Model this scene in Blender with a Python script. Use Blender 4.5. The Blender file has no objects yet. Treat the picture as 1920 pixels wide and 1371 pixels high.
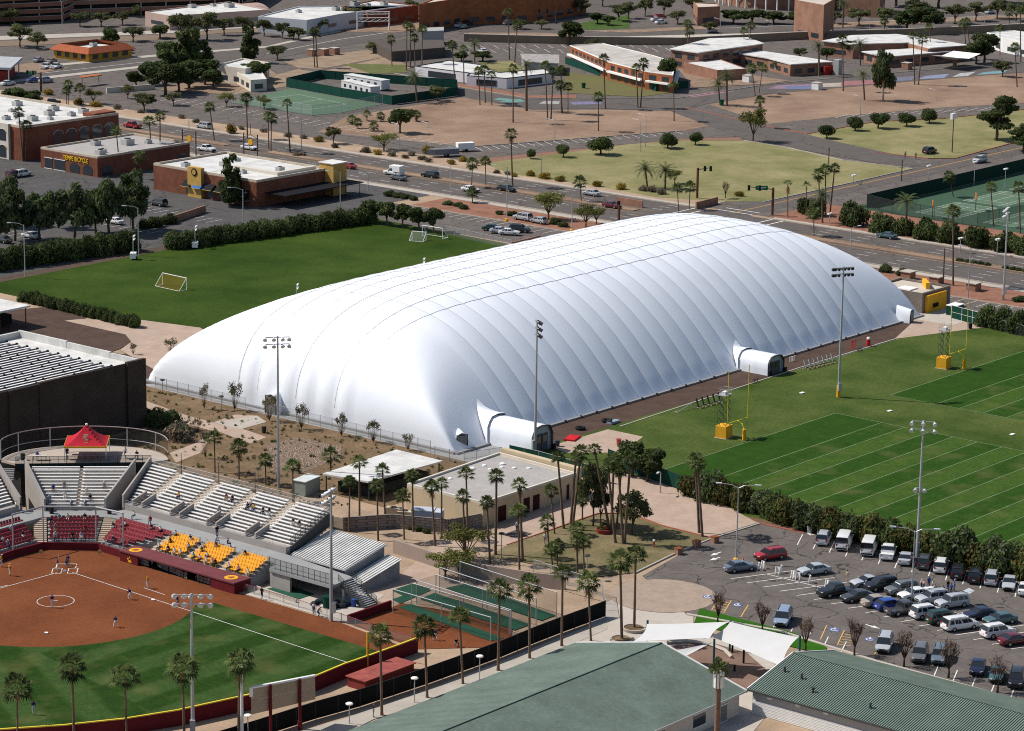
import bpy, bmesh, math, random
import numpy as np
from mathutils import Vector, Matrix
from mathutils.geometry import tessellate_polygon
R = math.radians
sc = bpy.context.scene
col = sc.collection
# ---------------------------------------------------------------- camera
FPX = 5495.5
CAM = Vector((-338.766, -290.721, 121.448))
yaw, pit, rol = R(39.523), R(13.479), R(0.808)
FW = Vector((math.cos(yaw)*math.cos(pit), math.sin(yaw)*math.cos(pit), -math.sin(pit)))
_r = Vector((math.sin(yaw), -math.cos(yaw), 0)); _u = _r.cross(FW)
RT = _r*math.cos(rol) + _u*math.sin(rol)
UPV = -_r*math.sin(rol) + _u*math.cos(rol)
cd = bpy.data.cameras.new('camera'); cam = bpy.data.objects.new('camera', cd); col.objects.link(cam)
cam.matrix_world = Matrix(((RT.x, UPV.x, -FW.x, CAM.x), (RT.y, UPV.y, -FW.y, CAM.y), (RT.z, UPV.z, -FW.z, CAM.z), (0, 0, 0, 1)))
cd.sensor_width = 36; cd.lens = FPX/1920*36; cd.clip_start = 5; cd.clip_end = 6000
sc.camera = cam
# ---------------------------------------------------------------- sky, sun, exposure
SUN_AZ, SUN_EL = R(118), R(49)
w = bpy.data.worlds.new('World'); sc.world = w; w.use_nodes = True
nt = w.node_tree; bg = nt.nodes['Background']
sky = nt.nodes.new('ShaderNodeTexSky'); sky.sky_type = 'NISHITA'; sky.sun_disc = False
sky.sun_elevation = SUN_EL; sky.sun_rotation = R(90) - SUN_AZ
nt.links.new(sky.outputs[0], bg.inputs[0]); bg.inputs[1].default_value = 0.092
sl = bpy.data.lights.new('sun', 'SUN'); sl.energy = 4.7; sl.angle = R(0.5); sl.color = (1, 0.95, 0.88)
so = bpy.data.objects.new('sun', sl); col.objects.link(so)
sd = Vector((math.cos(SUN_AZ)*math.cos(SUN_EL), math.sin(SUN_AZ)*math.cos(SUN_EL), math.sin(SUN_EL)))
so.rotation_euler = sd.to_track_quat('Z', 'Y').to_euler(); so.location = (0, 0, 200)
sc.view_settings.view_transform = 'Standard'; sc.view_settings.look = 'None'
sc.view_settings.exposure = 0.1; sc.view_settings.gamma = 1
sc.cycles.max_bounces = 4; sc.cycles.diffuse_bounces = 2; sc.cycles.transparent_max_bounces = 24
sc.cycles.glossy_bounces = 2; sc.cycles.use_denoising = False; sc.cycles.filter_width = 1.05; sc.cycles.caustics_reflective = False
# ---------------------------------------------------------------- pixel of the photo -> point in the place
def ray(px, py): return FW + RT*((px-960)/FPX) - UPV*((py-685.5)/FPX)
def G(px, py, z=0.0):
    d = ray(px, py); return CAM + d*((z-CAM.z)/d.z)
def TOP(b, tx, ty):
    "the point above/beside ground point b, in the upright plane facing the viewer, seen at tx,ty"
    n = Vector((FW.x, FW.y, 0)); d = ray(tx, ty); return CAM + d*((b-CAM).dot(n)/d.dot(n))
def ONX(px, py, x): d = ray(px, py); return CAM + d*((x-CAM.x)/d.x)
def ONY(px, py, y): d = ray(px, py); return CAM + d*((y-CAM.y)/d.y)
def P(*pts): return [G(*q) for q in pts]
# ---------------------------------------------------------------- materials
MT = {}
def mat(name, c, rough=.85, var=.18, scale=.6, c2=None, fine=0, metal=0, coat=0, alpha=1, rand=0, spec=.06, bump=0, sub=0, amt=.5):
    if name in MT: return MT[name]
    m = bpy.data.materials.new(name); m.use_nodes = True; MT[name] = m
    N = m.node_tree.nodes; L = m.node_tree.links; b = N['Principled BSDF']
    b.inputs['Roughness'].default_value = rough; b.inputs['Metallic'].default_value = metal
    b.inputs['Specular IOR Level'].default_value = spec
    if coat: b.inputs['Coat Weight'].default_value = coat; b.inputs['Coat Roughness'].default_value = .08
    geo = N.new('ShaderNodeNewGeometry')
    c = (*c, 1); lo = tuple(x*(1-var) for x in c[:3])+(1,)
    hi = (*c2, 1) if c2 else tuple(min(1, x*(1+var)) for x in c[:3])+(1,)
    out = None
    if var or c2:
        t = N.new('ShaderNodeTexNoise'); t.inputs['Scale'].default_value = scale; t.inputs['Detail'].default_value = 5
        t.inputs['Roughness'].default_value = .65
        L.new(geo.outputs['Position'], t.inputs['Vector'])
        r = N.new('ShaderNodeValToRGB'); e = r.color_ramp.elements
        e[0].position = .5-amt*.45; e[0].color = lo; e[1].position = .5+amt*.45; e[1].color = hi
        L.new(t.outputs[0], r.inputs[0]); out = r.outputs[0]
    if fine:
        t = N.new('ShaderNodeTexNoise'); t.inputs['Scale'].default_value = 1.9; t.inputs['Detail'].default_value = 5; t.inputs['Roughness'].default_value = .75
        L.new(geo.outputs['Position'], t.inputs['Vector'])
        mr = N.new('ShaderNodeMapRange'); mr.inputs[1].default_value = .25; mr.inputs[2].default_value = .75
        mr.inputs[3].default_value = 1-fine; mr.inputs[4].default_value = 1+fine
        L.new(t.outputs[0], mr.inputs[0])
        h = N.new('ShaderNodeHueSaturation'); L.new(mr.outputs[0], h.inputs['Value'])
        if out: L.new(out, h.inputs['Color'])
        else: h.inputs['Color'].default_value = c
        out = h.outputs[0]
    if rand:
        oi = N.new('ShaderNodeObjectInfo'); mr = N.new('ShaderNodeMapRange')
        mr.inputs[3].default_value = 1-rand; mr.inputs[4].default_value = 1+rand
        L.new(oi.outputs['Random'], mr.inputs[0])
        h = N.new('ShaderNodeHueSaturation'); L.new(mr.outputs[0], h.inputs['Value'])
        if out: L.new(out, h.inputs['Color'])
        else: h.inputs['Color'].default_value = c
        out = h.outputs[0]
    if out: L.new(out, b.inputs['Base Color'])
    else: b.inputs['Base Color'].default_value = c
    if bump:
        t = N.new('ShaderNodeTexNoise'); t.inputs['Scale'].default_value = 3; L.new(geo.outputs['Position'], t.inputs['Vector'])
        bp = N.new('ShaderNodeBump'); bp.inputs['Strength'].default_value = bump; L.new(t.outputs[0], bp.inputs['Height']); L.new(bp.outputs[0], b.inputs['Normal'])
    if sub:
        tr = N.new('ShaderNodeBsdfTranslucent'); mx = N.new('ShaderNodeMixShader'); mx.inputs[0].default_value = sub
        if out: L.new(out, tr.inputs[0])
        else: tr.inputs[0].default_value = c
        L.new(b.outputs[0], mx.inputs[1]); L.new(tr.outputs[0], mx.inputs[2]); L.new(mx.outputs[0], N['Material Output'].inputs[0])
    if alpha < 1: b.inputs['Alpha'].default_value = alpha
    m['c'] = c[:3]
    return m
def node_math(N, L, op, a, b=None):
    n = N.new('ShaderNodeMath'); n.operation = op
    for i, v in enumerate((a, b)):
        if v is None: continue
        if isinstance(v, (int, float)): n.inputs[i].default_value = v
        else: L.new(v, n.inputs[i])
    return n.outputs[0]
def stripes(name, dark, light, dirx, diry, period, phase=0., soft=.04):
    "mown stripes: two tones of turf across direction (dirx,diry)"
    m = mat(name, dark, .9, .22, .5, fine=.38)
    if m.get('s'): return m
    m['s'] = 1
    N = m.node_tree.nodes; L = m.node_tree.links; b = N['Principled BSDF']
    src = b.inputs['Base Color'].links[0].from_socket
    geo = N.new('ShaderNodeNewGeometry'); sp = N.new('ShaderNodeSeparateXYZ'); L.new(geo.outputs['Position'], sp.inputs[0])
    v = node_math(N, L, 'ADD', node_math(N, L, 'MULTIPLY', sp.outputs[0], dirx/period), node_math(N, L, 'MULTIPLY', sp.outputs[1], diry/period))
    v = node_math(N, L, 'FRACT', node_math(N, L, 'ADD', v, phase+100))
    v = node_math(N, L, 'ABSOLUTE', node_math(N, L, 'SUBTRACT', v, .5))
    mr = N.new('ShaderNodeMapRange'); mr.inputs[1].default_value = .25-soft; mr.inputs[2].default_value = .25+soft
    L.new(v, mr.inputs[0])
    no = N.new('ShaderNodeTexNoise'); no.inputs['Scale'].default_value = .18; no.inputs['Detail'].default_value = 6; L.new(geo.outputs['Position'], no.inputs['Vector'])
    mx = N.new('ShaderNodeMix'); mx.data_type = 'RGBA'; mx.blend_type = 'MULTIPLY'; L.new(mr.outputs[0], mx.inputs[0])
    L.new(src, mx.inputs[6]); k = [l/d for l, d in zip(light, dark)]; mx.inputs[7].default_value = (*k, 1)
    mx.clamp_result = False
    nr = N.new('ShaderNodeMapRange'); nr.inputs[1].default_value = .52; nr.inputs[2].default_value = .75; nr.inputs[4].default_value = .55; L.new(no.outputs[0], nr.inputs[0])
    m2 = N.new('ShaderNodeMix'); m2.data_type = 'RGBA'; L.new(nr.outputs[0], m2.inputs[0]); L.new(mx.outputs[2], m2.inputs[6])
    m2.inputs[7].default_value = (.115, .115, .04, 1)
    L.new(m2.outputs[2], b.inputs['Base Color'])
    return m
def cracked(name, c, scale=.11, dark=.5, var=.2, width=.006):
    "worn asphalt with sealed cracks"
    m = mat(name, c, .88, var, .25, fine=.22)
    if m.get('s'): return m
    m['s'] = 1
    N = m.node_tree.nodes; L = m.node_tree.links; b = N['Principled BSDF']
    src = b.inputs['Base Color'].links[0].from_socket
    geo = N.new('ShaderNodeNewGeometry')
    no = N.new('ShaderNodeTexNoise'); no.inputs['Scale'].default_value = .25; no.inputs['Detail'].default_value = 3; L.new(geo.outputs['Position'], no.inputs['Vector'])
    va = N.new('ShaderNodeVectorMath'); va.operation = 'MULTIPLY_ADD'; va.inputs[1].default_value = (6, 6, 0)
    L.new(no.outputs['Color'], va.inputs[0]); L.new(geo.outputs['Position'], va.inputs[2])
    vo = N.new('ShaderNodeTexVoronoi'); vo.feature = 'DISTANCE_TO_EDGE'; vo.inputs['Scale'].default_value = scale; vo.voronoi_dimensions = '2D'
    L.new(va.outputs[0], vo.inputs['Vector'])
    mr = N.new('ShaderNodeMapRange'); mr.inputs[1].default_value = width; mr.inputs[2].default_value = width*2.2
    mr.inputs[3].default_value = dark; mr.inputs[4].default_value = 1; L.new(vo.outputs[0], mr.inputs[0])
    h = N.new('ShaderNodeHueSaturation'); L.new(src, h.inputs['Color']); L.new(mr.outputs[0], h.inputs['Value']); L.new(h.outputs[0], b.inputs['Base Color'])
    return m
def bricky(name, c, c2, bw=.6, bh=.25, mortar=None, ms=.03):
    m = mat(name, c, .9, .15, .8)
    if m.get('s'): return m
    m['s'] = 1
    N = m.node_tree.nodes; L = m.node_tree.links; b = N['Principled BSDF']
    geo = N.new('ShaderNodeNewGeometry'); sp = N.new('ShaderNodeSeparateXYZ'); L.new(geo.outputs['Position'], sp.inputs[0])
    cb = N.new('ShaderNodeCombineXYZ'); L.new(node_math(N, L, 'ADD', sp.outputs[0], sp.outputs[1]), cb.inputs[0]); L.new(sp.outputs[2], cb.inputs[1])
    br = N.new('ShaderNodeTexBrick'); br.inputs['Scale'].default_value = 1; br.inputs['Brick Width'].default_value = bw; br.inputs['Row Height'].default_value = bh
    br.inputs['Color1'].default_value = (*c, 1); br.inputs['Color2'].default_value = (*c2, 1); br.inputs['Mortar'].default_value = (*(mortar or tuple(x*.6 for x in c)), 1)
    br.inputs['Mortar Size'].default_value = ms; L.new(cb.outputs[0], br.inputs['Vector'])
    no = N.new('ShaderNodeTexNoise'); no.inputs['Scale'].default_value = .35; no.inputs['Detail'].default_value = 6; L.new(geo.outputs['Position'], no.inputs['Vector'])
    mr = N.new('ShaderNodeMapRange'); mr.inputs[1].default_value = .3; mr.inputs[2].default_value = .7; mr.inputs[3].default_value = .8; mr.inputs[4].default_value = 1.15; L.new(no.outputs[0], mr.inputs[0])
    h = N.new('ShaderNodeHueSaturation'); L.new(br.outputs[0], h.inputs['Color']); L.new(mr.outputs[0], h.inputs['Value']); L.new(h.outputs[0], b.inputs['Base Color'])
    return m
def glass(name, c=(.03, .04, .05), rough=.08): return mat(name, c, rough, 0, spec=.6)
A_ = dict
asphalt = cracked('asphalt', (.13, .113, .102), .17, .42, .2, .009); road = cracked('road_asphalt', (.112, .098, .09), .05, .7, .14)
concrete = mat('concrete', (.40, .36, .31), .9, .12, .3, fine=.08); conc_grey = mat('concrete_grey', (.29, .29, .285), .9, .12, .3, fine=.06)
conc_lite = mat('concrete_light', (.45, .40, .345), .9, .1, .4, fine=.06)
sand = mat('sand', (.36, .26, .18), .95, .25, .12, fine=.16); redgravel = mat('red_gravel', (.25, .125, .085), .95, .25, .3, fine=.25)
paver = mat('paver', (.40, .30, .235), .9, .14, .3, fine=.12); dirt = mat('dirt', (.25, .158, .112), .95, .28, .06, c2=(.335, .235, .165), fine=.34)
desert = mat('desert_soil', (.165, .112, .066), .95, .35, .25, fine=.4); darkdirt = mat('dark_granite', (.082, .055, .043), .95, .25, .3, fine=.2)
turf = mat('turf', (.036, .078, .010), .9, .3, .07, c2=(.092, .118, .03), fine=.42)
soccer_turf = mat('soccer_turf', (.021, .055, .004), .9, .3, .05, c2=(.052, .082, .012), fine=.42)
dry_turf = mat('dry_turf', (.16, .175, .058), .92, .25, .07, c2=(.31, .265, .14), fine=.3, amt=.55)
lush = mat('lush_lawn', (.03, .11, .008), .9, .2, .3, fine=.2); clay = mat('infield_clay', (.16, .05, .02), .95, .2, .12, c2=(.195, .066, .027), fine=.26)
white = mat('white_paint', (.78, .77, .74), .6, .06, 1); line_white = mat('line_paint', (.72, .7, .66), .9, .25, 1.2); yellow_line = mat('yellow_line', (.62, .36, .12), .9, .2, 1.2)
galv = mat('galvanised_steel', (.42, .43, .44), .45, .08, 2, metal=.3, spec=.5); steel_dark = mat('dark_steel', (.06, .06, .062), .5, .1, 2)
alu = mat('aluminium_bench', (.74, .73, .71), .5, .05, 1, metal=.15); black = mat('black', (.012, .012, .013), .6, 0); rubber = mat('rubber', (.02, .02, .02), .8, 0)
maroon = mat('maroon', (.13, .018, .022), .7, .12, 1); maroon_roof = mat('maroon_roof', (.16, .05, .055), .75, .15, .6); gold = mat('gold_paint', (.75, .38, .03), .55, .08, 1)
brick = bricky('brick', (.235, .092, .058), (.19, .075, .048)); brick_tan = bricky('brick_tan', (.36, .20, .14), (.32, .17, .115)); brick_or = bricky('brick_orange', (.38, .135, .06), (.32, .11, .05))
cmu_dark = bricky('block_dark', (.08, .06, .05), (.066, .05, .043), .8, .2); cmu = bricky('block_grey', (.27, .235, .215), (.22, .19, .175), .8, .4, (.13, .11, .1), .05)
tan = mat('tan_wall', (.52, .42, .28), .9, .08, .4); cream = mat('cream_wall', (.60, .55, .47), .9, .08, .4); grey_wall = mat('grey_wall', (.35, .35, .34), .9, .1, .4)
roof_white = mat('roof_white', (.60, .59, .56), .85, .26, .3, c2=(.70, .69, .66), fine=.1); roof_grey = mat('roof_gravel', (.36, .34, .32), .95, .1, .4, fine=.14); roof_tan = mat('roof_tan', (.5, .44, .37), .9, .12, .3)
green_roof = mat('green_metal_roof', (.115, .15, .122), .65, .22, .25); green_shingle = mat('green_shingle', (.132, .17, .143), .75, .2, .2, fine=.2)
screen_green = mat('green_screen', (.01, .05, .035), .9, .15, .5); screen_black = mat('black_screen', (.012, .012, .012), .9, .2, .7)
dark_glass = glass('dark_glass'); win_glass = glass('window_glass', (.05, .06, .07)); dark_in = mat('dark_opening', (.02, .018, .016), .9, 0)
mesh_grey = mat('chain_link', (.33, .33, .33), .6, 0, alpha=.22); mesh_dark = mat('chain_link_dark', (.05, .06, .055), .6, 0, alpha=.38); net_mat = mat('net', (.03, .04, .038), .8, 0, alpha=.16); net_orange = mat('orange_net', (.5, .22, .02), .8, 0, alpha=.1)
bark = mat('bark', (.12, .085, .06), .95, .2, 2); bark_pale = mat('bark_pale', (.45, .4, .35), .9, .2, 1); palm_bark = mat('palm_bark', (.15, .105, .075), .95, .25, 2)
# ---------------------------------------------------------------- mesh helpers
class MB:
    def __init__(s): s.v = []; s.f = []; s.m = []; s.cm = 0
    def add(s, vs, fs):
        o = len(s.v); s.v += [tuple(q) for q in vs]; s.f += [tuple(i+o for i in f) for f in fs]; s.m += [s.cm]*len(fs); return s
    def box(s, x0, y0, z0, x1, y1, z1):
        return s.add([(x0, y0, z0), (x1, y0, z0), (x1, y1, z0), (x0, y1, z0), (x0, y0, z1), (x1, y0, z1), (x1, y1, z1), (x0, y1, z1)],
                     [(0, 3, 2, 1), (4, 5, 6, 7), (0, 1, 5, 4), (1, 2, 6, 5), (2, 3, 7, 6), (3, 0, 4, 7)])
    def prism(s, pts, z0, z1):
        pts = [Vector((q[0], q[1])) for q in pts]
        if sum(a.x*b.y-b.x*a.y for a, b in zip(pts, pts[1:]+pts[:1])) < 0: pts.reverse()
        n = len(pts); t = [list(q) for q in tessellate_polygon([[Vector((q.x, q.y, 0)) for q in pts]])]
        t = [q if (pts[q[1]]-pts[q[0]]).cross(pts[q[2]]-pts[q[0]]) > 0 else q[::-1] for q in t]
        h0 = z0 if callable(z0) else (lambda q: z0); h1 = z1 if callable(z1) else (lambda q: z1)
        return s.add([(q.x, q.y, h0(q)) for q in pts]+[(q.x, q.y, h1(q)) for q in pts],
                     [tuple(i+n for i in q) for q in t]+[tuple(q[::-1]) for q in t]+[(i, (i+1) % n, (i+1) % n+n, i+n) for i in range(n)])
    def tube(s, a, b, r0, r1=None, n=6, cap=True):
        a = Vector(a); b = Vector(b); r1 = r0 if r1 is None else r1; d = (b-a)
        if d.length < 1e-6: return s
        d.normalize(); x = d.orthogonal().normalized(); y = d.cross(x)
        vs = [c+(x*math.cos(2*math.pi*i/n)+y*math.sin(2*math.pi*i/n))*r for c, r in ((a, r0), (b, r1)) for i in range(n)]
        fs = [(i, (i+1) % n, (i+1) % n+n, i+n) for i in range(n)]
        if cap: fs += [tuple(range(n))[::-1], tuple(range(n, 2*n))]
        return s.add(vs, fs)
    def path(s, pts, r0, r1=None, n=6):
        pts = [Vector(q) for q in pts]; r1 = r0 if r1 is None else r1; k = len(pts)-1
        vs = []; fs = []
        for i, q in enumerate(pts):
            d = (pts[min(i+1, k)]-pts[max(i-1, 0)]).normalized(); x = d.cross(Vector((.3, .2, 1)) if abs(d.z) < .9 else Vector((1, .1, 0))).normalized(); y = d.cross(x); r = r0+(r1-r0)*i/k
            vs += [q+(x*math.cos(2*math.pi*j/n)+y*math.sin(2*math.pi*j/n))*r for j in range(n)]
            if i < k: fs += [(i*n+j, i*n+(j+1) % n, (i+1)*n+(j+1) % n, (i+1)*n+j) for j in range(n)]
        fs += [tuple(range(n))[::-1], tuple(k*n+j for j in range(n))]
        return s.add(vs, fs)
    def beam(s, a, b, wdt, hgt):
        "rectangular bar from a to b"
        a = Vector(a); b = Vector(b); d = (b-a).normalized(); x = d.cross(Vector((0, 0, 1)))
        x = Vector((1, 0, 0)) if x.length < 1e-4 else x.normalized(); y = x.cross(d); x = x*wdt/2; y = y*hgt/2
        vs = [c+i*x+j*y for c in (a, b) for i, j in ((-1, -1), (1, -1), (1, 1), (-1, 1))]
        return s.add(vs, [(3, 2, 1, 0), (4, 5, 6, 7), (0, 1, 5, 4), (1, 2, 6, 5), (2, 3, 7, 6), (3, 0, 4, 7)])
    def quad(s, *q): return s.add(q, [tuple(range(len(q)))])
    def lathe(s, prof, n=12, c=(0, 0)):
        vs = [(c[0]+r*math.cos(2*math.pi*j/n), c[1]+r*math.sin(2*math.pi*j/n), z) for r, z in prof for j in range(n)]
        fs = [(i*n+j, i*n+(j+1) % n, (i+1)*n+(j+1) % n, (i+1)*n+j) for i in range(len(prof)-1) for j in range(n)]
        if prof[-1][0] > 1e-4: fs.append(tuple((len(prof)-1)*n+j for j in range(n)))
        return s.add(vs, fs)
    def mesh(s, name, mats, smooth=False):
        me = bpy.data.meshes.new(name); me.from_pydata(s.v, [], s.f)
        for m in (mats if isinstance(mats, (list, tuple)) else [mats]): me.materials.append(m)
        if any(s.m): me.polygons.foreach_set('material_index', s.m)
        if smooth: me.polygons.foreach_set('use_smooth', [True]*len(me.polygons))
        me.update(); return me
    def ob(s, name, mats, parent=None, smooth=False, **k): return mk(name, s.mesh(name, mats, smooth), parent, **k)
def mk(name, data, parent=None, loc=None, rot=None, scl=None, **k):
    o = bpy.data.objects.new(name, data); col.objects.link(o)
    if parent: o.parent = parent
    if loc is not None: o.location = loc
    if rot is not None: o.rotation_euler = rot if hasattr(rot, '__len__') else (0, 0, rot)
    if scl is not None: o.scale = scl if hasattr(scl, '__len__') else (scl,)*3
    for q, v in k.items(): o[q] = v
    return o
def thing(name, label, cat, loc=(0, 0, 0), rz=0, group=None):
    o = mk(name, None, None, loc, rz); o.empty_display_size = .3; return tag(o, label, cat, group)
def tag(o, label, cat, group=None):
    o['label'] = label; o['category'] = cat
    if group: o['group'] = group
    return o
def copy_tree(o, parent=None):
    c = o.copy(); col.objects.link(c)
    if parent: c.parent = parent
    for ch in o.children: copy_tree(ch, c)
    return c
def paint(o, i, m):
    o.material_slots[i].link = 'OBJECT'; o.material_slots[i].material = m
SHN = [0]
def sheet(name, pts, m, z, **k):
    SHN[0] += 1; z += SHN[0]*.00015
    pts = [Vector((q[0], q[1])) for q in pts]
    t = tessellate_polygon([[Vector((q.x, q.y, 0)) for q in pts]])
    me = bpy.data.meshes.new(name)
    t = [tuple(q) if (pts[q[1]]-pts[q[0]]).cross(pts[q[2]]-pts[q[0]]) > 0 else tuple(q[::-1]) for q in t]
    me.from_pydata([(q.x, q.y, z) for q in pts], [], t); me.materials.append(m)
    k.setdefault('kind', 'structure'); return mk(name, me, **k)
def rect(name, x0, y0, x1, y1, m, z, **k): return sheet(name, [(x0, y0), (x1, y0), (x1, y1), (x0, y1)], m, z, **k)
def resample(pts, step):
    pts = [Vector((q[0], q[1], 0)) for q in pts]; out = []
    for a, b in zip(pts, pts[1:]):
        n = max(1, round((b-a).length/step)); out += [a.lerp(b, i/n) for i in range(n)]
    return out+[pts[-1]]
def wallpath(mb, pts, wd, z0, z1):
    for a, b in zip(pts, pts[1:]):
        a = Vector((a[0], a[1], 0)); b = Vector((b[0], b[1], 0))
        mb.beam((a.x, a.y, (z0+z1)/2), (b.x, b.y, (z0+z1)/2), wd, z1-z0)
    return mb
def kerb(name, pts, m=concrete, wd=.2, h=.2):
    return wallpath(MB(), pts, wd, 0, h).ob(name, m, kind='structure')
ORD = 'first second third fourth fifth sixth seventh eighth ninth tenth eleventh twelfth thirteenth fourteenth fifteenth sixteenth seventeenth eighteenth nineteenth twentieth'.split()
def nth(i): return ORD[i] if i < 20 else ('twenty-'+ORD[i-20] if i < 29 else ('thirtieth' if i == 29 else 'thirty-'+ORD[i-30]))
def dashes(name, p0, p1, on, off, wd, m, z):
    p0 = Vector((p0[0], p0[1], 0)); p1 = Vector((p1[0], p1[1], 0)); d = (p1-p0); Lg = d.length; d.normalize(); n = Vector((-d.y, d.x, 0))*wd/2; t = 0; b = MB()
    while t < Lg:
        a = p0+d*t; c = p0+d*min(t+on, Lg); b.add([(a-n).to_tuple()[:2]+(z,), (c-n).to_tuple()[:2]+(z,), (c+n).to_tuple()[:2]+(z,), (a+n).to_tuple()[:2]+(z,)], [(0, 1, 2, 3)]); t += on+off
    return b
def lines(name, segs, wd, m, z):
    b = MB()
    for a, c in segs: d = dashes('', a, c, 1e9, 1, wd, m, z); b.add(d.v, d.f)
    return b.ob(name, m, kind='structure')
# ================================================================ the ground
rect('ground', -2500, -2500, 3500, 3500, sand, 0)
Z1, Z2, Z3, Z4, Z5 = .01, .034, .058, .082, .106
# far town: asphalt field the lots and streets lie in
rect('far_pavement', 203, 60, 900, 800, asphalt, Z1)
rect('rural_road', 174, -160, 201, 700, road, Z2)
rect('cross_street', 201, 85.5, 700, 95, road, Z2)
rect('near_sidewalk', 170.8, -160, 173.2, 700, concrete, Z2)
rect('far_sidewalk', 201.8, -160, 203.6, 80, concrete, Z2); rect('far_sidewalk', 201.8, 100, 203.6, 700, concrete, Z2)
rect('gravel_strip', 157, 60, 170.8, 150, redgravel, Z1); rect('gravel_strip', 157, -160, 170.8, 60, redgravel, Z1)
rect('gravel_strip', 203.6, -160, 226, 82, redgravel, Z2)
rect('sand_strip', 203.6, 100, 213, 700, sand, Z2)
for y0, y1 in ((-160, 66), (108, 225), (240, 330)):
    md = MB(); md.box(187.2, y0, 0, 189.7, y1, .2); md.ob('road_median', dirt, kind='structure')
segs = []
b = MB()
for x in (177.3, 180.5, 183.6, 193.2, 196.3, 198.9):
    for y0, y1 in ((-160, 70), (104, 420)):
        d = dashes('', (x, y0), (x, y1), 3, 7, .14, None, Z3); b.add(d.v, d.f)
b.ob('lane_dashes', line_white, kind='structure')
lines('lane_edge_lines', [((186, -160), (186, 70)), ((190.8, -160), (190.8, 70)), ((186, 104), (186, 420)), ((190.8, 104), (190.8, 420)), ((201, 90.3), (420, 90.3)), ((201, 90.0), (420, 90.0))], .13, yellow_line, Z3)
lines('crosswalk_lines', [((174, 76), (201, 76)), ((174, 79), (201, 79)), ((174, 100), (201, 100)), ((174, 97), (201, 97)), ((202.5, 85.5), (202.5, 95)), ((205.5, 85.5), (205.5, 95))], .35, line_white, Z3)
for nm, x in (('near_kerb', 173.6), ('far_kerb', 201.4)):
    for y0, y1 in ((-160, 80), (101, 620)): kerb(nm, [(x, y0), (x, y1)])
# fields beyond the road
dryz = P((905, 306), (1010, 294), (1170, 271), (1290, 264), (1395, 264), (1480, 278), (1580, 301), (1712, 317), (1580, 347), (1430, 378), (1330, 378), (1230, 370), (1100, 347), (960, 327))
sheet('dry_park_lawn', dryz, dry_turf, Z2); kerb('park_kerb', P((1395, 264), (1480, 278), (1580, 301), (1712, 317), (1580, 347), (1430, 380)), concrete, .25)
lawn2 = P((1512, 252), (1640, 229), (1770, 223), (1920, 206), (1990, 215), (1920, 263), (1790, 298), (1740, 298), (1640, 286))
sheet('dry_lawn', lawn2, dry_turf, Z2); kerb('lawn_kerb', lawn2, mat('red_kerb', (.36, .12, .08), .9), .25)
sheet('dirt_lot', P((596, 248), (880, 276), (1280, 246), (1345, 233), (1275, 209), (1130, 206), (1000, 207), (870, 183), (650, 219)), dirt, Z2)
sheet('dirt_lot', P((1330, 196), (1440, 233), (1600, 216), (1780, 201), (1990, 190), (1990, 132), (1790, 146), (1600, 161), (1450, 176)), dirt, Z2)
sheet('gravel_verge', P((880, 298), (1280, 259), (1390, 258), (1390, 263), (1290, 264), (1170, 271), (1010, 294), (905, 306)), mat('brown_verge', (.23, .13, .09), .95), Z2)
sheet('loop_street', P((745, 140), (870, 168), (985, 185), (1090, 187), (1270, 186), (1440, 160), (1640, 141), (1990, 113), (1990, 130), (1780, 147), (1440, 177), (1330, 194), (1275, 208), (1130, 204), (1000, 205), (862, 180), (735, 152)), road, Z3)
kerb('street_kerb', P((596, 248), (880, 276), (1280, 246))); kerb('street_kerb', P((740, 138), (870, 165), (985, 184), (1090, 186), (1270, 185), (1440, 159), (1640, 140), (1990, 112)))
# painted panels on the loop street
mur = [((975, 186), (935, 191), (960, 193), (985, 191), (.05, .36, .30)), ((1020, 190), (1050, 190), (1048, 196), (1010, 195), (.5, .48, .45)), ((1068, 192), (1135, 190), (1125, 196), (1075, 197), (.17, .15, .36)),
       ((1280, 181), (1345, 172), (1380, 172), (1300, 183), (.35, .10, .13)), ((1460, 160), (1530, 158), (1510, 168), (1440, 167), (.30, .12, .25)), ((1470, 163), (1530, 161), (1520, 167), (1480, 168), (.06, .12, .36)),
       ((1540, 157), (1590, 155), (1580, 163), (1530, 164), (.62, .5, .38)), ((1580, 153), (1645, 150), (1640, 158), (1575, 162), (.42, .06, .07)), ((1660, 147), (1720, 143), (1710, 151), (1650, 155), (.09, .10, .22)),
       ((1735, 143), (1780, 139), (1770, 147), (1720, 149), (.24, .30, .5)), ((1800, 138), (1830, 135), (1815, 143), (1785, 145), (.6, .6, .6)), ((1845, 136), (1890, 132), (1880, 138), (1830, 141), (.13, .40, .45)), ((935, 184), (980, 188), (975, 192), (925, 188), (.06, .34, .28))]
for q in mur: sheet('painted_street_panel', P(*q[:4]), mat('mural%d' % len(MT), tuple(.11+.42*x for x in q[4]), .9, .5, .8, amt=.8), Z4)
sheet('park_street', P((1280, 203), (1300, 203), (1450, 240), (1713, 298), (1725, 310), (1695, 316), (1400, 263), (1255, 208)), road, Z4)
kerb('red_kerb_line', P((1285, 202), (1440, 238), (1515, 252)), mat('red_kerb', (.36, .12, .08)), .25)
sheet('parking_bay', P((700, 262), (885, 299), (1280, 261), (1400, 256), (1345, 234), (1280, 247), (880, 277), (600, 249)), asphalt, Z3)
segs = []
for i in range(24): a = i/23; segs.append((G(905+375*a, 283-31*a).lerp(G(895+375*a, 276-30*a), 0), G(890+375*a, 276-29*a)))
for i in range(30): a = i/29; segs.append((G(300+560*a, 190+89*a), G(330+560*a, 183+90*a)))
for i in range(14): a = i/13; segs.append((G(1590+290*a, 215-14*a), G(1565+290*a, 222-15*a)))
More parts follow.
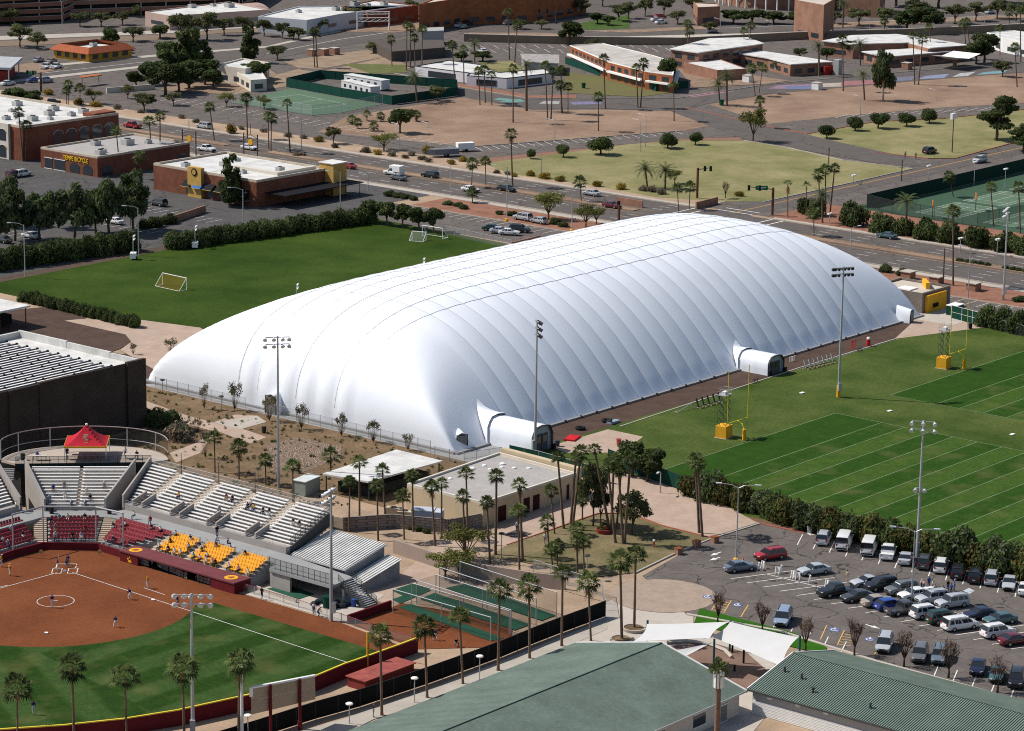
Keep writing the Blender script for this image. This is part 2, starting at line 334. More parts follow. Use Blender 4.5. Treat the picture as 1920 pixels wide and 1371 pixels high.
for i in range(16): a = i/15; segs.append((G(880+380*a, 100-2*a), G(868+380*a, 94-3*a))); segs.append((G(885+380*a, 92-3*a), G(875+380*a, 86-3*a)))
lines('stall_lines', segs, .14, line_white, Z4)
# far top streets
sheet('avenue', P((-60, 160), (290, 121), (510, 111), (640, 87), (740, 70), (850, 58), (1100, 72), (1400, 62), (1990, 34), (1990, 15), (1400, 42), (1180, 52), (1110, 50), (980, 30), (860, 24), (740, 47), (640, 62), (500, 92), (290, 108), (-60, 142)), road, Z3)
sheet('side_avenue', P((860, 60), (1000, 45), (1150, 22), (1300, -10), (1150, -10), (990, 25), (840, 30)), road, Z4)
lines('avenue_lines', [(G(-50, 152), G(290, 115)), (G(500, 101), G(640, 74)), (G(640, 74), G(850, 44)), (G(1110, 61), G(1400, 52)), (G(1400, 52), G(1920, 27))], .3, line_white, Z5)
sheet('avenue_walk', P((-60, 165), (290, 125), (290, 121), (-60, 160)), concrete, Z4); sheet('avenue_walk', P((-60, 140), (290, 107), (500, 90), (640, 60), (640, 55), (500, 87), (290, 103), (-60, 136)), concrete, Z4)
sheet('canal_walk', P((870, 70), (1100, 76), (1400, 68), (1700, 61), (1700, 56), (1400, 63), (1100, 71), (870, 65)), conc_lite, Z5)
sheet('embankment', P((-60, 90), (300, 75), (420, 62), (640, 58), (640, 48), (420, 56), (300, 66), (-60, 80)), mat('brown_bank', (.2, .15, .11), .95), Z4)
sheet('far_verge', P((-60, 78), (300, 64), (420, 55), (640, 47), (640, 44), (420, 51), (300, 58), (-60, 70)), concrete, Z4)
for q in (((600, 135), (735, 105), (770, 128), (640, 145)), ((530, 115), (700, 92), (735, 105), (600, 130), (560, 128)), ((420, 180), (520, 140), (560, 130), (640, 145), (600, 148), (540, 162))): sheet('bare_ground', P(*q), mat('pale_dirt', (.27, .2, .14), .95, .25, .2, fine=.15), Z3)
sheet('weed_patch', P((640, 120), (760, 122), (765, 136), (700, 140)), mat('weeds', (.12, .13, .05), .95, .3, .3), Z4)
sheet('weed_patch', P((1060, 135), (1160, 150), (1270, 173), (1200, 182), (1060, 175)), mat('weed_dirt', (.22, .17, .09), .95, .35, .15, c2=(.13, .15, .05), fine=.2), Z4)
sheet('courtyard_lawn', P((900, 118), (960, 115), (985, 132), (920, 137)), dry_turf, Z5)
sheet('red_border', P((800, 150), (880, 160), (1000, 180), (1080, 178), (1080, 186), (985, 184), (870, 165), (790, 152)), redgravel, Z4)
sheet('corner_lawn', P((1080, 45), (1180, 28), (1180, 54), (1100, 57)), mat('far_lawn', (.06, .10, .025), .9, .3, .3), Z4)
for q in (((300, 170), (430, 178), (520, 140), (500, 128), (400, 150), (320, 160)), ((0, 128), (60, 118), (130, 128), (60, 140)), ((640, 45), (790, 40), (840, 48), (740, 62), (650, 60)), ((880, 62), (1010, 62), (1090, 66), (1000, 70), (880, 69)), ((1090, 58), (1190, 56), (1340, 48), (1340, 54), (1180, 62)), ((1560, 44), (1700, 38), (1920, 28), (1920, 34), (1700, 46), (1560, 52)), ((1270, 128), (1360, 134), (1480, 152), (1440, 158), (1300, 165))): sheet('planting_strip', P(*q), mat('strip_soil', (.25, .175, .125), .95, .3, .3, fine=.3), Z5)
# tennis courts
ct = mat('court_green', (.10, .16, .105), .85, .14, .3)
sheet('tennis_court', P((432, 193), (585, 217), (640, 212), (717, 196), (620, 180), (545, 166)), ct, Z4)
sheet('trailer_yard', P((537, 162), (600, 147), (857, 165), (858, 179), (735, 196), (640, 181)), asphalt, Z3)
E_ = P((470, 190), (575, 207), (650, 196), (560, 178)); lines('court_lines', [(E_[0], E_[1]), (E_[1], E_[2]), (E_[2], E_[3]), (E_[3], E_[0]), ((E_[0]+E_[1])/2, (E_[2]+E_[3])/2)], .12, line_white, Z5)
rect('tennis_surround', 226, 20, 300, 74, mat('court_dark', (.05, .095, .06), .85, .14, .3), Z3)
for i in range(3):
    for j in range(3):
        x = 231+i*21; y = 60-j*18; rect('tennis_court', x, y-10.97, x+18, y, ct, Z4)
        lines('court_lines', [((x, y), (x+18, y)), ((x, y-10.97), (x+18, y-10.97)), ((x, y), (x, y-10.97)), ((x+18, y), (x+18, y-10.97)), ((x+4, y-5.5), (x+14, y-5.5)), ((x+4, y-1.4), (x+4, y-9.6)), ((x+14, y-1.4), (x+14, y-9.6)), ((x, y-1.4), (x+18, y-1.4)), ((x, y-9.6), (x+18, y-9.6))], .1, line_white, Z5)
# shops' lots left, soccer field
rect('shop_lot', 30, 155, 170.8, 330, cracked('shop_asphalt', (.088, .084, .082), .08), Z1)
segs = []
for x0 in (52, 70, 92, 110):
    for k in range(9): segs.append(((x0, 168+k*2.8), (x0+5, 168+k*2.8)))
lines('stall_lines', segs, .12, line_white, Z3)
sheet('soccer_field', [(30.5, 99), (30.5, 152), (140, 152), (137.5, 100), (139, 72), (35, 72)], soccer_turf, Z2)
rect('behind_dome', 34, 66, 139, 73, paver, Z1)
rect('hedge_bed', 30, 152, 140, 155.5, mat('hedge_soil', (.09, .065, .05), .95), Z2)
rect('dome_lot', 139, 60, 157, 155, asphalt, Z1); rect('dome_lot', 139, -60, 157, 60, asphalt, Z1)
segs = [((157, 62+k*2.75), (152, 62+k*2.75)) for k in range(33)]; segs += [((157, -20+k*2.75), (152, -20+k*2.75)) for k in range(12)]
lines('stall_lines', segs, .12, line_white, Z3); kerb('lot_kerb', [(157.2, 60), (157.2, 150)]); kerb('lot_kerb', [(157.2, -60), (157.2, 50)])
# around the dome
rect('dome_apron', -6, -9, 137, 78, conc_grey, Z1)
sheet('granite_strip', [(12, -7.6), (12, 0), (130, 0), (137, 0), (137, -4), (118, -7.2)], darkdirt, Z2)
sheet('paved_yard', [(117, -7), (136, -14), (146, -16), (150, 3), (137, 3), (131, -2)], paver, Z3); rect('concrete_pad', 134, -9, 146, 8, conc_lite, Z4)
sheet('clay_pad', P((1030, 838), (1140, 806), (1206, 820), (1165, 850), (1060, 850)), paver, Z4)
sheet('left_granite', P((-60, 590), (100, 575), (155, 585), (160, 598), (120, 602), (235, 628), (246, 642), (225, 655), (120, 690), (-60, 700)), darkdirt, Z4)
sheet('left_pavers', P((120, 598), (260, 600), (375, 615), (420, 640), (300, 700), (225, 657), (248, 640), (232, 627), (120, 604)), paver, Z3)
sheet('dome_back_soil', P((200, 672), (330, 640), (300, 720), (270, 720)), darkdirt, Z2)
# desert garden between the grandstand and the dome
sheet('desert_garden', [(-54, -2), (-30, 2), (-30, -12), (-2.4, -12), (-2.4, 80), (-21, 80), (-21, 47), (-54, 47)], desert, Z1)
sheet('garden_path', P((273, 752), (345, 778), (400, 793), (440, 778), (482, 780), (495, 790), (455, 805), (500, 820), (470, 832), (405, 808), (375, 850), (330, 868), (318, 850), (370, 830), (395, 808), (330, 790), (273, 772)), paver, Z2)
sheet('dome_entry_path', P((400, 793), (482, 780), (500, 792), (450, 806)), concrete, Z3)
sheet('rock_swale', P((500, 835), (560, 820), (640, 838), (640, 858), (560, 890), (505, 870)), mat('river_rock', (.17, .115, .08), .95, .5, 1.5, c2=(.28, .21, .16), fine=.4), Z2)
# tan building yard, gardens and lot
sheet('palm_yard', [(-58, -14), (-33, -8), (-33, -27), (-26, -33), (-46, -42), (-54, -36)], mat('pale_sand', (.34, .25, .175), .95, .2, .3, fine=.25), Z1)
sheet('brick_walk', P((925, 1000), (1055, 930), (1080, 885), (1180, 890), (1300, 915), (1425, 984), (1335, 1010), (1240, 985), (1180, 963), (1120, 963), (1060, 985), (950, 1025), (900, 1020)), paver, Z3)
sheet('palm_lawn', P((950, 1024), (1060, 987), (1120, 966), (1180, 965), (1240, 988), (1335, 1011), (1260, 1042), (1190, 1075), (1100, 1085), (1010, 1060), (915, 1045)), mat('sparse_lawn', (.105, .11, .04), .95, .3, .16, c2=(.25, .19, .11), fine=.3, amt=.6), Z4)
kerb('red_edge', P((950, 1023), (1060, 985), (1120, 964), (1180, 963), (1240, 986), (1335, 1010)), mat('red_kerb', (.3, .07, .06)), .2, .16)
sheet('lawn_walk', P((880, 1035), (1010, 1062), (1100, 1087), (1190, 1078), (1200, 1100), (1135, 1130), (990, 1090), (860, 1050)), mat('pale_sand', (.4, .29, .2)), Z3)
lot = [(1.2, -57.5), (1.2, -150), (-41, -150), (-39.6, -104), (-38, -88), (-40.5, -75), (-31, -60.5), (-10, -56.6)]
sheet('parking_lot', lot, asphalt, Z3)
sheet('plaza', P((1135, 1130), (1200, 1095), (1210, 1100), (1330, 1110), (1300, 1150), (1300, 1175), (1440, 1230), (1480, 1290), (1390, 1400), (1000, 1400), (1000, 1260), (1080, 1200)), conc_lite, Z2)
cc = G(1243, 1118); sheet('round_paving', [(cc.x+7.2*math.cos(t*.2618), cc.y+7.2*math.sin(t*.2618)) for t in range(24)], mat('granite_round', (.33, .255, .2), .95, .12, .5, fine=.15), Z4)
sheet('plaza_lawn', P((1312, 1142), (1490, 1188), (1550, 1215), (1545, 1228), (1300, 1172)), lush, Z5)
rect('back_lawn', -46.5, -150, -41.2, -100, lush, Z4); kerb('lot_kerb', [(-41, -150), (-39.6, -104), (-38, -88), (-40.5, -75)], conc_lite, .5)
kerb('lawn_edge', P((1425, 983), (1335, 1011), (1260, 1042), (1190, 1076)), concrete, .25); kerb('red_lot_kerb', P((1425, 983), (1508, 1001)), mat('red_kerb', (.3, .07, .06)), .25)
sheet('hedge_soil', [(1.2, -56), (14, -36), (9, -50), (7.5, -150), (1.2, -150)], mat('hedge_soil2', (.16, .09, .06), .95, .2, .5), Z2)
# parking bays
ca, sa = math.cos(R(-25.5)), math.sin(R(-25.5)); segs = []
for k in range(-1, 24):
    y = -70.3-2.74*k; L1 = 11.2 if k > -1 else 5
    if k >= 0: segs.append(((-24, y), (-24+L1*ca, y+L1*sa)))
segs.append(((-18.9, -72.7), (-18.9, -135)))
for k in range(32): y = -65.73-2.72*k; segs.append(((.2, y), (.2-5.4*.9, y-5.4*.44)))
for k in range(18):
    y = -88-2.75*k
    if k not in (5, 6, 7, 8): segs.append(((-40.2-.12*k*.3, y), (-35.6, y+2.2)))
lines('stall_lines', segs, .13, line_white, Z4)
hat = [(G(1290, 1140), G(1314, 1108)), (G(1334, 1145), G(1352, 1118)), (G(1357, 1150), G(1371, 1127)), (G(1389, 1158), G(1403, 1135)), (G(1538, 1200), G(1550, 1174)), (G(1570, 1210), G(1583, 1183)), (G(1640, 1228), G(1652, 1206))]
for i in range(5): t = i/5; hat.append((G(1296+12*t, 1138-25*t), G(1283+14*t, 1131-22*t))); hat.append((G(1335+14*t, 1144-22*t), G(1357+13*t, 1149-21*t))); hat.append((G(1571+12*t, 1209-24*t), G(1595+8*t, 1212-24*t)))
lines('yellow_stall_lines', hat, .14, yellow_line, Z4)
for q in (((1320, 1117), (1337, 1118), (1334, 1124), (1316, 1122)), ((1378, 1131), (1394, 1134), (1388, 1140), (1373, 1137)), ((1556, 1177), (1576, 1180), (1573, 1187), (1553, 1184)), ((1622, 1196), (1642, 1198), (1638, 1204), (1620, 1202))):
    sheet('accessible_bay_mark', P(*q), mat('blue_mark', (.10, .13, .25), .9, .4, 1), Z4)
    a_ = P(*q); c_ = sum(a_, Vector())/4; b = MB()
    for da in range(8): t0 = da*.6; d = dashes('', (c_.x+.45*math.cos(t0), c_.y+.45*math.sin(t0)), (c_.x+.45*math.cos(t0+.6), c_.y+.45*math.sin(t0+.6)), 9, 1, .14, None, Z5); b.add(d.v, d.f)
    d = dashes('', (c_.x, c_.y), (c_.x+.75, c_.y+.35), 9, 1, .18, None, Z5); b.add(d.v, d.f); b.ob('wheelchair_symbol', line_white, kind='structure')
def arrow(a, b):
    a = G(*a); b = G(*b); d = (b-a).normalized(); n = Vector((-d.y, d.x, 0)); m = MB(); up = Vector((0, 0, Z4))
    h = b-d*1.3; m.add([a+n*.12+up, a-n*.12+up, h-n*.12+up, h-n*.4+up, b+up, h+n*.4+up, h+n*.12+up], [(0, 1, 2, 3, 4, 5, 6)])
    o = m.ob('painted_arrow', line_white, kind='structure')
arrow((1350, 1046), (1330, 1052)); arrow((1623, 1172), (1650, 1180)); arrow((1352, 1036), (1332, 1043)); arrow((1520, 1003), (1512, 1000))
# football fields
rect('practice_turf', 2.5, -150, 137, -7.5, turf, Z2)
grass_k = stripes('field_stripes', (.022, .06, .006), (.044, .085, .013), 0, -1/1, 9.144, -29.98/9.144+.25, .07)
for x0, x1 in ((13.7, 62.5), (79.5, 128.3)):
    rect('football_field', x0, -150, x1, -39.12, grass_k, Z3); rect('end_zone', x0, -39.12, x1, -29.98, mat('end_zone_turf', (.022, .06, .006), .9, .2, .4, fine=.2), Z3)
    segs = [((x0, -29.98), (x1, -29.98)), ((x0, -29.98), (x0, -150)), ((x1, -29.98), (x1, -150))]+[((x0, -39.12-4.572*k), (x1, -39.12-4.572*k)) for k in range(20)]
    lines('yard_lines', segs, .1, mat('faint_line', (.22, .29, .17), .9, .5, .5, amt=.9), Z4)
kerb('turf_edge', [(31, -8.8), (85, -7.1), (117, -7.2)], concrete, .25, .14)
# softball park
H0 = Vector((-82.44, -.62, 0)); AX = Vector((math.cos(R(42.912)), math.sin(R(42.912)), 0)); BX = Vector((AX.y, -AX.x, 0))
def SB(a, b, z=0): return H0+AX*a+BX*b+Vector((0, 0, z))
pc = SB(-13.1, 0)
of = stripes('outfield_stripes', (.018, .046, .006), (.036, .07, .016), 0, 1, 7.2, .1, .06); of2 = stripes('outfield_stripes_b', (.018, .046, .006), (.036, .07, .016), .9, -.44, 7.6, .3, .06)
OW = [G(*q, 2.0) for q in ((-260, 1372), (-100, 1371), (0, 1367), (120, 1359), (233, 1347), (333, 1331), (470, 1301), (591, 1267), (646, 1244), (689, 1229.5), (749, 1208), (783, 1195))]
sheet('infield_clay', [(q.x, q.y) for q in OW]+[(-73.4, -44), (-73.2, -3), (-72.5, 3.6), (-77.4, 9.6), (-83, 9.9), (-130, 12), (-140, -10)], clay, Z1)
ctr = SB(-38, 0)
grass = [q for q in OW[:-1]]+[Vector((-78.3, -53)), Vector((-78.6, -25))]
th = [i*math.pi/30 for i in range(61)]; arc = []
for i in range(41):
    t = R(268) - i*R(88)/40
# arc of grass: the side of the circle about the pitcher's plate that faces the outfield
arc = [pc+Vector((math.cos(t), math.sin(t), 0))*18.6 for t in np.linspace(R(222.9+84), R(222.9-84), 33)]
sheet('outfield_lawn', [(q.x, q.y) for q in OW[5:-1]]+[(-78.4, -54), (-78.6, -25.5)]+[(q.x, q.y) for q in arc[:18]], of, Z2)
sheet('outfield_lawn', [(q.x, q.y) for q in OW[:6]]+[(q.x, q.y) for q in arc[17:]]+[(-140, 9)], of2, Z2)
lines('foul_line', [(H0+Vector((.3, -1.2, 0)), (-84.3, -57.5)), (H0+Vector((-1.2, .25, 0)), (-140, 2.4))], .1, line_white, Z3)
b = MB()
for c_, r_ in ((pc, 2.44),):
    for i in range(40): d = dashes('', c_+Vector((r_*math.cos(i*.157), r_*math.sin(i*.157), 0)), c_+Vector((r_*math.cos(i*.157+.16), r_*math.sin(i*.157+.16), 0)), 9, 1, .09, None, Z3); b.add(d.v, d.f)
b.ob('pitching_circle', line_white, kind='structure')
segs = []
for s in (-1, 1):
    q = [SB(1.35, s*.45), SB(1.35, s*1.7), SB(-1.0, s*1.7), SB(-1.0, s*.45)]
    segs += [(q[i], q[(i+1) % 4]) for i in range(4)]
    segs += [(SB(1.35, s*1.35), SB(3.3, s*1.35))]
segs += [(SB(3.3, -1.35), SB(3.3, 1.35)), (G(270, 1103), G(309, 1116)), (G(-10, 1104), G(15, 1098)), (SB(-12.9, -.3), SB(-12.9, .3))]
lines('batters_box', segs, .1, line_white, Z3)
for nm, q, s_ in (('home_plate', H0, .3), ('base', G(287, 1126), .32), ('base', G(87, 1188), .32), ('base', G(-52, 1117), .32)):
    m = MB(); m.prism([(q.x+s_*math.cos(R(a)+.02), q.y+s_*math.sin(R(a)+.02)) for a in (0, 90, 180, 270)] if nm == 'base' else [SB(-.3, -.25)[:2], SB(-.3, .25)[:2], SB(.05, .25)[:2], SB(.3, 0)[:2], SB(.05, -.25)[:2]], Z2, .16)
    o = m.ob(nm, white)
    tag(o, *{0: ('white five-sided home plate between the two batters boxes', 'plate'), 287: ('white base on the right foul line of the infield', 'base'), 87: ('white base on the clay nearest the outfield grass', 'base'), -52: ('white base on the left foul line at the picture edge', 'base')}[0 if nm == 'home_plate' else (287 if q.x > -90 else (87 if q.y < -8 else -52))])
# bullpen and batting cages ground
sheet('bullpen_clay', [(-73, -45), (-74.5, -58), (-66, -66), (-58, -60), (-62, -44)], clay, Z2)
sheet('service_yard', [(-56, -37), (-33, -27), (-44, -52), (-62, -44), (-66, -37)], paver, Z1)
turfc = mat('cage_turf', (.025, .085, .052), .9, .15, .5)
for q in (((735, 1125), (800, 1103), (808, 1108), (750, 1133)), ((748, 1140), (770, 1133), (945, 1198), (920, 1203)), ((787, 1124), (815, 1113), (995, 1172), (965, 1183)), ((835, 1104), (875, 1095), (1042, 1155), (1015, 1165)), ((735, 1108), (775, 1095), (808, 1103), (760, 1120)), ((500, 1105), (540, 1098), (590, 1115), (560, 1125))): sheet('turf_mat', P(*q), turfc, Z4)
sheet('dugout_floor', [(-69, -25.5), (-61, -24), (-61, -40), (-73, -44), (-73.2, -26)], conc_lite, Z2)
sheet('fence_walk', P((1135, 1163), (1060, 1192), (940, 1240), (800, 1295), (640, 1350), (400, 1420), (560, 1420), (700, 1350), (860, 1300), (1060, 1215), (1140, 1180)), concrete, Z3)
# ================================================================ the air-supported dome
DL, DW, DH = 137.2, 70.1, 18.45
def dome_z(u, v):
    t = abs(2*v/DW-1); fl = max(0, 1-u/38)*min(1, max(0, (v-30)/25)); p_ = max(1e-4, 1-t**2.55)**(1.06-.24*fl); d = min(1, max(0, min(u, DL-u)/45)); e = max(1e-4, 1-(1-d)**3.8)**.42
    if v <= 0 or v >= DW or u <= 0 or u >= DL: return 0
    return DH*max(1, p_**-4.8+e**-4.8-1)**(-1/4.8)
def HIT(px, py):
    "where the sight line through a photo pixel meets the dome"
    d = ray(px, py); a = (22-CAM.z)/d.z; b_ = (0-CAM.z)/d.z
    for k in range(801):
        q = CAM+d*(a+(b_-a)*k/800)
        if q.z <= dome_z(q.x, q.y): return q
    return q
membrane = mat('dome_membrane', (.81, .845, .90), .5, .04, .12, c2=(.84, .87, .92), fine=.018, spec=.2)
seam_m = mat('dome_cable', (.80, .78, .77), .7, 0)
seam_d = mat('dome_cable_dark', (.34, .34, .35), .7, 0)
SP = (122.8-14.4)/26; SE = [14.4+SP*k for k in range(27)]
LV = [35.05+4.4*k for k in range(-3, 4)]
def dome_pt(u, v, off=0):
    z = dome_z(u, v); e = .15
    zu = (dome_z(min(DL, u+e), v)-dome_z(max(0, u-e), v))/(min(DL, u+e)-max(0, u-e)); zv = (dome_z(u, min(DW, v+e))-dome_z(u, max(0, v-e)))/(min(DW, v+e)-max(0, v-e))
    n = Vector((-zu, -zv, 1)).normalized(); au, av = abs(n.x), abs(n.y); h = min(1, z/2.5)
    f = (u-SE[0])/SP; bt = 0
    if 0 <= f <= 26: fr = f % 1; bt = 4*fr*(1-fr)
    elif f < 0: bt = .55
    else: bt = .55
    g = (v-LV[0])/4.4; fr = g % 1; bl = 4*fr*(1-fr) if 0 <= g <= len(LV)-1 else .5
    we = au/(au+av+.15); wsd = 1-we
    flat = max(0, 1-2.2*max(au, av))
    d = h*(.15*bt*wsd*(1-.55*flat) + bl*(.62*max(0, we-.25) if not flat else .17*max(we, .25*flat))) + off
    return Vector((u, v, z))+n*d if z > .02 else Vector((u, v, 0))
dome = thing('air_dome', 'huge white air-supported dome with quilted ribs across the middle of the picture', 'dome')
vv = [DW*(.5-.5*math.cos(math.pi*i/110)) for i in range(111)]
cuts = [0]+SE+[DL]
for k, (u0, u1) in enumerate(zip(cuts, cuts[1:])):
    n = 8 if 0 < k < len(cuts)-2 else 16
    if k == 0: us = [u1*(1-math.cos(math.pi/2*i/n)) for i in range(n+1)]
    elif k == len(cuts)-2: us = [u0+(u1-u0)*math.sin(math.pi/2*i/n) for i in range(n+1)]
    else: us = [u0+(u1-u0)*i/n for i in range(n+1)]
    b = MB(); m_ = len(vv); b.add([dome_pt(u, v) for u in us for v in vv], [(i*m_+j, (i+1)*m_+j, (i+1)*m_+j+1, i*m_+j+1) for i in range(n) for j in range(m_-1)])
    b.ob('membrane_panel', membrane, dome, smooth=True)
for u in SE:
    b = MB(); b.path([dome_pt(u, v, .02) for v in vv[1:-1]], .026, n=4); b.ob('seam_cable', seam_d, dome)
ul = [.15*1.16**k for k in range(29)]+[11+1.042*k for k in range(113)]+[128, 130.5, 132.5, 134, 135.2, 136, 136.6]
for v in LV:
    b = MB(); b.path([dome_pt(u, v, .045) for u in ul], .04, n=4); b.ob('seam_cable', seam_m, dome)
base_m = mat('grade_beam', (.25, .25, .25), .9, .1, 1); b = MB()
wallpath(b, [(-.35, -.35), (DL+.35, -.35)], .6, 0, .35); wallpath(b, [(DL+.35, -.05), (DL+.35, DW+.35)], .6, 0, .35); wallpath(b, [(-.35, DW+.35), (DL+.05, DW+.35)], .6, 0, .35); wallpath(b, [(-.35, -.05), (-.35, DW+.05)], .6, 0, .35)
b.ob('grade_beam', base_m, dome)
for u in SE[::1]:
    b = MB(); b.box(u-.15, -.75, 0, u+.15, -.45, .5); b.ob('anchor', steel_dark, dome)
def tunnel(x0, x1, y0, y1, h, peak):
    t = mk('entry_tunnel', None, dome); t.empty_display_size = .3
    xm = (x0+x1)/2; hw = (x1-x0)/2
    prof = [(-1, 0), (-1.0, .3), (-1, .62), (-.84, .8), (-.6, .955), (0, 1), (.6, .955), (.84, .8), (1, .62), (1.0, .3), (1, 0)]
    b = MB(); n = len(prof); ys = [y0+(y1-y0)*i/8 for i in range(9)]
    b.add([(xm+px*hw*(1+.015*math.sin(i*2.1)), y, pz*h) for i, y in enumerate(ys) for px, pz in prof], [(i*n+j, i*n+j+1, (i+1)*n+j+1, (i+1)*n+j) for i in range(8) for j in range(n-1)])
    b.ob('membrane_sleeve', membrane, t, smooth=True)
    # the peaked gusset where the sleeve meets the dome
    b = MB(); ring = [(xm+px*hw*1.1, y1-.6, pz*h*1.09) for px, pz in prof]; pk = Vector(peak)
    rows = []
    for k in range(7):
        f = k/6; rows.append([Vector(q).lerp(pk, f**1.25) + Vector((0, .9*math.sin(f*math.pi), -.55*math.sin(f*math.pi)*(1-abs(i-5)/7))) for i, q in enumerate(ring)])
    for k, r_ in enumerate(rows):
        for q in r_: q.z = max(q.z, dome_z(q.x, q.y)+.35-.3*(k/6)**3)
    b.add([q for r in rows for q in r], [(i*n+j, (i+1)*n+j, (i+1)*n+j+1, i*n+j+1) for i in range(6) for j in range(n-1)]); b.ob('membrane_gusset', membrane, t, smooth=True)
    b = MB()
    pts = [(xm+px*hw*1.01, y0-.05, pz*h*1.005) for px, pz in prof]
    for a_, c_ in zip(pts, pts[1:]): b.beam(a_, c_, .35, .14)
    b.ob('door_frame', steel_dark, t)
    b = MB(); b.add([(xm+px*hw*.97, y0+.25, pz*h*.985) for px, pz in prof], [tuple(range(n))]); b.ob('end_wall', mat('tunnel_end', (.42, .45, .5), .6, .05, 1), t)
    for s in (-1, 1):
        b = MB(); b.box(xm+s*.06 if s > 0 else xm-hw*.62, y0+.12, .1, xm+hw*.62 if s > 0 else xm-.06, y0+.2, h*.68); d = b.ob('door', mat('tunnel_door', (.10, .10, .11), .4, .1, 2), t)
        b = MB(); b.box(xm+s*hw*.31-.5, y0+.06, h*.36, xm+s*hw*.31+.5, y0+.115, h*.6); b.ob('pane', dark_glass, d)
    for s in (-1, 1):
        b = MB(); b.box(xm+s*hw-.4, y0-.55, 0, xm+s*hw+.4, y0-.25, .9); b.ob('ballast_block', black, t)
tunnel(7.8, 12.7, -9.2, .5, 4.3, HIT(893, 745))
q = G(1452, 706); tunnel(76.6, 81.2, -6.5, .5, 3.4, HIT(1379, 638))
def pod(p, rz, s=1.0):
    t = mk('airlock_door', None, dome, p, rz)
    b = MB(); n = 9; L_ = 4.2*s
    rows = []
    for i in range(7):
        f = i/6; y = -L_*(1-f)*.75; k = 1-.55*f**2
        rows.append([(1.15*s*math.cos(math.pi*j/(n-1))*k, y, (2.7+1.1*f)*s*math.sin(math.pi*j/(n-1))**.7*(1-.12*f)) for j in range(n)])
    b.add([q_ for r in rows for q_ in r], [(i*n+j, (i+1)*n+j, (i+1)*n+j+1, i*n+j+1) for i in range(6) for j in range(n-1)]); b.ob('membrane_hood', membrane, t, smooth=True)
    b = MB(); b.box(-.8*s, -L_*.75-.15, 0, .8*s, -L_*.75-.02, 2.3*s); d = b.ob('door', mat('pod_door', (.2, .2, .19), .5, .1, 2), t)
    b = MB()
    for a_, c_ in (((-.9, 0), (-.9, 2.45)), ((-.9, 2.45), (.9, 2.45)), ((.9, 2.45), (.9, 0))): b.beam((a_[0]*s, -L_*.75-.1, a_[1]*s), (c_[0]*s, -L_*.75-.1, c_[1]*s), .12, .12)
    b.ob('door_frame', steel_dark, t)
q = G(863, 842); pod((q.x+1.4, q.y+2.4, 0), R(-28)); q = G(513, 775); pod((q.x+3.3, q.y, 0), R(-90), 1.25); q = G(1703, 604); pod((q.x-.8, q.y+2.2, 0), R(14), .95)
# ================================================================ softball stadium
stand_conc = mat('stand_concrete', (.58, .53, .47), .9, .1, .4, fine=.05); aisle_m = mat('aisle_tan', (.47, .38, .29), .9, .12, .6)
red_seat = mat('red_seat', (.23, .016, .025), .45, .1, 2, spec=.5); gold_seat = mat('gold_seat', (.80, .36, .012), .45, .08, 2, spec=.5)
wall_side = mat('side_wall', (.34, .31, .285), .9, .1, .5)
def rail(parent, pts, h=1.0, step=1.5, r=.03, m=galv, infill=None, name='railing'):
    b = MB(); q = [Vector(p_) for p_ in pts]
    for a, c in zip(q, q[1:]):
        n = max(1, round((c-a).length/step))
        for i in range(n+1): p_ = a.lerp(c, i/n); b.tube(p_, p_+Vector((0, 0, h)), r, n=5)
        for k in (1, .52): b.tube(a+Vector((0, 0, h*k)), c+Vector((0, 0, h*k)), r*.85, n=5)
    o = b.ob(name, m, parent)
    if infill:
        b = MB()
        for a, c in zip(q, q[1:]): b.quad(a+Vector((0, 0, .06)), c+Vector((0, 0, .06)), c+Vector((0, 0, h-.02)), a+Vector((0, 0, h-.02)))
        b.ob('mesh_infill', infill, o)
    return o
BENCH = {}
def bench(parent, a, b_, name='bench'):
    m = MB(); d = (b_-a); up = Vector((0, 0, .36)); m.beam(a+up, b_+up, .40, .05)
    ax_ = Vector((d.y, -d.x, 0)).normalized()*(-.36 if d.y > 0 or abs(d.y) < 1e-6 else -.36); m.beam(a+ax_+ZZ*.04, b_+ax_+ZZ*.04, .24, .04)
    n = max(2, round(d.length/2))
    for i in range(n+1): p_ = a.lerp(b_, (i+.12)/(n+.24)); m.beam(p_, p_+Vector((0, 0, .34)), .06, .05)
    return m.ob(name, alu, parent)
def seat_mesh(m):
    b = MB(); b.box(-.22, -.2, .40, .22, .22, .46); b.add([(-.22, .17, .44), (.22, .17, .44), (.22, .30, .86), (-.22, .30, .86), (-.22, .23, .44), (.22, .23, .44), (.22, .36, .86), (-.22, .36, .86)], [(3, 2, 1, 0), (4, 5, 6, 7), (0, 1, 5, 4), (1, 2, 6, 5), (2, 3, 7, 6), (3, 0, 4, 7)])
    b.box(-.05, 0, .0, .05, .1, .4); return b.mesh('seat', m)
SEAT_R, SEAT_G = seat_mesh(red_seat), seat_mesh(gold_seat)
SPOTS = {}
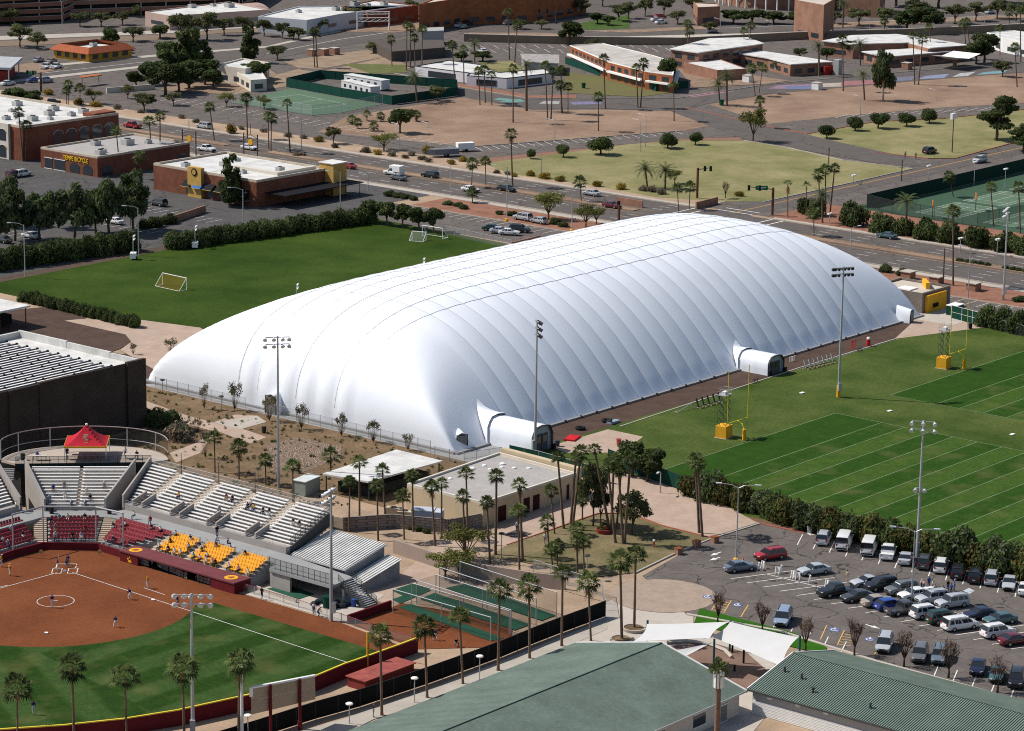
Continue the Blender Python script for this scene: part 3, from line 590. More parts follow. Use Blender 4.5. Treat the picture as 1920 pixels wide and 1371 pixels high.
def tier(name, label, o, ax, bx, rows, z0, dz, dep, lims, aisles=(), benches=True, seatmesh=None, cat='grandstand', pitch=.53, group=None, aw=1.1, deck=None):
    "stepped stand: o origin at front centre, ax away from the field, bx to the right; lims(a)->(b0,b1)"
    t = thing(name, label, cat, o, 0, group); rot = math.atan2(ax.y, ax.x)-math.pi/2; sp = []
    for r in range(rows):
        a0, a1 = r*dep, (r+1)*dep; l0, r0 = lims(a0); l1, r1 = lims(a1); z = z0+r*dz
        loc = lambda a, b_: (ax*a+bx*b_)
        m = MB(); m.prism([loc(a0, l0)[:2], loc(a0, r0)[:2], loc(a1, r1)[:2], loc(a1, l1)[:2]], 0 if r in (0,) else max(0, z-2.2), z); tr = m.ob('tread', deck or stand_conc, t)
        am = a0+dep*.62; l, rr = lims(am); seg = [l+.15]
        for s in aisles: seg += [s-aw/2, s+aw/2]
        seg += [rr-.15]
        for i in range(0, len(seg), 2):
            p0, p1 = seg[i], seg[i+1]
            if p1-p0 < .6: continue
            if benches: bench(t, loc(am, p0)+Vector((0, 0, z)), loc(am, p1)+Vector((0, 0, z)))
            else:
                n = int((p1-p0)/pitch); off = (p1-p0-n*pitch)/2
                for k in range(n): mk('seat', seatmesh, t, loc(am-.1, p0+off+pitch*(k+.5))+Vector((0, 0, z)), rot)
            for k in range(int((p1-p0)/.6)): sp.append(o+loc(am-.02, p0+.3+.6*k)+Vector((0, 0, z)))
        for s in aisles:
            if lims(a0)[0] < s < lims(a0)[1]: m = MB(); c_ = loc(a0+dep*.25, s); m.box(-aw*.45, -dep*.22, 0, aw*.45, dep*.22, .02 if r == 0 else dz*.5); m.ob('aisle_step', aisle_m, t, loc=c_+Vector((0, 0, z)), rot=rot)
    SPOTS[label] = sp
    return t
X, Y, ZZ = Vector((1, 0, 0)), Vector((0, 1, 0)), Vector((0, 0, 1))
# right upper bleachers (front x=-62, rows run along y)
WO = Vector((-62.0, -23.6, 0)); ais = [25.2, 17.3, 9.4, 1.6]
vom = [(q.y+23.6) for q in (G(282, 955, 2.8), G(346, 976, 2.8), G(413, 995, 2.8), G(483, 1016, 2.8))]
wl = 'long bleacher stand with silver benches and four aisles beside the desert garden'
wing = tier('bleacher_stand', wl, WO, X, -Y, 12, 3.75, .275, .65, lambda a: (-(32.1+.44*a), 0), [-v for v in vom], aw=1.3)
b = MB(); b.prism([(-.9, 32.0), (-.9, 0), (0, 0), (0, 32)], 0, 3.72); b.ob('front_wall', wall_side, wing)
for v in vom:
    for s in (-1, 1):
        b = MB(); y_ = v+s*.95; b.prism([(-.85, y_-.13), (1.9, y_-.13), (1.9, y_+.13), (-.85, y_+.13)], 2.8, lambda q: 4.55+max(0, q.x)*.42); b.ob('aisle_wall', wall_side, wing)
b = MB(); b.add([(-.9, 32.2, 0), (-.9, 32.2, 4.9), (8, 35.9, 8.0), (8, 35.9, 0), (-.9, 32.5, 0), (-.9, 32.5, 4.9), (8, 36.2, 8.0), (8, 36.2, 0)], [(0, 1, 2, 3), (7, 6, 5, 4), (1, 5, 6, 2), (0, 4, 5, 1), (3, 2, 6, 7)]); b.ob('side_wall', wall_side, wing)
bk = [WO+Vector((7.85, y_, 6.78)) for y_ in (35.6, 0)]
rail(wing, [Vector((7.9, 35.6, 6.8)), Vector((7.9, 0, 6.8))], 1.25, 2.0, .035, galv, mesh_grey)
rail(wing, [Vector((7.8, -.05, 6.8)), Vector((0, -.05, 3.8))], 1.1, 1.1, .035, steel_dark, mesh_dark)
rail(wing, [Vector((-.85, 31.8, 3.72)), Vector((-.85, .2, 3.72))], .5, 2.5, .02, galv)
b = MB(); b.prism([(0, -.02), (7.8, -.02), (7.8, -.2), (0, -.2)], lambda q: max(0, 2.6+q.x*.3), lambda q: 3.7+q.x*.385); b.ob('end_fascia', steel_dark, wing)
for v in vom:
    b = MB(); b.tube((7.9, v, 6.8), (7.9, v, 9.9), .06); b.ob('aisle_post', steel_dark, wing)
# centre upper bleachers
CO = SB(20.4, 0); cl = 'centre bleacher section with silver benches behind home plate'
cen = tier('bleacher_stand', cl, CO, AX, BX, 12, 3.3, .3, .69, lambda a: (-4.0-.42*a, 4.0+.42*a), [0], aw=.5)
def slantwall(par, a0, b0, z0, a1, b1, z1, th=.28, zb=0):
    p0 = AX*a0+BX*b0; p1 = AX*a1+BX*b1; n = (p1-p0).normalized(); n = Vector((-n.y, n.x, 0))*th
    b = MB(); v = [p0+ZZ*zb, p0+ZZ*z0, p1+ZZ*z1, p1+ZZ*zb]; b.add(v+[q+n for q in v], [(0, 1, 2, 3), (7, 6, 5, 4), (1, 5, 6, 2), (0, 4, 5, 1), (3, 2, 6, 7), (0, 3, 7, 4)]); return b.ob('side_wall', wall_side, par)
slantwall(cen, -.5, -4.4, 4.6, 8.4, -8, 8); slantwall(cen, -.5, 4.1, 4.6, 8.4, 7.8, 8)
b = MB()
for s in (-1, 1): p_ = AX*-.2+BX*s*1.0; b.beam(p_+ZZ*3.3, p_+AX*1.7+ZZ*3.3, .12, 1.4)
b.ob('aisle_wall', galv, cen); b = MB(); b.beam(AX*.0+BX*-4+ZZ*1.9, AX*0+BX*4+ZZ*1.9, .3, 2.6); b.ob('front_wall', wall_side, cen)
# left upper bleachers, mostly outside the picture
nl = (AX-BX).normalized(); tl = (AX*1+BX*1).normalized()
LO = SB(20.4, -8.6); ldir = Vector((-1, .0, 0)); lax = Vector((0, 1, 0))
lft = tier('bleacher_stand', 'bleacher section with silver benches at the left edge of the picture', LO, Y, X, 12, 3.75, .275, .65, lambda a: (-24, -.6+.44*a), [-5, -12], aw=1.2)
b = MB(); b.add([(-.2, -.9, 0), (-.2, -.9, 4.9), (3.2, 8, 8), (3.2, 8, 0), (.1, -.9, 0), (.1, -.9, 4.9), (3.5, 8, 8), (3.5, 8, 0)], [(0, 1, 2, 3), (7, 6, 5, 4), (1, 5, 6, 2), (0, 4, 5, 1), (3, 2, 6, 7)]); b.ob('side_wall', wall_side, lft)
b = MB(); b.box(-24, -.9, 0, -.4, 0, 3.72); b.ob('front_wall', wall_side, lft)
# concourse ring
con = [SB(16.9, -4.6), SB(16.9, 4.6), Vector((-66.6, 5.7, 0)), Vector((-67.0, -25.8, 0)), Vector((-69, -26.4, 0)), Vector((-69, -37.9, 0)), Vector((-64.3, -37.4, 0)), Vector((-62.9, -24, 0)), Vector((-62.9, 8.2, 0)), SB(20.4, 7), SB(20.4, -7.8), Vector((-96, 20, 0)), Vector((-96, 14.2, 0)), Vector((-74.7, 14.2, 0))]
b = MB(); b.prism([q[:2] for q in con], 2.35, 2.78); conc_o = b.ob('concourse', conc_grey, kind='structure')
b = MB(); wallpath(b, [(-67.3, -25.7), (-67.3, -5)], .25, 0, 2.35); wallpath(b, [(-64.0, -26), (-64.0, -37)], .2, 0, 2.35); wallpath(b, [(-68.6, -26.3), (-68.6, -30)], .3, 0, 2.35); b.ob('concourse_wall', wall_side, kind='structure')
rl = thing('concourse_railing', 'tall dark mesh railing along the concourse above the open dugout yard', 'railing'); rail(rl, [(-68.95, -26.4, 2.8), (-68.95, -37.8, 2.8)], 1.5, 1.0, .04, steel_dark, mesh_dark)
# lower seating
def lower(name, label, o, ax, bx, lims, sm, rows=6, z0=1.0, ais=(), group=None, dep=.9, dz=.27): return tier(name, label, o, ax, bx, rows, z0, dz, dep, lims, ais, False, sm, 'seating', .53, group, 1.0, conc_grey)
lower('seating_section', 'red seats in the middle section right behind home plate', SB(10.9, 0), AX, BX, lambda a: (-3.3-.1*a, 3.3+.1*a), SEAT_R)
lower('seating_section', 'red seats in the section right of the backstop beside the dugout roof', Vector((-71.9, 2.1, 0)), X, -Y, lambda a: (-1.5-.1*a-.3*a, 3.0+.95*a), SEAT_R, 6, 1.0, (), None, .88)
lower('seating_section', 'red seats in the section left of the backstop under most spectators', Vector((-81.2, 10.5, 0)), Y, X, lambda a: (-9, 3.5+.38*a), SEAT_R)
for i, (p_, nm) in enumerate((((-6.2, -11.4), 'gold seats in the section nearest the red seats above the dugout roof'), ((-12.4, -18.2), 'gold seats in the middle section above the dugout roof'), ((-19.2, -24.6), 'gold seats in the last section above the right dugout end'))):
    t = lower('seating_section', nm, Vector((-70.9, p_[0], 0)), X, -Y, lambda a, L_=p_[0]-p_[1]: (0, L_), SEAT_G, 5, 1.45, (), 'gold seat sections above the dugout', .78, .27)
    rail(t, [Vector((3.95, -.2, 2.7)), Vector((3.95, p_[1]-p_[0]+.2, 2.7))], .95, 1.4, .03)
    for yy in (-.3, p_[1]-p_[0]+.3): rail(t, [Vector((3.9, yy, 2.75)), Vector((2.6, yy, 2.3))], .9, .7, .03)
for y_ in (-5.5, -11.9, -18.7):
    st = MB()
    for k in range(5): st.box(-70.9+k*.78, y_-.45, 0, -70.12+k*.78, y_+.45, 1.45+k*.27-.01)
    st.ob('stair_aisle', aisle_m, kind='structure')
for s in (-1, 1):
    st = MB()
    for k in range(12):
        a0 = 11+k*.5; z = .9+k*.16; p_ = [SB(a0, s*(3.5+.1*(a0-11))), SB(a0, s*(5.3+.1*(a0-11))), SB(a0+.5, s*(5.3+.1*(a0-11))), SB(a0+.5, s*(3.5+.1*(a0-11)))]
        st.prism([q[:2] for q in p_], 0, z)
    st.ob('stair_aisle', aisle_m, kind='structure')
# field walls and dugouts
b = MB(); pw = [(-140, 9.2), (-85.7, 9.3), (-82.9, 9.6), (-77.5, 9.3), (-72.8, 3.4), (-72.9, -2.2)]
fw_ = thing('field_wall', 'low maroon padded wall curving behind home plate', 'wall')
for a, c in zip(pw, pw[1:]): b = MB(); wallpath(b, [a, c], .3, 0, 1.05); b.ob('wall_pad', maroon, fw_)
for q in ((78, 1033), (188, 1033)):
    o_ = G(*q, .6); b = MB(); b.tube((o_.x-.25, o_.y-.2, .55), (o_.x-.33, o_.y-.27, .55), .3, n=12); b.ob('round_emblem', mat('emblem', (.45, .33, .12), .7), fw_)
dg = thing('dugout', 'long maroon dugout roof with black opening below the gold seats', 'dugout')
b = MB(); b.box(-74.2, -24.9, 1.38, -70.95, -2.6, 1.58); b.ob('roof', maroon_roof, dg)
for y0, y1 in ((-24.9, -20.4), (-6.2, -2.6)): b = MB(); b.box(-74.1, y0+.03, 0, -73.8, y1-.03, 1.375); b.ob('front_panel', maroon, dg)
for y_ in (-24.85, -2.65): b = MB(); b.box(-73.79, y_-.02 if y_ < -10 else y_-.1, 0, -71, y_+.1 if y_ < -10 else y_+.02, 1.375); b.ob('end_panel', maroon, dg)
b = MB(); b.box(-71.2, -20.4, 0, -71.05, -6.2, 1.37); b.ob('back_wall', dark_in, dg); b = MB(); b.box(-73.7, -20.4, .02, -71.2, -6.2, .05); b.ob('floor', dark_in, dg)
for y_ in (-9, -12, -15, -18): b = MB(); b.tube((-73.9, y_, 0), (-73.9, y_, 1.37), .05); b.ob('post', black, dg)
for y_ in (-4.2, -22.8):
    b = MB(); b.lathe([(.95, 0), (.95, .012)], 18, (0, 0)); o = b.ob('round_logo', gold, dg, loc=(-72.6, y_, 1.585))
    b = MB(); b.lathe([(.55, .012), (.55, .02)], 14); b.ob('logo_disc', mat('logo_in', (.5, .2, .04), .8, .2, 2), o); b = MB(); b.add([(-.3, .25, .024), (-.1, .3, .024), (.3, -.25, .024), (.1, -.32, .024)], [(0, 1, 2, 3)]); b.add([(-.35, -.25, .025), (.35, -.1, .025), (.35, .05, .025), (-.35, -.1, .025)], [(0, 1, 2, 3)]); b.ob('logo_mark', maroon, o)
b = MB(); b.add([(-74.13, -5.0, .2), (-74.13, -4.2, .2), (-74.13, -4.6, 1.1)], [(0, 1, 2)]); b.add([(-74.13, -4.75, .55), (-74.13, -4.1, .55), (-74.13, -4.1, .8), (-74.13, -4.75, .8)], [(0, 1, 2, 3)]); b.ob('gold_emblem', gold, dg)
for k, (a, c) in enumerate(((G(258, 1057), G(279, 1064)), (G(295, 1064), G(351, 1087)), (G(369, 1090), G(395, 1098)))):
    t = thing('rail_bench', 'maroon rail with white netting in front of the dugout, %s of three from left' % nth(k), 'rail', a, 0, 'rails in front of the dugout'); d = c-a
    rail(t, [Vector(), d], 1.0, 1.5, .05, maroon); b = MB(); b.quad(Vector((0, 0, .1)), d+ZZ*.1, d+ZZ*.9, ZZ*.9); b.ob('netting', mat('white_net', (.6, .6, .55), .8, 0, alpha=.3), t); b = MB(); b.beam(ZZ*1.03, d+ZZ*1.03, .18, .07); b.ob('rail_pad', maroon, t)
# backstop
bp = [Vector((-82.6, 9.75, 0)), Vector((-77.2, 9.6, 0)), Vector((-72.4, 4.0, 0)), Vector((-71.9, -1.0, 0))]
bs = thing('backstop', 'tall netted backstop on four grey posts behind home plate', 'backstop')
for q in bp: b = MB(); b.tube(q, q+ZZ*6.1, .1, .1, 8); b.ob('post', galv, bs)
for a, c in zip(bp, bp[1:]):
    b = MB(); b.tube(a+ZZ*6.1, c+ZZ*6.1, .12, n=8); b.ob('top_rail', galv, bs); b = MB(); b.quad(a+ZZ*1, c+ZZ*1, c+ZZ*6, a+ZZ*6); b.ob('net', mat('fine_net', (.05, .05, .05), .8, 0, alpha=.09), bs)
# deck with tent behind the centre stand
DZ = 6.7
dk = thing('viewing_deck', 'curved viewing deck with dark fascia and mesh fence above the centre bleachers', 'deck')
arcp = [SB(31.4+10.2*math.sin(t)**.8, 12.3*-math.cos(t)) for t in np.linspace(.12, math.pi-.12, 25)]
dp = [SB(31.2, -9.8)]+arcp+[SB(32, 10)]
b = MB(); b.prism([q[:2] for q in dp], DZ-.35, DZ); b.ob('deck_floor', mat('deck_floor', (.42, .36, .3), .9, .1, .5), dk)
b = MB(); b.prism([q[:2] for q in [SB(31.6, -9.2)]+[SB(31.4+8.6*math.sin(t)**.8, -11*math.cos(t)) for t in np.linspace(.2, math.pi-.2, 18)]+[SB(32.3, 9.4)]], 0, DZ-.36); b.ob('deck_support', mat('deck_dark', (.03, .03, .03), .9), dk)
b = MB(); b.beam(SB(31.0, -9.9, DZ-.55), SB(31.8, 9.9, DZ-.55), .2, 1.1); b.ob('fascia', mat('deck_fascia', (.022, .03, .028), .7), dk)
fr = [SB(31.05, -9.8, DZ), SB(31.85, 9.8, DZ)]
rail(dk, fr, 1.05, 1.25, .04, steel_dark, mesh_dark)
top = [q+ZZ*DZ for q in arcp]
for k, (a, c) in enumerate(zip(top, top[1:])):
    b = MB(); b.quad(a+ZZ*.2, c+ZZ*.2, c+ZZ*2.9, a+ZZ*2.9); b.ob('fence_panel', mat('deck_mesh', (.03, .028, .025), .8, 0, alpha=.5), dk); b = MB(); b.tube(a+ZZ*2.9, c+ZZ*2.9, .09, n=6); b.ob('top_rail', mat('rail_brown', (.3, .24, .22), .6), dk)
    b = MB(); b.tube(a+ZZ*1.05, c+ZZ*1.05, .045, n=5); b.ob('mid_rail', galv, dk)
    if k % 4 == 0: b = MB(); b.tube(a, a+ZZ*2.9, .09, n=6); b.ob('fence_post', galv, dk)
for s in (-1, 1):
    m = MB()
    for k in range(7): p_ = [SB(30.9-k*.3, s*10), SB(30.9-k*.3, s*12.2), SB(31.2-k*.3, s*12.2), SB(31.2-k*.3, s*10)]; m.prism([q[:2] for q in p_], DZ-.9-k*.18, DZ-.75-k*.18)
    m.ob('deck_stair', conc_grey, dk)
tc = SB(35.2, .2, DZ); tt = thing('canopy_tent', 'red peaked canopy tent with gold trim on the viewing deck', 'tent', tc, R(42.9-90))
hs = 3.1; tm = mat('tent_red', (.42, .02, .035), .6, .06, 1)
b = MB(); n = 16
def tz(x, y): r_ = max(abs(x), abs(y))/hs; return 2.3+2.3*(1-r_)**1.7*(1) + .35*(1-r_)
b.add([(hs*(2*i/n-1), hs*(2*j/n-1), tz(hs*(2*i/n-1), hs*(2*j/n-1))) for i in range(n+1) for j in range(n+1)], [(i*(n+1)+j, (i+1)*(n+1)+j, (i+1)*(n+1)+j+1, i*(n+1)+j+1) for i in range(n) for j in range(n)]); b.ob('canopy', tm, tt)
b = MB()
for a, c in (((-hs, -hs), (hs, -hs)), ((hs, -hs), (hs, hs)), ((hs, hs), (-hs, hs)), ((-hs, hs), (-hs, -hs))): b.beam((*a, 2.2), (*c, 2.2), .05, .28)
b.ob('gold_trim', gold, tt)
for sx in (-1, 1):
    for sy in (-1, 1): b = MB(); b.tube((sx*hs*.98, sy*hs*.98, 0), (sx*hs*.98, sy*hs*.98, 2.2), .06); b.ob('leg', white, tt)
b = MB(); b.box(-.35, -1.75, 3.02, .1, -1.7, 3.5); b.box(-.05, -1.95, 2.85, .4, -1.9, 3.1); b.box(-.3, -1.6, 3.4, .3, -1.55, 3.75); b.box(-.2, -2.3, 2.62, .35, -2.25, 2.74); b.ob('front_emblem', mat('emblem_cream', (.62, .5, .32), .8, .3, 4), tt)
b = MB(); b.lathe([(.0, 4.6), (.16, 4.7), (.2, 4.85), (.16, 5.0), (0, 5.05)], 8); b.ob('finial_lamp', white, tt)
tbm = mat('table_top', (.45, .4, .36), .8)
for k, (a, b_) in enumerate(((33.4, -1.6), (33.6, 1.0), (33.0, -6.5), (33.6, 6.9))):
    t = thing('deck_table', 'small table on the viewing deck, %s from the left' % nth((1, 2, 0, 3)[k]), 'table', SB(a, b_, DZ), R(43-90), 'tables on the viewing deck'); m = MB(); m.box(-1.0, -.4, .7, 1.0, .4, .75); m.ob('table_top', tbm, t)
    for sx in (-.9, .9):
        for sy in (-.32, .32): m = MB(); m.tube((sx, sy, 0), (sx, sy, .7), .03, n=5); m.ob('leg', steel_dark, t)
for k, (a, b_, z_, lb) in enumerate(((33.2, -9.0, DZ, 'dark round bin at the left end of the viewing deck'), (18.6, -3.5, 2.8, 'dark bin left of the centre section on the concourse'), (18.4, 4.7, 2.8, 'dark bin right of the centre section on the concourse'))):
    m = MB(); m.lathe([(.3, 0), (.36, .9), (.37, .95), (.33, .96)], 12); tag(m.ob('trash_bin', mat('bin_dark', (.03, .03, .03), .6), loc=SB(a, b_, z_)), lb, 'bin')
# equipment shed with metal roof
sh = thing('equipment_shed', 'low grey shed with ribbed white metal roof at the end of the grandstand', 'shed')
def sr(x): return 2.9-(x+61.9)*-.02
shw = bricky('shed_block', (.34, .34, .345), (.30, .30, .31), .6, .2)
R0, R1, RY0, RY1 = -62.5, -54.3, -24.0, -34.3
def roofz(x): return 2.75+(x-R0)*(4.5-2.75)/(R1-R0)
b = MB(); b.prism([(R0+.2, RY1+.2), (R1-.2, RY1+.2), (R1-.2, RY0-.2), (R0+.2, RY0-.2)], 0, lambda q: roofz(q.x)-.26); b.ob('wall', shw, sh)
b = MB(); v = [(R0, RY0, roofz(R0)), (R0, RY1, roofz(R0)), (R1, RY1, roofz(R1)), (R1, RY0, roofz(R1))]; b.add(v+[(q[0], q[1], q[2]-.25) for q in v], [(0, 3, 2, 1), (4, 5, 6, 7), (0, 1, 5, 4), (1, 2, 6, 5), (2, 3, 7, 6), (3, 0, 4, 7)]); rf = b.ob('roof', roof_white, sh)
me = MB().beam((R0, 0, roofz(R0)+.05), (R1, 0, roofz(R1)+.05), .13, .12).mesh('roof_rib', roof_white)
for k in range(21): mk('roof_rib', me, rf, (0, RY0-.25-.49*k, 0))
lz = lambda x: 1.45+(x+62.2)*.2
b = MB(); b.prism([(-62.2, -34.6), (-62.2, -37), (-54.6, -37), (-54.6, -34.6)], 0, lambda q: lz(q.x)-.1); b.ob('side_wall', shw, sh)
b = MB(); v = [(-62.5, -34.5, lz(-62.5)+.02), (-62.5, -37.2, lz(-62.5)-.08), (-54.3, -37.2, lz(-54.3)-.08), (-54.3, -34.5, lz(-54.3)+.02)]; b.add(v+[(q[0], q[1], q[2]-.08) for q in v], [(0, 3, 2, 1), (4, 5, 6, 7), (0, 1, 5, 4), (1, 2, 6, 5), (2, 3, 7, 6), (3, 0, 4, 7)]); lr = b.ob('lean_to_roof', roof_white, sh)
me = MB().beam((-62.4, 0, lz(-62.4)+.05), (-54.4, 0, lz(-54.4)+.05), .11, .1).mesh('roof_rib', roof_white)
for k in range(5): mk('roof_rib', me, lr, (0, -34.8-.5*k, -.02*k))
# stair at the end of the concourse
st = thing('steel_stair', 'dark steel stair going down from the concourse beside the shed', 'stair')
for k in range(15):
    m = MB(); y_ = -37.3-k*.3; z_ = 2.7-k*.18; m.box(-66.9, y_-.3, z_-.05, -64.6, y_, z_); m.ob('tread', galv, st)
for x_ in (-67.0, -64.5):
    m = MB(); m.beam((x_, -37.2, 2.55), (x_, -41.9, -.05+.1), .1, .3); m.ob('stringer', steel_dark, st); rail(st, [(x_, -37.2, 2.75), (x_, -41.8, .1)], 1.0, 1.0, .035, steel_dark, mesh_dark)
for x_ in (-67, -64.7): m = MB(); m.box(x_, -38.2, 0, x_+.2, -37.9, 2.4); m.ob('support_post', galv, st)
# outfield wall
ow = thing('outfield_wall', 'maroon outfield wall with yellow top padding curving round the grass', 'wall')
for a, c in zip(OW, OW[1:]):
    n = max(1, round((c-a).length/6)); a0 = Vector((a.x, a.y, 0)); c0 = Vector((c.x, c.y, 0))
    for i in range(n):
        p0, p1 = a0.lerp(c0, i/n), a0.lerp(c0, (i+1)/n); m = MB(); m.beam(p0+ZZ*.95, p1+ZZ*.95, .15, 1.9); m.ob('wall_panel', maroon, ow)
        m = MB(); m.beam(p0+ZZ*1.97, p1+ZZ*1.97, .22, .14); m.ob('yellow_cap', mat('cap_yellow', (.72, .55, .06), .6), ow)
b0, b1 = Vector((OW[7].x, OW[7].y, 0)), Vector((OW[6].x, OW[6].y, 0)); bd = (b1-b0).normalized(); bn = Vector((bd.y, -bd.x, 0)); bn = bn if bn.y < 0 else -bn
bb = thing('scoreboard', 'tan back of the outfield scoreboard on two maroon posts', 'scoreboard')
TL, TR, BL, BR = [ONY(x, y, -66.4) for x, y in ((471, 1291), (591, 1268), (472, 1340), (592, 1311))]
pm = mat('board_tan', (.38, .28, .2), .85, .12, .6); N3 = [0, .27, .73, 1]
for i in range(3):
    for j in range(2):
        f0, f1 = N3[i]+.004, N3[i+1]-.004; g0, g1 = (0, .47) if j == 0 else (.485, 1); q = lambda f, g: TL.lerp(TR, f).lerp(BL.lerp(BR, f), g); m = MB(); v = [q(f0, g0), q(f1, g0), q(f1, g1), q(f0, g1)]; m.add(v+[k+Vector((0, .12, 0)) for k in v], [(3, 2, 1, 0), (4, 5, 6, 7), (0, 1, 5, 4), (1, 2, 6, 5), (2, 3, 7, 6), (3, 0, 4, 7)]); m.ob('back_panel', pm, bb)
m = MB(); m.beam(TL+ZZ*.1, TR+ZZ*.1, .35, .2); m.ob('top_trim', white, bb); m = MB(); m.beam(TL+ZZ*.1, TL-ZZ*1.0, .3, .3); m.ob('corner_trim', white, bb)
for f in N3[1:3]: q_ = TL.lerp(TR, f)+Vector((0, -.25, 0)); m = MB(); m.tube((q_.x, q_.y, 0), (q_.x, q_.y, q_.z+.1), .2, n=10); m.ob('post', maroon, bb); m = MB(); m.tube((q_.x, q_.y, 0), (q_.x, q_.y, 1.1), .28, n=10); m.ob('post_sleeve', maroon, bb)
fp = thing('foul_pole', 'yellow foul pole on the maroon outfield wall', 'pole', Vector((OW[9].x, OW[9].y, 0))); m = MB(); m.tube((0, 0, 0), (0, 0, 5.1), .12, n=8); m.ob('pole', gold, fp); m = MB(); m.box(.1, -.2, 2.2, .14, .25, 5); m.ob('wing_screen', mat('yellow_mesh', (.7, .4, .05), .7), fp)
# red storage shed behind the outfield wall
rs = thing('storage_shed', 'flat red storage shed between the outfield wall and black fence', 'shed'); q = [G(658, 1282), G(716, 1258), G(768, 1270), G(690, 1297)]; q0 = G(690, 1297)
m = MB(); m.box(q0.x-.3, q0.y+.2, 0, q0.x+8.6, q0.y+3.1, 1.3); m.ob('wall', mat('shed_red', (.2, .04, .034), .7, .15, 1), rs); m = MB(); m.box(q0.x-.5, q0.y, 1.31, q0.x+8.8, q0.y+3.3, 1.42); m.ob('roof', mat('shed_red_roof', (.29, .08, .065), .8, .3, .8), rs); m = MB(); m.add([(q0.x+8.8, q0.y, 1.35), (q0.x+11, q0.y, .5), (q0.x+8.8, q0.y+3.3, 1.35)], [(0, 1, 2)]); m.ob('awning', mat('shed_red', (.2, .04, .034)), rs)
# fences
def fence(name, label, pts, h, panel, post=galv, step=3.0, rail_m=None, group=None, double=False):
    pts = resample(pts, step); t = thing(name, label, 'fence', pts[0], 0, group); o_ = pts[0]
    pm_ = MB().tube((0, 0, 0), (0, 0, h+.08), .05, n=6).mesh('post', post)
    for q in pts: mk('post', pm_, t, q-o_)
    for a, c in zip(pts, pts[1:]):
        a = a-o_; c = c-o_; m = MB(); m.quad(a+ZZ*.08, c+ZZ*.08, c+ZZ*(h-.03), a+ZZ*(h-.03)); m.ob('panel', panel, t); m = MB(); m.tube(a+ZZ*h, c+ZZ*h, .035, n=5)
        if double: m.tube(a+ZZ*h*.5, c+ZZ*h*.5, .03, n=5)
        m.ob('top_rail', rail_m or post, t)
    return t
fence('screened_fence', 'long black screened fence running along the walk beside the palms', P((1135, 1157), (1100, 1170), (1054, 1187), (1000, 1208), (940, 1233), (889, 1252), (800, 1284), (675, 1326), (592, 1349), (480, 1385), (300, 1440)), 2.25, screen_black, steel_dark, 3.0)
fence('field_rail', 'low maroon-topped rail between the warning track and bullpen yard', P((450, 1107), (560, 1140), (640, 1166), (720, 1195), (770, 1207)), 1.1, mesh_grey, galv, 3.0, mat('maroon_rail', (.25, .07, .09), .6))
w_ = MB(); wallpath(w_, [G(652, 1170)[:2], G(733, 1142)[:2]], .3, 0, 1.2); tag(w_.ob('pad_wall', maroon), 'short maroon padded wall between bullpen and dugout yard', 'wall')
w_ = MB(); wallpath(w_, [G(480, 1105)[:2], G(556, 1131)[:2]], .3, 0, .5); tag(w_.ob('yard_wall', conc_lite), 'low pale wall edging the dugout yard beside green mat', 'wall')
# batting cages: posts, cables and nets
def cage(label, a, c, wd, h):
    a, c = G(*a), G(*c); d = (c-a).normalized(); n = Vector((-d.y, d.x, 0)) if True else d; t = thing('batting_cage', label, 'batting cage', a, 0, 'netted batting cages beside the black fence'); Lg = (c-a).length
    for f in (0, .5, 1):
        for s in (0, 1): m = MB(); p_ = d*Lg*f+n*wd*s; m.tube(p_, p_+ZZ*h, .07, n=6); m.ob('post', galv, t)
    for s in (0, 1): m = MB(); m.tube(n*wd*s+ZZ*h, d*Lg+n*wd*s+ZZ*h, .06, n=5); m.ob('top_pipe', galv, t); m = MB(); m.quad(n*wd*s+ZZ*.05, d*Lg+n*wd*s+ZZ*.05, d*Lg+n*wd*s+ZZ*h, n*wd*s+ZZ*h); m.ob('side_net', net_mat, t)
    for f in (0, 1): p_ = d*Lg*f; m = MB(); m.quad(p_+ZZ*.05, p_+n*wd+ZZ*.05, p_+n*wd+ZZ*h, p_+ZZ*h); m.ob('end_net', net_mat, t)
    m = MB(); m.quad(ZZ*h, d*Lg+ZZ*h, d*Lg+n*wd+ZZ*h, n*wd+ZZ*h); m.ob('roof_net', net_mat, t)
cage('netted batting cage over the green mat nearest the red clay bullpen', (737, 1150), (920, 1204), 3.6, 3.3); cage('netted batting cage over the middle green mat', (781, 1133), (958, 1190), 3.6, 3.3); cage('netted batting cage over the farthest green mat beside the wall', (824, 1112), (1005, 1172), 3.8, 3.6)
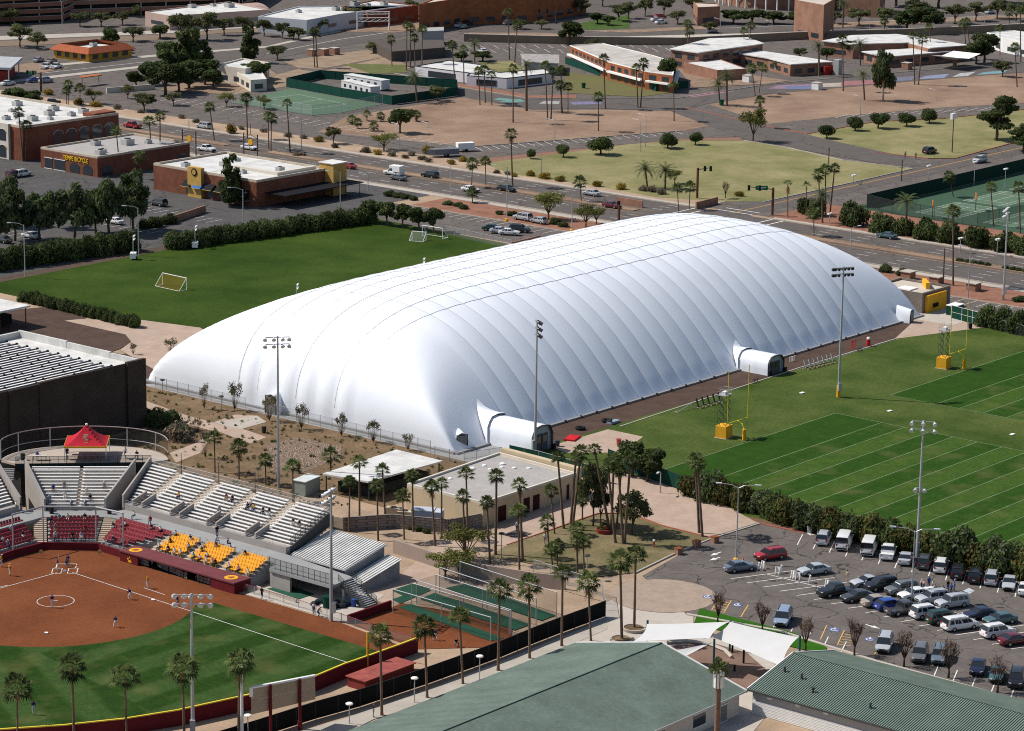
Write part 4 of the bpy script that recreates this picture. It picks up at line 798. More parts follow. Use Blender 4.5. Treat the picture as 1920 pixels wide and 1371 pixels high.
# ================================================================ buildings
def edge(a, c): a = Vector((a[0], a[1], 0)); c = Vector((c[0], c[1], 0)); d = c-a; L_ = d.length; d.normalize(); return a, d, Vector((d.y, -d.x, 0)), L_
def obox(a, d, n, s0, s1, z0, z1, o0, o1):
    "box along wall edge: s along, o outwards"
    m = MB(); p_ = [a+d*s+n*o for s, o in ((s0, o0), (s1, o0), (s1, o1), (s0, o1))]; m.prism([q[:2] for q in p_], z0, z1); return m
def building(name, label, pts, h, wall, roof=roof_white, par=.5, cat='building', trim=None, over=0):
    pts = [Vector((q[0], q[1])) for q in pts]
    if sum(a.x*b_.y-b_.x*a.y for a, b_ in zip(pts, pts[1:]+pts[:1])) < 0: pts.reverse()
    t = thing(name, label, cat); n = len(pts); c = sum(pts, Vector((0, 0)))/n
    m = MB(); m.prism(pts, 0, h); m.ob('wall', wall, t)
    ins = [c+(q-c)*(1-.8/max(8, (q-c).length)) for q in pts]
    if over: ins = [c+(q-c)*(1+over/(q-c).length) for q in pts]
    m = MB(); m.prism(ins, h+.002, h+(.05 if not over else .3)); rf = m.ob('roof', roof, t)
    if par:
        for a, b_ in zip(pts, pts[1:]+pts[:1]):
            d = (b_-a).normalized(); nn = Vector((-d.y, d.x)); m = MB(); m.prism([a+nn*.01-d*0, b_+nn*.01, b_+nn*.36-d*.36, a+nn*.36+d*.36], h-.01, h+par); m.ob('parapet', trim or wall, rf)
    t['h'] = h; return t, [tuple(q) for q in pts]
def windows(t, a, c, spans, z0, z1, m=None, frame=None, name='window', depth=.05):
    a, d, n, L_ = edge(a, c)
    for s0, s1 in spans:
        if s1 <= 1.0001: s0 *= L_; s1 *= L_
        w_ = obox(a, d, n, s0, s1, z0, z1, -.1, depth).ob(name, m or win_glass, t)
        if frame: obox(a, d, n, s0-.12, s1+.12, z1, z1+.14, -.1, depth+.06).ob('lintel', frame, w_); obox(a, d, n, s0-.12, s1+.12, z0-.12, z0, -.1, depth+.1).ob('sill', frame, w_)
def evenly(n, f=.55, m=.04): return [(m+(1-2*m)*(i+.5-f/2)/n, m+(1-2*m)*(i+.5+f/2)/n) for i in range(n)]
def arch(t, a, c, s0, s1, z0, z1, m, fm=None):
    a, d, n, L_ = edge(a, c); k = 8; r_ = (s1-s0)/2; ss = [s0, s1]+[s0+r_+r_*math.cos(math.pi*i/k) for i in range(k+1)]; zs = [z0, z0]+[z1-r_*.6+r_*.6*math.sin(math.pi*i/k) for i in range(k+1)]
    b = MB(); f = [a+d*s+n*.06+ZZ*z for s, z in zip(ss, zs)]; g = [a+d*s-n*.1+ZZ*z for s, z in zip(ss, zs)]; N_ = len(f); b.add(f+g, [tuple(range(N_)), tuple(range(N_, 2*N_))[::-1]]+[(i, i+N_, (i+1) % N_+N_, (i+1) % N_) for i in range(N_)]); w_ = b.ob('arched_window', m, t)
    if fm:
        b = MB(); pts_ = [a+d*(s0+r_+(r_+.12)*math.cos(math.pi*i/k))+n*.08+ZZ*(z1-r_*.6+(r_*.6+.12)*math.sin(math.pi*i/k)) for i in range(k+1)]; b.path(pts_, .1, n=4); b.ob('arch_trim', fm, w_)
UNIT = MB().box(-.9, -.7, 0, .9, .7, .95).mesh('air_unit', mat('unit_grey', (.42, .42, .40), .6, .1, 1)); UNITF = MB().lathe([(.5, .95), (.55, 1.1), (.5, 1.12)], 10).mesh('fan', steel_dark)
def units(t, pts, z, s=1):
    for i, (x, y) in enumerate(pts): u = mk('air_unit', UNIT, t, (x, y, z), .0, s*(1+.25*((i*7) % 3-1))); mk('fan', UNITF, u)
def rpts(*q, z=0): return [G(x, y, z)[:2] for x, y in q]
# --- foreground green roofs
ga = thing('green_roof_hall', 'long hall with green shingle gable roof in the bottom foreground', 'building')
x1, x0 = -66.3, -135; yr, yl, ye, zr, ze = -90.0, -76.6, -102.7, 6.15, 3.05
b = MB(); b.add([(x0, yl+.6, 0), (x1-.6, yl-.4, 0), (x1-.6, ye+.6, 0), (x0, ye+.6, 0)], [(0, 1, 2, 3)])
b = MB(); b.prism([(x0, yl-.5), (x1-.5, yl-.5), (x1-.5, ye+.6), (x0, ye+.6)], 0, 2.98); b.ob('wall', cream, ga)
b = MB(); b.add([(x1-.55, yl-.5, 2.98), (x1-.55, ye+.6, 2.98), (x1-.55, yr, zr-.15)], [(0, 1, 2)]); b.ob('gable_wall', cream, ga)
for nm, ya, za in (('roof_slope', yl, ze), ('roof_slope', ye, ze)):
    b = MB(); v = [(x0, ya, za), (x1, ya, za), (x1, yr, zr), (x0, yr, zr)]; b.add(v+[(p_[0], p_[1], p_[2]-.18) for p_ in v], [(0, 1, 2, 3), (7, 6, 5, 4), (0, 4, 5, 1), (1, 5, 6, 2)]); rs_ = b.ob(nm, green_shingle, ga)
    b = MB(); n_ = 130
    for k in range(n_): x_ = x1-.3-k*.52; b.beam((x_, ya, za+.008), (x_, yr, zr+.008), .06, .02)
    b.ob('roof_ribs', green_shingle if ya > yr else green_shingle, rs_, kind='stuff')
    b = MB(); b.beam((x1+.06, ya, za+.0), (x1+.06, yr, zr), .12, .26); b.ob('rake_trim', white, ga)
b = MB(); b.beam((x0, yr, zr+.05), (x1, yr, zr+.05), .3, .06); b.ob('ridge_cap', green_shingle, ga)
b = MB(); b.beam((x0, ye-.05, ze-.08), (x1, ye-.05, ze-.08), .1, .2); b.ob('gutter', galv, ga)
for x_ in (-76, -84, -92): windows(ga, (x_, ye+.6), (x_+2.4, ye+.6), [(0, 1)], .9, 2.4, dark_glass, white); 
windows(ga, (-70.5, ye+.6), (-69.3, ye+.6), [(0, 1)], .1, 2.1, mat('grey_door', (.2, .2, .2), .6), white, 'door')
gb = thing('green_metal_hall', 'long hall with ribbed green metal gable roof beside the parking lot', 'building')
xl, xr_, xm, y1, y0, zr, ze = -65.7, -46.9, -56.2, -102.5, -172, 5.15, 3.05
b = MB(); b.prism([(xl+.5, y1-.4), (xr_-.5, y1-.4), (xr_-.5, y0), (xl+.5, y0)], 0, 2.98); b.ob('wall', mat('hall_shade_grey', (.38, .38, .37), .9, .06, .5), gb)  # grey left bare above the white siding paints in the eave shadow
b = MB(); b.add([(xl+.5, y1-.45, 2.98), (xr_-.5, y1-.45, 2.98), (xm, y1-.45, zr-.12)], [(0, 2, 1)]); b.ob('gable_wall', grey_wall, gb)
for xe in (xl, xr_):
    b = MB(); v = [(xe, y1, ze), (xm, y1, zr), (xm, y0, zr), (xe, y0, ze)]; b.add(v+[(p_[0], p_[1], p_[2]-.16) for p_ in v], [(0, 1, 2, 3), (7, 6, 5, 4), (0, 4, 5, 1), (3, 2, 6, 7), (0, 3, 7, 4)]); rs_ = b.ob('roof_slope', green_roof, gb)
    me = MB().beam((xe, 0, ze+.04), (xm, 0, zr+.04), .11, .09).mesh('roof_rib', mat('green_rib', (.18, .235, .2), .6, .15, .4))
    for k in range(218 if xe == xl else 0): mk('roof_rib', me, rs_, (0, y1-.2-.315*k, 0))
    b = MB(); b.beam((xe, y1+.06, ze), (xm, y1+.06, zr), .12, .24); b.ob('rake_trim', white, gb)
b = MB(); b.beam((xm, y1, zr+.1), (xm, y0, zr+.1), .35, .08); b.ob('ridge_cap', green_roof, gb); b = MB(); b.beam((xl-.06, y1, ze-.1), (xl-.06, y0, ze-.1), .1, .18); b.ob('gutter', steel_dark, gb)
me = MB().beam((xl+.44, y1-.5, 0), (xl+.44, y0, 0), .1, .15).mesh('siding_board', white)
for k in range(9): mk('siding_board', me, gb, (-.012*(k % 2), 0, .12+.19*k))
for y_, z_ in ((-105.5, 2.4), (-109.5, 2.5), (-113.5, 2.5)): b = MB(); b.box(xl+.2, y_-.3, z_, xl+.5, y_+.3, z_+.25); b.ob('wall_light', white, gb)
me = MB().lathe([(.18, 0), (.12, .5), (.2, .55), (.2, .7), (0, .75)], 8).mesh('roof_vent', steel_dark)
for x_, y_ in ((-61, -107), (-63, -110), (-60.5, -104.2), (-63, -118)): mk('roof_vent', me, gb, (x_, y_, zr-(xm-x_)*.221))
# --- racquet court building
rq = thing('racquet_building', 'tall windowless dark brown block building with solar roof at left', 'building')
hz = 11.2; X0, X1, Y0, Y1 = -75, -21.3, 48.2, 78.5
b = MB(); b.box(X0, Y0+.3, 0, X1-.3, Y1-.3, hz-1.0); b.ob('core_wall', cmu_dark, rq)
for a, c, o_ in ((-21.3, -25.3, .35), (-25.32, -31.5, 0), (-31.52, -37.2, 0), (-37.22, -44, .45), (-44.02, -50, .3), (-50.02, -62, 0), (-62.02, -75, .3)):
    b = MB(); b.box(c, Y0-.0-o_, 0, a, Y0+.29, hz+.25*(o_ > .3)); b.ob('wall_panel', cmu_dark, rq)
for a, c in ((48.2, 56), (56.02, 64), (64.02, 72), (72.02, 78.5)): b = MB(); b.box(X1-.29, a+.3 if a == 48.2 else a, 0, X1, c, hz); b.ob('wall_panel', cmu_dark, rq)
b = MB(); b.box(X0, Y1-.29, 0, X1-.3, Y1, hz+.1); b.ob('wall_panel', cmu_dark, rq)
b = MB(); b.box(X0, Y0+.31, hz-.99, X1-.31, Y1-.31, hz-.9); rf = b.ob('roof', roof_white, rq)
for a, c, z_ in ((48.6, 55.5, .0), (55.6, 66, .15), (66.1, 78, .3)): b = MB(); b.box(X1-.75, a, hz-.9, X1-.32, c, hz+.02+z_); b.ob('parapet', roof_white, rf)
b = MB(); b.box(X0, Y1-.75, hz-.9, X1-.8, Y1-.3, hz+.12); b.ob('parapet', roof_white, rf)
me1 = MB(); me1.cm = 0; me1.add([(0, 0, .12), (3.7, 0, .12), (3.7, .62, .36), (0, .62, .36), (0, 0, .07), (3.7, 0, .07), (3.7, .62, .31), (0, .62, .31)], [(0, 1, 2, 3), (7, 6, 5, 4), (0, 4, 5, 1), (2, 6, 7, 3)]); me1 = me1.mesh('solar_panel', mat('solar_black', (.018, .016, .018), .25, .1, 3, spec=.6))
me2 = MB().box(0, -.5, .0, 3.9, -.04, .3).mesh('mount_rail', mat('rail_white', (.72, .7, .67), .6)); me3 = MB().lathe([(.28, 0), (.28, .35), (.1, .5)], 6).mesh('ballast_cap', black)
for r_ in range(21):
    for k in range(11):
        x_ = -26.5-3.95*k-.35*r_*.0-(1.4 if r_ % 2 else 0); y_ = 50.2+1.27*r_
        if x_ < -70: continue
        s_ = mk('solar_panel', me1, rf, (x_-3.8, y_, hz-.9)); mk('mount_rail', me2, s_)
        if (k+r_) % 2 == 0: mk('ballast_cap', me3, s_, (3.8, .2, .1))
cn = thing('shade_canopy', 'white flat canopy on red posts at the left picture edge', 'canopy'); q = rpts((-40, 552), (55, 574), (-40, 592), (-90, 575), z=4)
b = MB(); c_ = G(57, 573, 4); b.prism([(c_.x-14, c_.y), (c_.x, c_.y), (c_.x, c_.y+10), (c_.x-14, c_.y+10)], 3.7, 4.05); b.ob('canopy_roof', roof_white, cn)
for x_, y_ in ((-13.3, .6), (-13.3, 9), (-.7, .6), (-.7, 9), (-7, .6)): b = MB(); b.tube((c_.x+x_, c_.y+y_, 0), (c_.x+x_, c_.y+y_, 3.7), .14); b.ob('post', mat('red_post', (.2, .05, .04), .6), cn)
b = MB(); b.box(c_.x-12, c_.y+3, .4, c_.x-2, c_.y+8, 2.2); b.ob('shade_screen', screen_black, cn)
# --- tan building by the dome
tb, tp = building('tan_building', 'flat tan building with grey gravel roof behind the palm grove', [(-28, -14.6), (-28, -29.3), (-6.3, -29.3), (-5.2, -13.2)], 3.45, tan, roof_grey, .35, trim=cream)
b = MB(); b.prism([(-6.0, -29.1), (-4.9, -29.1), (-3.9, -13.2), (-4.8, -13.2)], 0, 4.3); b.ob('rear_parapet', tan, tb)
for s0, s1 in ((3.4, 5.2), (9.2, 10.6), (11.4, 12.9), (19.3, 19.9)): windows(tb, (-28, -29.3), (-6.3, -29.3), [(s0, s1)], 0.05, 2.35, mat('brown_door', (.05, .015, .015), .7), None, 'door')
me = MB().lathe([(.35, 0), (.35, .12), (.2, .2), (0, .22)], 8).mesh('roof_vent', white)
for x_, y_ in ((-9.5, -17.5), (-12, -16), (-11, -18.6), (-13, -18), (-10, -20.2), (-14.5, -15.8), (-8.7, -22), (-21, -17)): mk('roof_vent', me, tb, (x_, y_, 3.5), 0, 1+.6*((x_*7) % 1))
cw = thing('block_wall', 'grey block screen wall enclosing the equipment yard of the tan building', 'wall')
for a, c in (((-43.3, -10.2), (-43.3, -14.0)), ((-43, -15.7), (-37, -19.8)), ((-37, -19.8), (-33.6, -27.6)), ((-33.6, -27.6), (-28.1, -29.0))): b = MB(); wallpath(b, [a, c], .3, 0, 2.1); b.ob('wall_panel', cmu, cw)
b = MB(); a_, c_ = Vector((-43.2, -14, 0)), Vector((-43, -15.7, 0)); b.beam(a_+ZZ*1, c_+ZZ*1, .08, 1.9); b.ob('gate', mesh_dark, cw)
tk = thing('storage_tank', 'pale grey equipment box inside the block-walled yard', 'equipment', (-32.4, -22.6, 0), R(-60)); b = MB(); b.box(-2.2, -1.1, 0, 2.2, 1.1, 2.3); b.ob('body', mat('tank_grey', (.5, .53, .58), .6, .05, 1), tk); b = MB(); b.box(-2.3, -1.15, 2.3, 1, 1.15, 2.42); b.ob('lid', mat('tank_lid', (.42, .45, .5), .6), tk)
for k, (x_, y_) in enumerate(((-33.2, -18.9), (-33.0, -16.5))): t = thing('air_conditioner', 'beige air conditioner in the equipment yard, %s' % ('beside the grey box' if k == 0 else 'against the tan wall'), 'air conditioner', (x_, y_, 0), R(-60)); b = MB(); b.box(-1.1, -.7, 0, 1.1, .7, 1.6); b.ob('cabinet', tan, t); b = MB(); b.lathe([(.45, 1.6), (.45, 1.68)], 10); b.ob('fan_grille', steel_dark, t)
rc = thing('ramada', 'white flat-roofed open ramada beside the dome end', 'ramada'); q = rpts((605, 888), (743, 843), (830, 864), (690, 903), z=3.1)
b = MB(); b.prism(q, 2.85, 3.1); b.ob('roof', roof_white, rc)
cq = sum((Vector(k) for k in q), Vector((0, 0)))/4
for f in (0, .5, 1):
    for e in (0, 1): p_ = Vector(q[0]).lerp(Vector(q[1]), f) if e == 0 else Vector(q[3]).lerp(Vector(q[2]), f); p_ = p_.lerp(cq, .06); b = MB(); b.tube((p_.x, p_.y, 0), (p_.x, p_.y, 2.85), .12); b.ob('post', steel_dark, rc)
b = MB(); b.prism([Vector(k).lerp(cq, .25) for k in q], .1, 1.6); b.ob('stored_equipment', mat('stored_dark', (.035, .04, .035), .8, .5, 2), rc)
gbx = thing('utility_cabinet', 'grey-green metal utility cabinet in the garden beside the grandstand', 'cabinet', G(575, 925), R(10)); b = MB(); b.box(-2, -1.1, 0, 2, 1.1, 2.3); b.ob('body', mat('cab_green', (.3, .34, .31), .5, .1, 1), gbx); b = MB(); b.box(-2.1, -1.2, 2.3, 2.1, 1.2, 2.42); b.ob('lid', mat('cab_lid', (.55, .6, .57), .5), gbx)
gw = thing('garden_wall', 'long tan-grey block wall from the grandstand to the palm lawn', 'wall')
wp = [G(738, 1037), G(860, 1078), G(1000, 1100), G(1060, 1107)]
for a, c in zip(wp, wp[1:]): b = MB(); wallpath(b, [a[:2], c[:2]], .3, 0, 2.0); b.ob('wall_panel', mat('garden_block', (.33, .26, .22), .9, .1, .5), gw)
# --- ticket building right of the dome
tkb, tp = building('ticket_building', 'small grey and yellow service building at the right end of the dome', [(139.2, 1.0), (149.5, 1.0), (149.5, 12.5), (139.2, 12.5)], 3.6, bricky('block_brown', (.27, .22, .19), (.24, .2, .17)), roof_tan, .45)
b = MB(); b.box(140.2, .3, 0, 147.0, .95, 3.5); b.ob('yellow_wall', gold, tkb); b = MB(); b.box(142, .2, .9, 144, .28, 1.7); b.ob('service_window', dark_in, tkb); b = MB(); b.box(141, 5, 3.66, 144, 8, 3.9); b.ob('roof_unit', white, tkb); b = MB(); b.prism([(145, 3), (148.5, 6), (148, 6.6), (144.6, 3.6)], 3.6, 4.9); b.ob('yellow_fin', gold, tkb)
for k, (x_, y_) in enumerate(((166.0, 21.0), (165.6, 14.0), (165.4, 5.2), (165, -14))): t = thing('utility_box', 'tan block utility box on the red gravel beside the wide road, %s from left' % nth(k), 'utility box', (x_, y_, 0), 0, 'tan utility boxes'); b = MB(); b.box(-1.1, -1.1, 0, 1.1, 1.1, 1.5 if k < 3 else .5); b.ob('body', brick_tan, t); b = MB(); b.box(-1.3, -1.3, 1.5 if k < 3 else .5, 1.3, 1.3, 1.66 if k < 3 else .62); b.ob('cap', conc_lite, t)
db = thing('dumpster', 'green dumpster with white lid behind the goalpost fence', 'dumpster', G(1790, 590), 0); b = MB(); b.box(-1.6, -1, 0, 1.6, 1, 1.9); b.ob('body', screen_green, db); b = MB(); b.box(-1.65, -1.05, 1.9, 1.65, 1.05, 2.05); b.ob('lid', white, db)
# --- shops
sh1, pp = building('arcade_building', 'two-storey brick building with white roof and arched windows at left', [(136, 258.4), (168, 258.4), (168, 312), (136, 312)], 8.2, brick, roof_white, .6, trim=mat('coping', (.5, .42, .33), .8))
for k in range(5): arch(sh1, (144, 258.4), (168, 258.4), 2+4.3*k, 5.2+4.3*k, 1.2, 6.4, win_glass, conc_lite)
b = MB(); b.box(135.3, 263, 0, 135.98, 300, 8.9); b.ob('cream_facade', cream, sh1)
for z0, z1 in ((.4, 3.4), (4.6, 7.4)):
    for k in range(5): arch(sh1, (135.3, 300), (135.3, 263), 20.5+3.3*k, 22.9+3.3*k, z0, z1, dark_glass, conc_lite)
units(sh1, [(140, 264), (142.5, 272), (146, 266), (150, 264), (148, 274), (155, 270), (152, 281), (158, 265), (161, 275), (144, 285), (150, 292), (160, 288), (156, 298), (141, 279), (163, 266)], 8.25)
b = MB(); b.box(160, 258.9, 8.25, 167.5, 263, 9.2); b.ob('stair_bulkhead', brick, sh1)
sh2, pp = building('bicycle_shop', 'single-storey brick bicycle shop with yellow lettering on its wall', [(133, 228.2), (163.7, 228.2), (163.7, 248.5), (133, 248.5)], 4.6, brick, roof_grey, .5, trim=mat('coping', (.5, .42, .33), .8))
cu = bpy.data.curves.new('sign_lettering', 'FONT'); cu.body = 'TEMPE BICYCLE'; cu.size = 1.55; cu.extrude = .06; cu.align_x = 'CENTER'; cu.materials.append(mat('sign_yellow', (.85, .55, .03), .5))
_tmp = bpy.data.objects.new('t', cu); col.objects.link(_tmp); bpy.context.view_layer.update(); _me = bpy.data.meshes.new_from_object(_tmp.evaluated_get(bpy.context.evaluated_depsgraph_get())); bpy.data.objects.remove(_tmp)
tx = mk('sign_lettering', _me, sh2, (132.9, 235.8, 3.05), (R(90), 0, R(-90))); tx.scale = (.82, 1, 1)
arch(sh2, (133, 248.5), (133, 228.2), 10.5, 14, .3, 2.6, dark_glass); arch(sh2, (133, 248.5), (133, 228.2), 15.2, 18.6, .3, 2.6, dark_glass)
windows(sh2, (133, 248.5), (133, 228.2), [(1.5, 4.2), (5, 8.8)], .2, 2.7, dark_glass, white); arch(sh2, (133, 228.2), (163.7, 228.2), 1.5, 5, .2, 2.6, dark_glass); arch(sh2, (133, 228.2), (163.7, 228.2), 26.5, 29.5, .2, 2.6, dark_glass)
units(sh2, [(140, 234), (137.5, 232), (152, 238), (157, 236), (146, 243)], 4.65, 1.2)
sh3, pp = building('restaurant', 'brick restaurant with flat white roof and dark awnings beside the hedge', [(131.3, 173.2), (155.3, 173.2), (155.3, 207), (131.3, 207)], 5.7, brick, roof_white, .55, trim=mat('coping', (.5, .42, .33), .8))
units(sh3, [(138, 184), (146, 180), (142, 194), (149, 197), (135, 200)], 5.75)
b = MB(); b.box(141, 176, 5.75, 154, 177, 6.5); b.box(141, 177.01, 5.75, 142, 190, 6.5); b.ob('roof_screen', cream, sh3)
aw = mat('black_awning', (.015, .015, .018), .7)
for k in range(6):
    y_ = 175.5+k*3.6; b = MB(); b.add([(131.2, y_, 3.6), (131.2, y_+2.8, 3.6), (129.6, y_+2.8, 2.4), (129.6, y_, 2.4), (131.2, y_, 2.4), (131.2, y_+2.8, 2.4)], [(0, 1, 2, 3), (0, 3, 4), (1, 5, 2), (3, 2, 5, 4)]); a_ = b.ob('awning', aw if k != 4 else mat('blue_awning', (.03, .12, .35), .7), sh3); b = MB(); b.beam((129.58, y_, 2.36), (129.58, y_+2.8, 2.36), .04, .1); b.ob('awning_trim', mat('awning_gold', (.6, .45, .15), .7), a_)
    windows(sh3, (131.3, 207), (131.3, 173.2), [(33.8-(y_-173.2)-2.6, 33.8-(y_-173.2)-.2)], .4, 2.35, dark_glass)
b = MB(); b.box(130.2, 190, 0, 131.28, 194.5, 7.1); b.ob('yellow_pylon', mat('pylon_yellow', (.48, .3, .09), .8), sh3); b = MB(); b.lathe([(.9, 0), (.9, .1)], 16); b.ob('round_sign', black, sh3, loc=(130.15, 192.2, 6), rot=(0, R(-90), 0)); b = MB(); b.lathe([(.62, .1), (.62, .14)], 16); b.ob('sign_disc', mat('pylon_yellow', (.48, .3, .09)), sh3, loc=(130.15, 192.2, 6), rot=(0, R(-90), 0))
b = MB(); b.box(154, 170.5, 0, 158.5, 175, 7.4); b.ob('yellow_tower', mat('pylon_yellow', (.48, .3, .09)), sh3); b = MB(); b.box(153.8, 170.3, 7.4, 158.7, 175.2, 7.6); b.ob('tower_cap', roof_white, sh3); b = MB(); b.box(134, 166.5, 2.9, 160, 173.1, 3.1); b.ob('patio_cover', aw, sh3)
for k in range(6): b = MB(); b.tube((135+k*4.8, 166.8, 0), (135+k*4.8, 166.8, 2.9), .08); b.ob('patio_post', black, sh3)
# --- far buildings
def far(name, label, q, h, wall, roof=roof_white, win=None, par=.4, **k):
    t, pts = building(name, label, rpts(*q, z=h), h, wall, roof, par, **k)
    if win:
        for e, n, z0, z1 in win: windows(t, pts[e % len(pts)], pts[(e+1) % len(pts)], evenly(n), z0, z1)
    return t, pts
def near_edges(pts):
    "edges whose outward side faces the viewer"
    out = []
    for i in range(len(pts)):
        a, d, n, L_ = edge(pts[i], pts[(i+1) % len(pts)])
        if n.dot(CAM-a) > 0: out.append(i)
    return out
def dress(t, pts, n, z0, z1, m=None, f=None):
    for i in near_edges(pts):
        L_ = (Vector(pts[i])-Vector(pts[(i+1) % len(pts)])).length; k = max(1, int(L_/n)); windows(t, pts[i], pts[(i+1) % len(pts)], evenly(k), z0, z1, m, f)
def garage(label, q, h, lv):
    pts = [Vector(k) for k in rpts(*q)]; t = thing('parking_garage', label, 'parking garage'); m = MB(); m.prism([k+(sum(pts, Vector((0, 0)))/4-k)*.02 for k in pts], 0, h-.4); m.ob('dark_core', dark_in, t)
    for l in range(lv):
        z = h*(l+1)/lv
        if sum(a.x*b_.y-b_.x*a.y for a, b_ in zip(pts, pts[1:]+pts[:1])) < 0: pts.reverse()
        for i in near_edges(pts):
            a, d, n, L_ = edge(pts[i], pts[(i+1) % 4]); obox(a, d, n, 0, L_, z-1.35, z, -.2, .15).ob('brick_band', brick_tan if lv == 3 else mat('garage_brick', (.26, .12, .085), .9, .1, .5), t); obox(a, d, n, 0, L_, z, z+.12, -.2, .18).ob('coping', conc_lite, t)
            if l == 0:
                for k in range(int(L_/9)+1): obox(a, d, n, min(L_-.5, 9*k), min(L_, 9*k+.5), 0, h-1.3, -.15, .1).ob('column', conc_grey, t)
    return t
garage('brick banded parking garage in the top left corner', ((-120, 52), (119, 41), (170, 20), (-60, 20)), 9.2, 4); garage('long brick banded parking garage behind the pale metal buildings', ((122, 34), (455, 22), (500, -6), (150, -5)), 8.6, 3)
t, p_ = far('metal_building', 'pale pink low building with white flat roof near the top left', ((272, 24), (318, 32), (505, 20), (430, 5)), 4.6, mat('pale_pink', (.45, .33, .28), .9, .08, .3), roof_white); units(t, [G(400, 12, 4.6)[:2], G(360, 15, 4.6)[:2], G(430, 14, 4.6)[:2]], 4.65, 1.3); dress(t, p_, 8, 1.4, 2.6)
b = MB(); q0, q1 = G(425, 42), G(512, 34); d = (q1-q0).normalized(); n = Vector((-d.y, d.x, 0)); b.path([q0+n*8*(1-math.cos(k*.2618*1.0))*.9+ZZ*4.4*math.sin(k*.2618) for k in range(7)], .01); 
vt = MB(); prof = [(8*(1-math.cos(k*math.pi/12)), 4.6*math.sin(k*math.pi/12)) for k in range(13)]; vt.add([q0+n*a+ZZ*z for a, z in prof]+[q1+n*a+ZZ*z for a, z in prof], [(k, k+1, k+14, k+13) for k in range(12)]+[tuple(range(13))[::-1]]); tag(vt.ob('vaulted_building', mat('vault_tan', (.42, .3, .25), .8, .1, .4)), 'tan barrel-vaulted building beside the grey metal shop', 'building')
t, p_ = far('metal_shop', 'white metal building with low gable roof beside the far avenue', ((484, 33), (575, 40), (640, 28), (770, 12), (560, 14)), 5, mat('metal_white', (.5, .52, .54), .7, .05, .3), roof_white); dress(t, p_, 9, 1.5, 2.7); units(t, [G(560, 24, 5)[:2], G(630, 20, 5)[:2]], 5.05, 1.3)
t, p_ = far('brick_block', 'large red-brown brick building with flat roof at the top centre', ((786, 10), (870, -2), (1000, -6), (1100, -22), (900, -35)), 9, brick_or, roof_tan); dress(t, p_, 6, 1, 2.6, dark_glass)
t, p_ = far('brick_block', 'low brick building with white roof left of the top centre intersection', ((640, 15), (690, 24), (785, 12), (700, 2)), 5, brick, roof_white); dress(t, p_, 7, 1.2, 2.4); units(t, [G(690, 12, 5)[:2], G(720, 10, 5)[:2], G(665, 12, 5)[:2]], 5.05, 1.3)
t, p_ = far('brick_annex', 'small brick annex in front of the large brick building', ((887, 15), (905, 22), (935, 12), (915, 6)), 4, brick_or, roof_tan)
t, p_ = building('fast_food_house', 'small yellow restaurant with red tile roof near the top left', [(271, 383), (271, 399), (289, 399), (289, 383)], 2.9, mat('mustard', (.55, .3, .05), .9, .1, .5), roof_white, 0)
tile = mat('red_tile', (.33, .1, .05), .85, .2, 1.5)
for i in range(4):
    a, d, n, L_ = edge(p_[i], p_[(i+1) % 4]); m = MB(); v = [a-d*1+n*1.0+ZZ*2.7, a+d*(L_+1)+n*1.0+ZZ*2.7, a+d*(L_-1.2)-n*1.2+ZZ*4.4, a+d*1.2-n*1.2+ZZ*4.4]; m.add(v+[k-ZZ*.15 for k in v], [(0, 1, 2, 3), (7, 6, 5, 4), (0, 4, 5, 1)]); m.ob('tile_roof_slope', tile, t)
dress(t, p_, 4, .8, 2.3, dark_glass); units(t, [(278, 388), (283, 394)], 3.0, 1.1)
gc = thing('fuel_canopy', 'grey flat fuel station canopy at the left picture edge', 'canopy'); q = [Vector(k) for k in rpts((-30, 105), (42, 108), (20, 128), (-60, 125), z=4.5)]; b = MB(); b.prism(q, 3.9, 4.6); b.ob('canopy_roof', mat('canopy_grey', (.4, .42, .43), .6), gc); b = MB(); b.prism([k.lerp(sum(q, Vector((0, 0)))/4, .3) for k in q], 0, 3.0); b.ob('kiosk', mat('kiosk_red', (.3, .05, .04), .8, .2, 1), gc)
for k in q: k = k.lerp(sum(q, Vector((0, 0)))/4, .15); b = MB(); b.tube((k.x, k.y, 0), (k.x, k.y, 3.9), .2); b.ob('post', white, gc)
t, p_ = far('tile_house', 'low pale house among dark trees at upper left', ((405, 125), (460, 132), (505, 120), (455, 112)), 4.4, cream, roof_white, None, .5); dress(t, p_, 5, .8, 2.2, dark_glass)
t, p_ = far('house_annex', 'white flat annex in front of the low pale house', ((440, 135), (470, 152), (500, 150), (490, 134)), 3.2, cream, roof_white, None, .3); dress(t, p_, 5, .8, 2.2, dark_glass)
t, p_ = far('white_building', 'angular white single-storey building with white roof at upper centre', ((778, 125), (880, 138), (875, 143), (950, 148), (1038, 138), (1020, 130), (935, 137), (900, 122), (840, 114)), 2.9, mat('white_wall', (.68, .66, .68), .8, .05, .4), roof_white, None, .25, trim=mat('dark_trim', (.06, .06, .06), .7)); dress(t, p_, 14, .4, 2.2, dark_glass)
t, p_ = far('grey_house', 'weathered grey-roofed house behind the white building', ((978, 103), (1046, 105), (1046, 120), (985, 117)), 3.6, grey_wall, mat('weathered_roof', (.33, .31, .29), .95, .35, .6), None, .0, over=.8)
t, p_ = far('motel', 'long two-storey brick motel block with white balcony bands', ((1068, 86), (1130, 82), (1222, 104), (1268, 118), (1262, 142), (1210, 135), (1140, 117)), 5.2, brick_or, mat('motel_roof', (.45, .42, .38), .95, .3, .3), None, .2, trim=white); dress(t, p_, 4, .5, 2.1, dark_glass); dress(t, p_, 4, 3.1, 4.5, dark_glass)
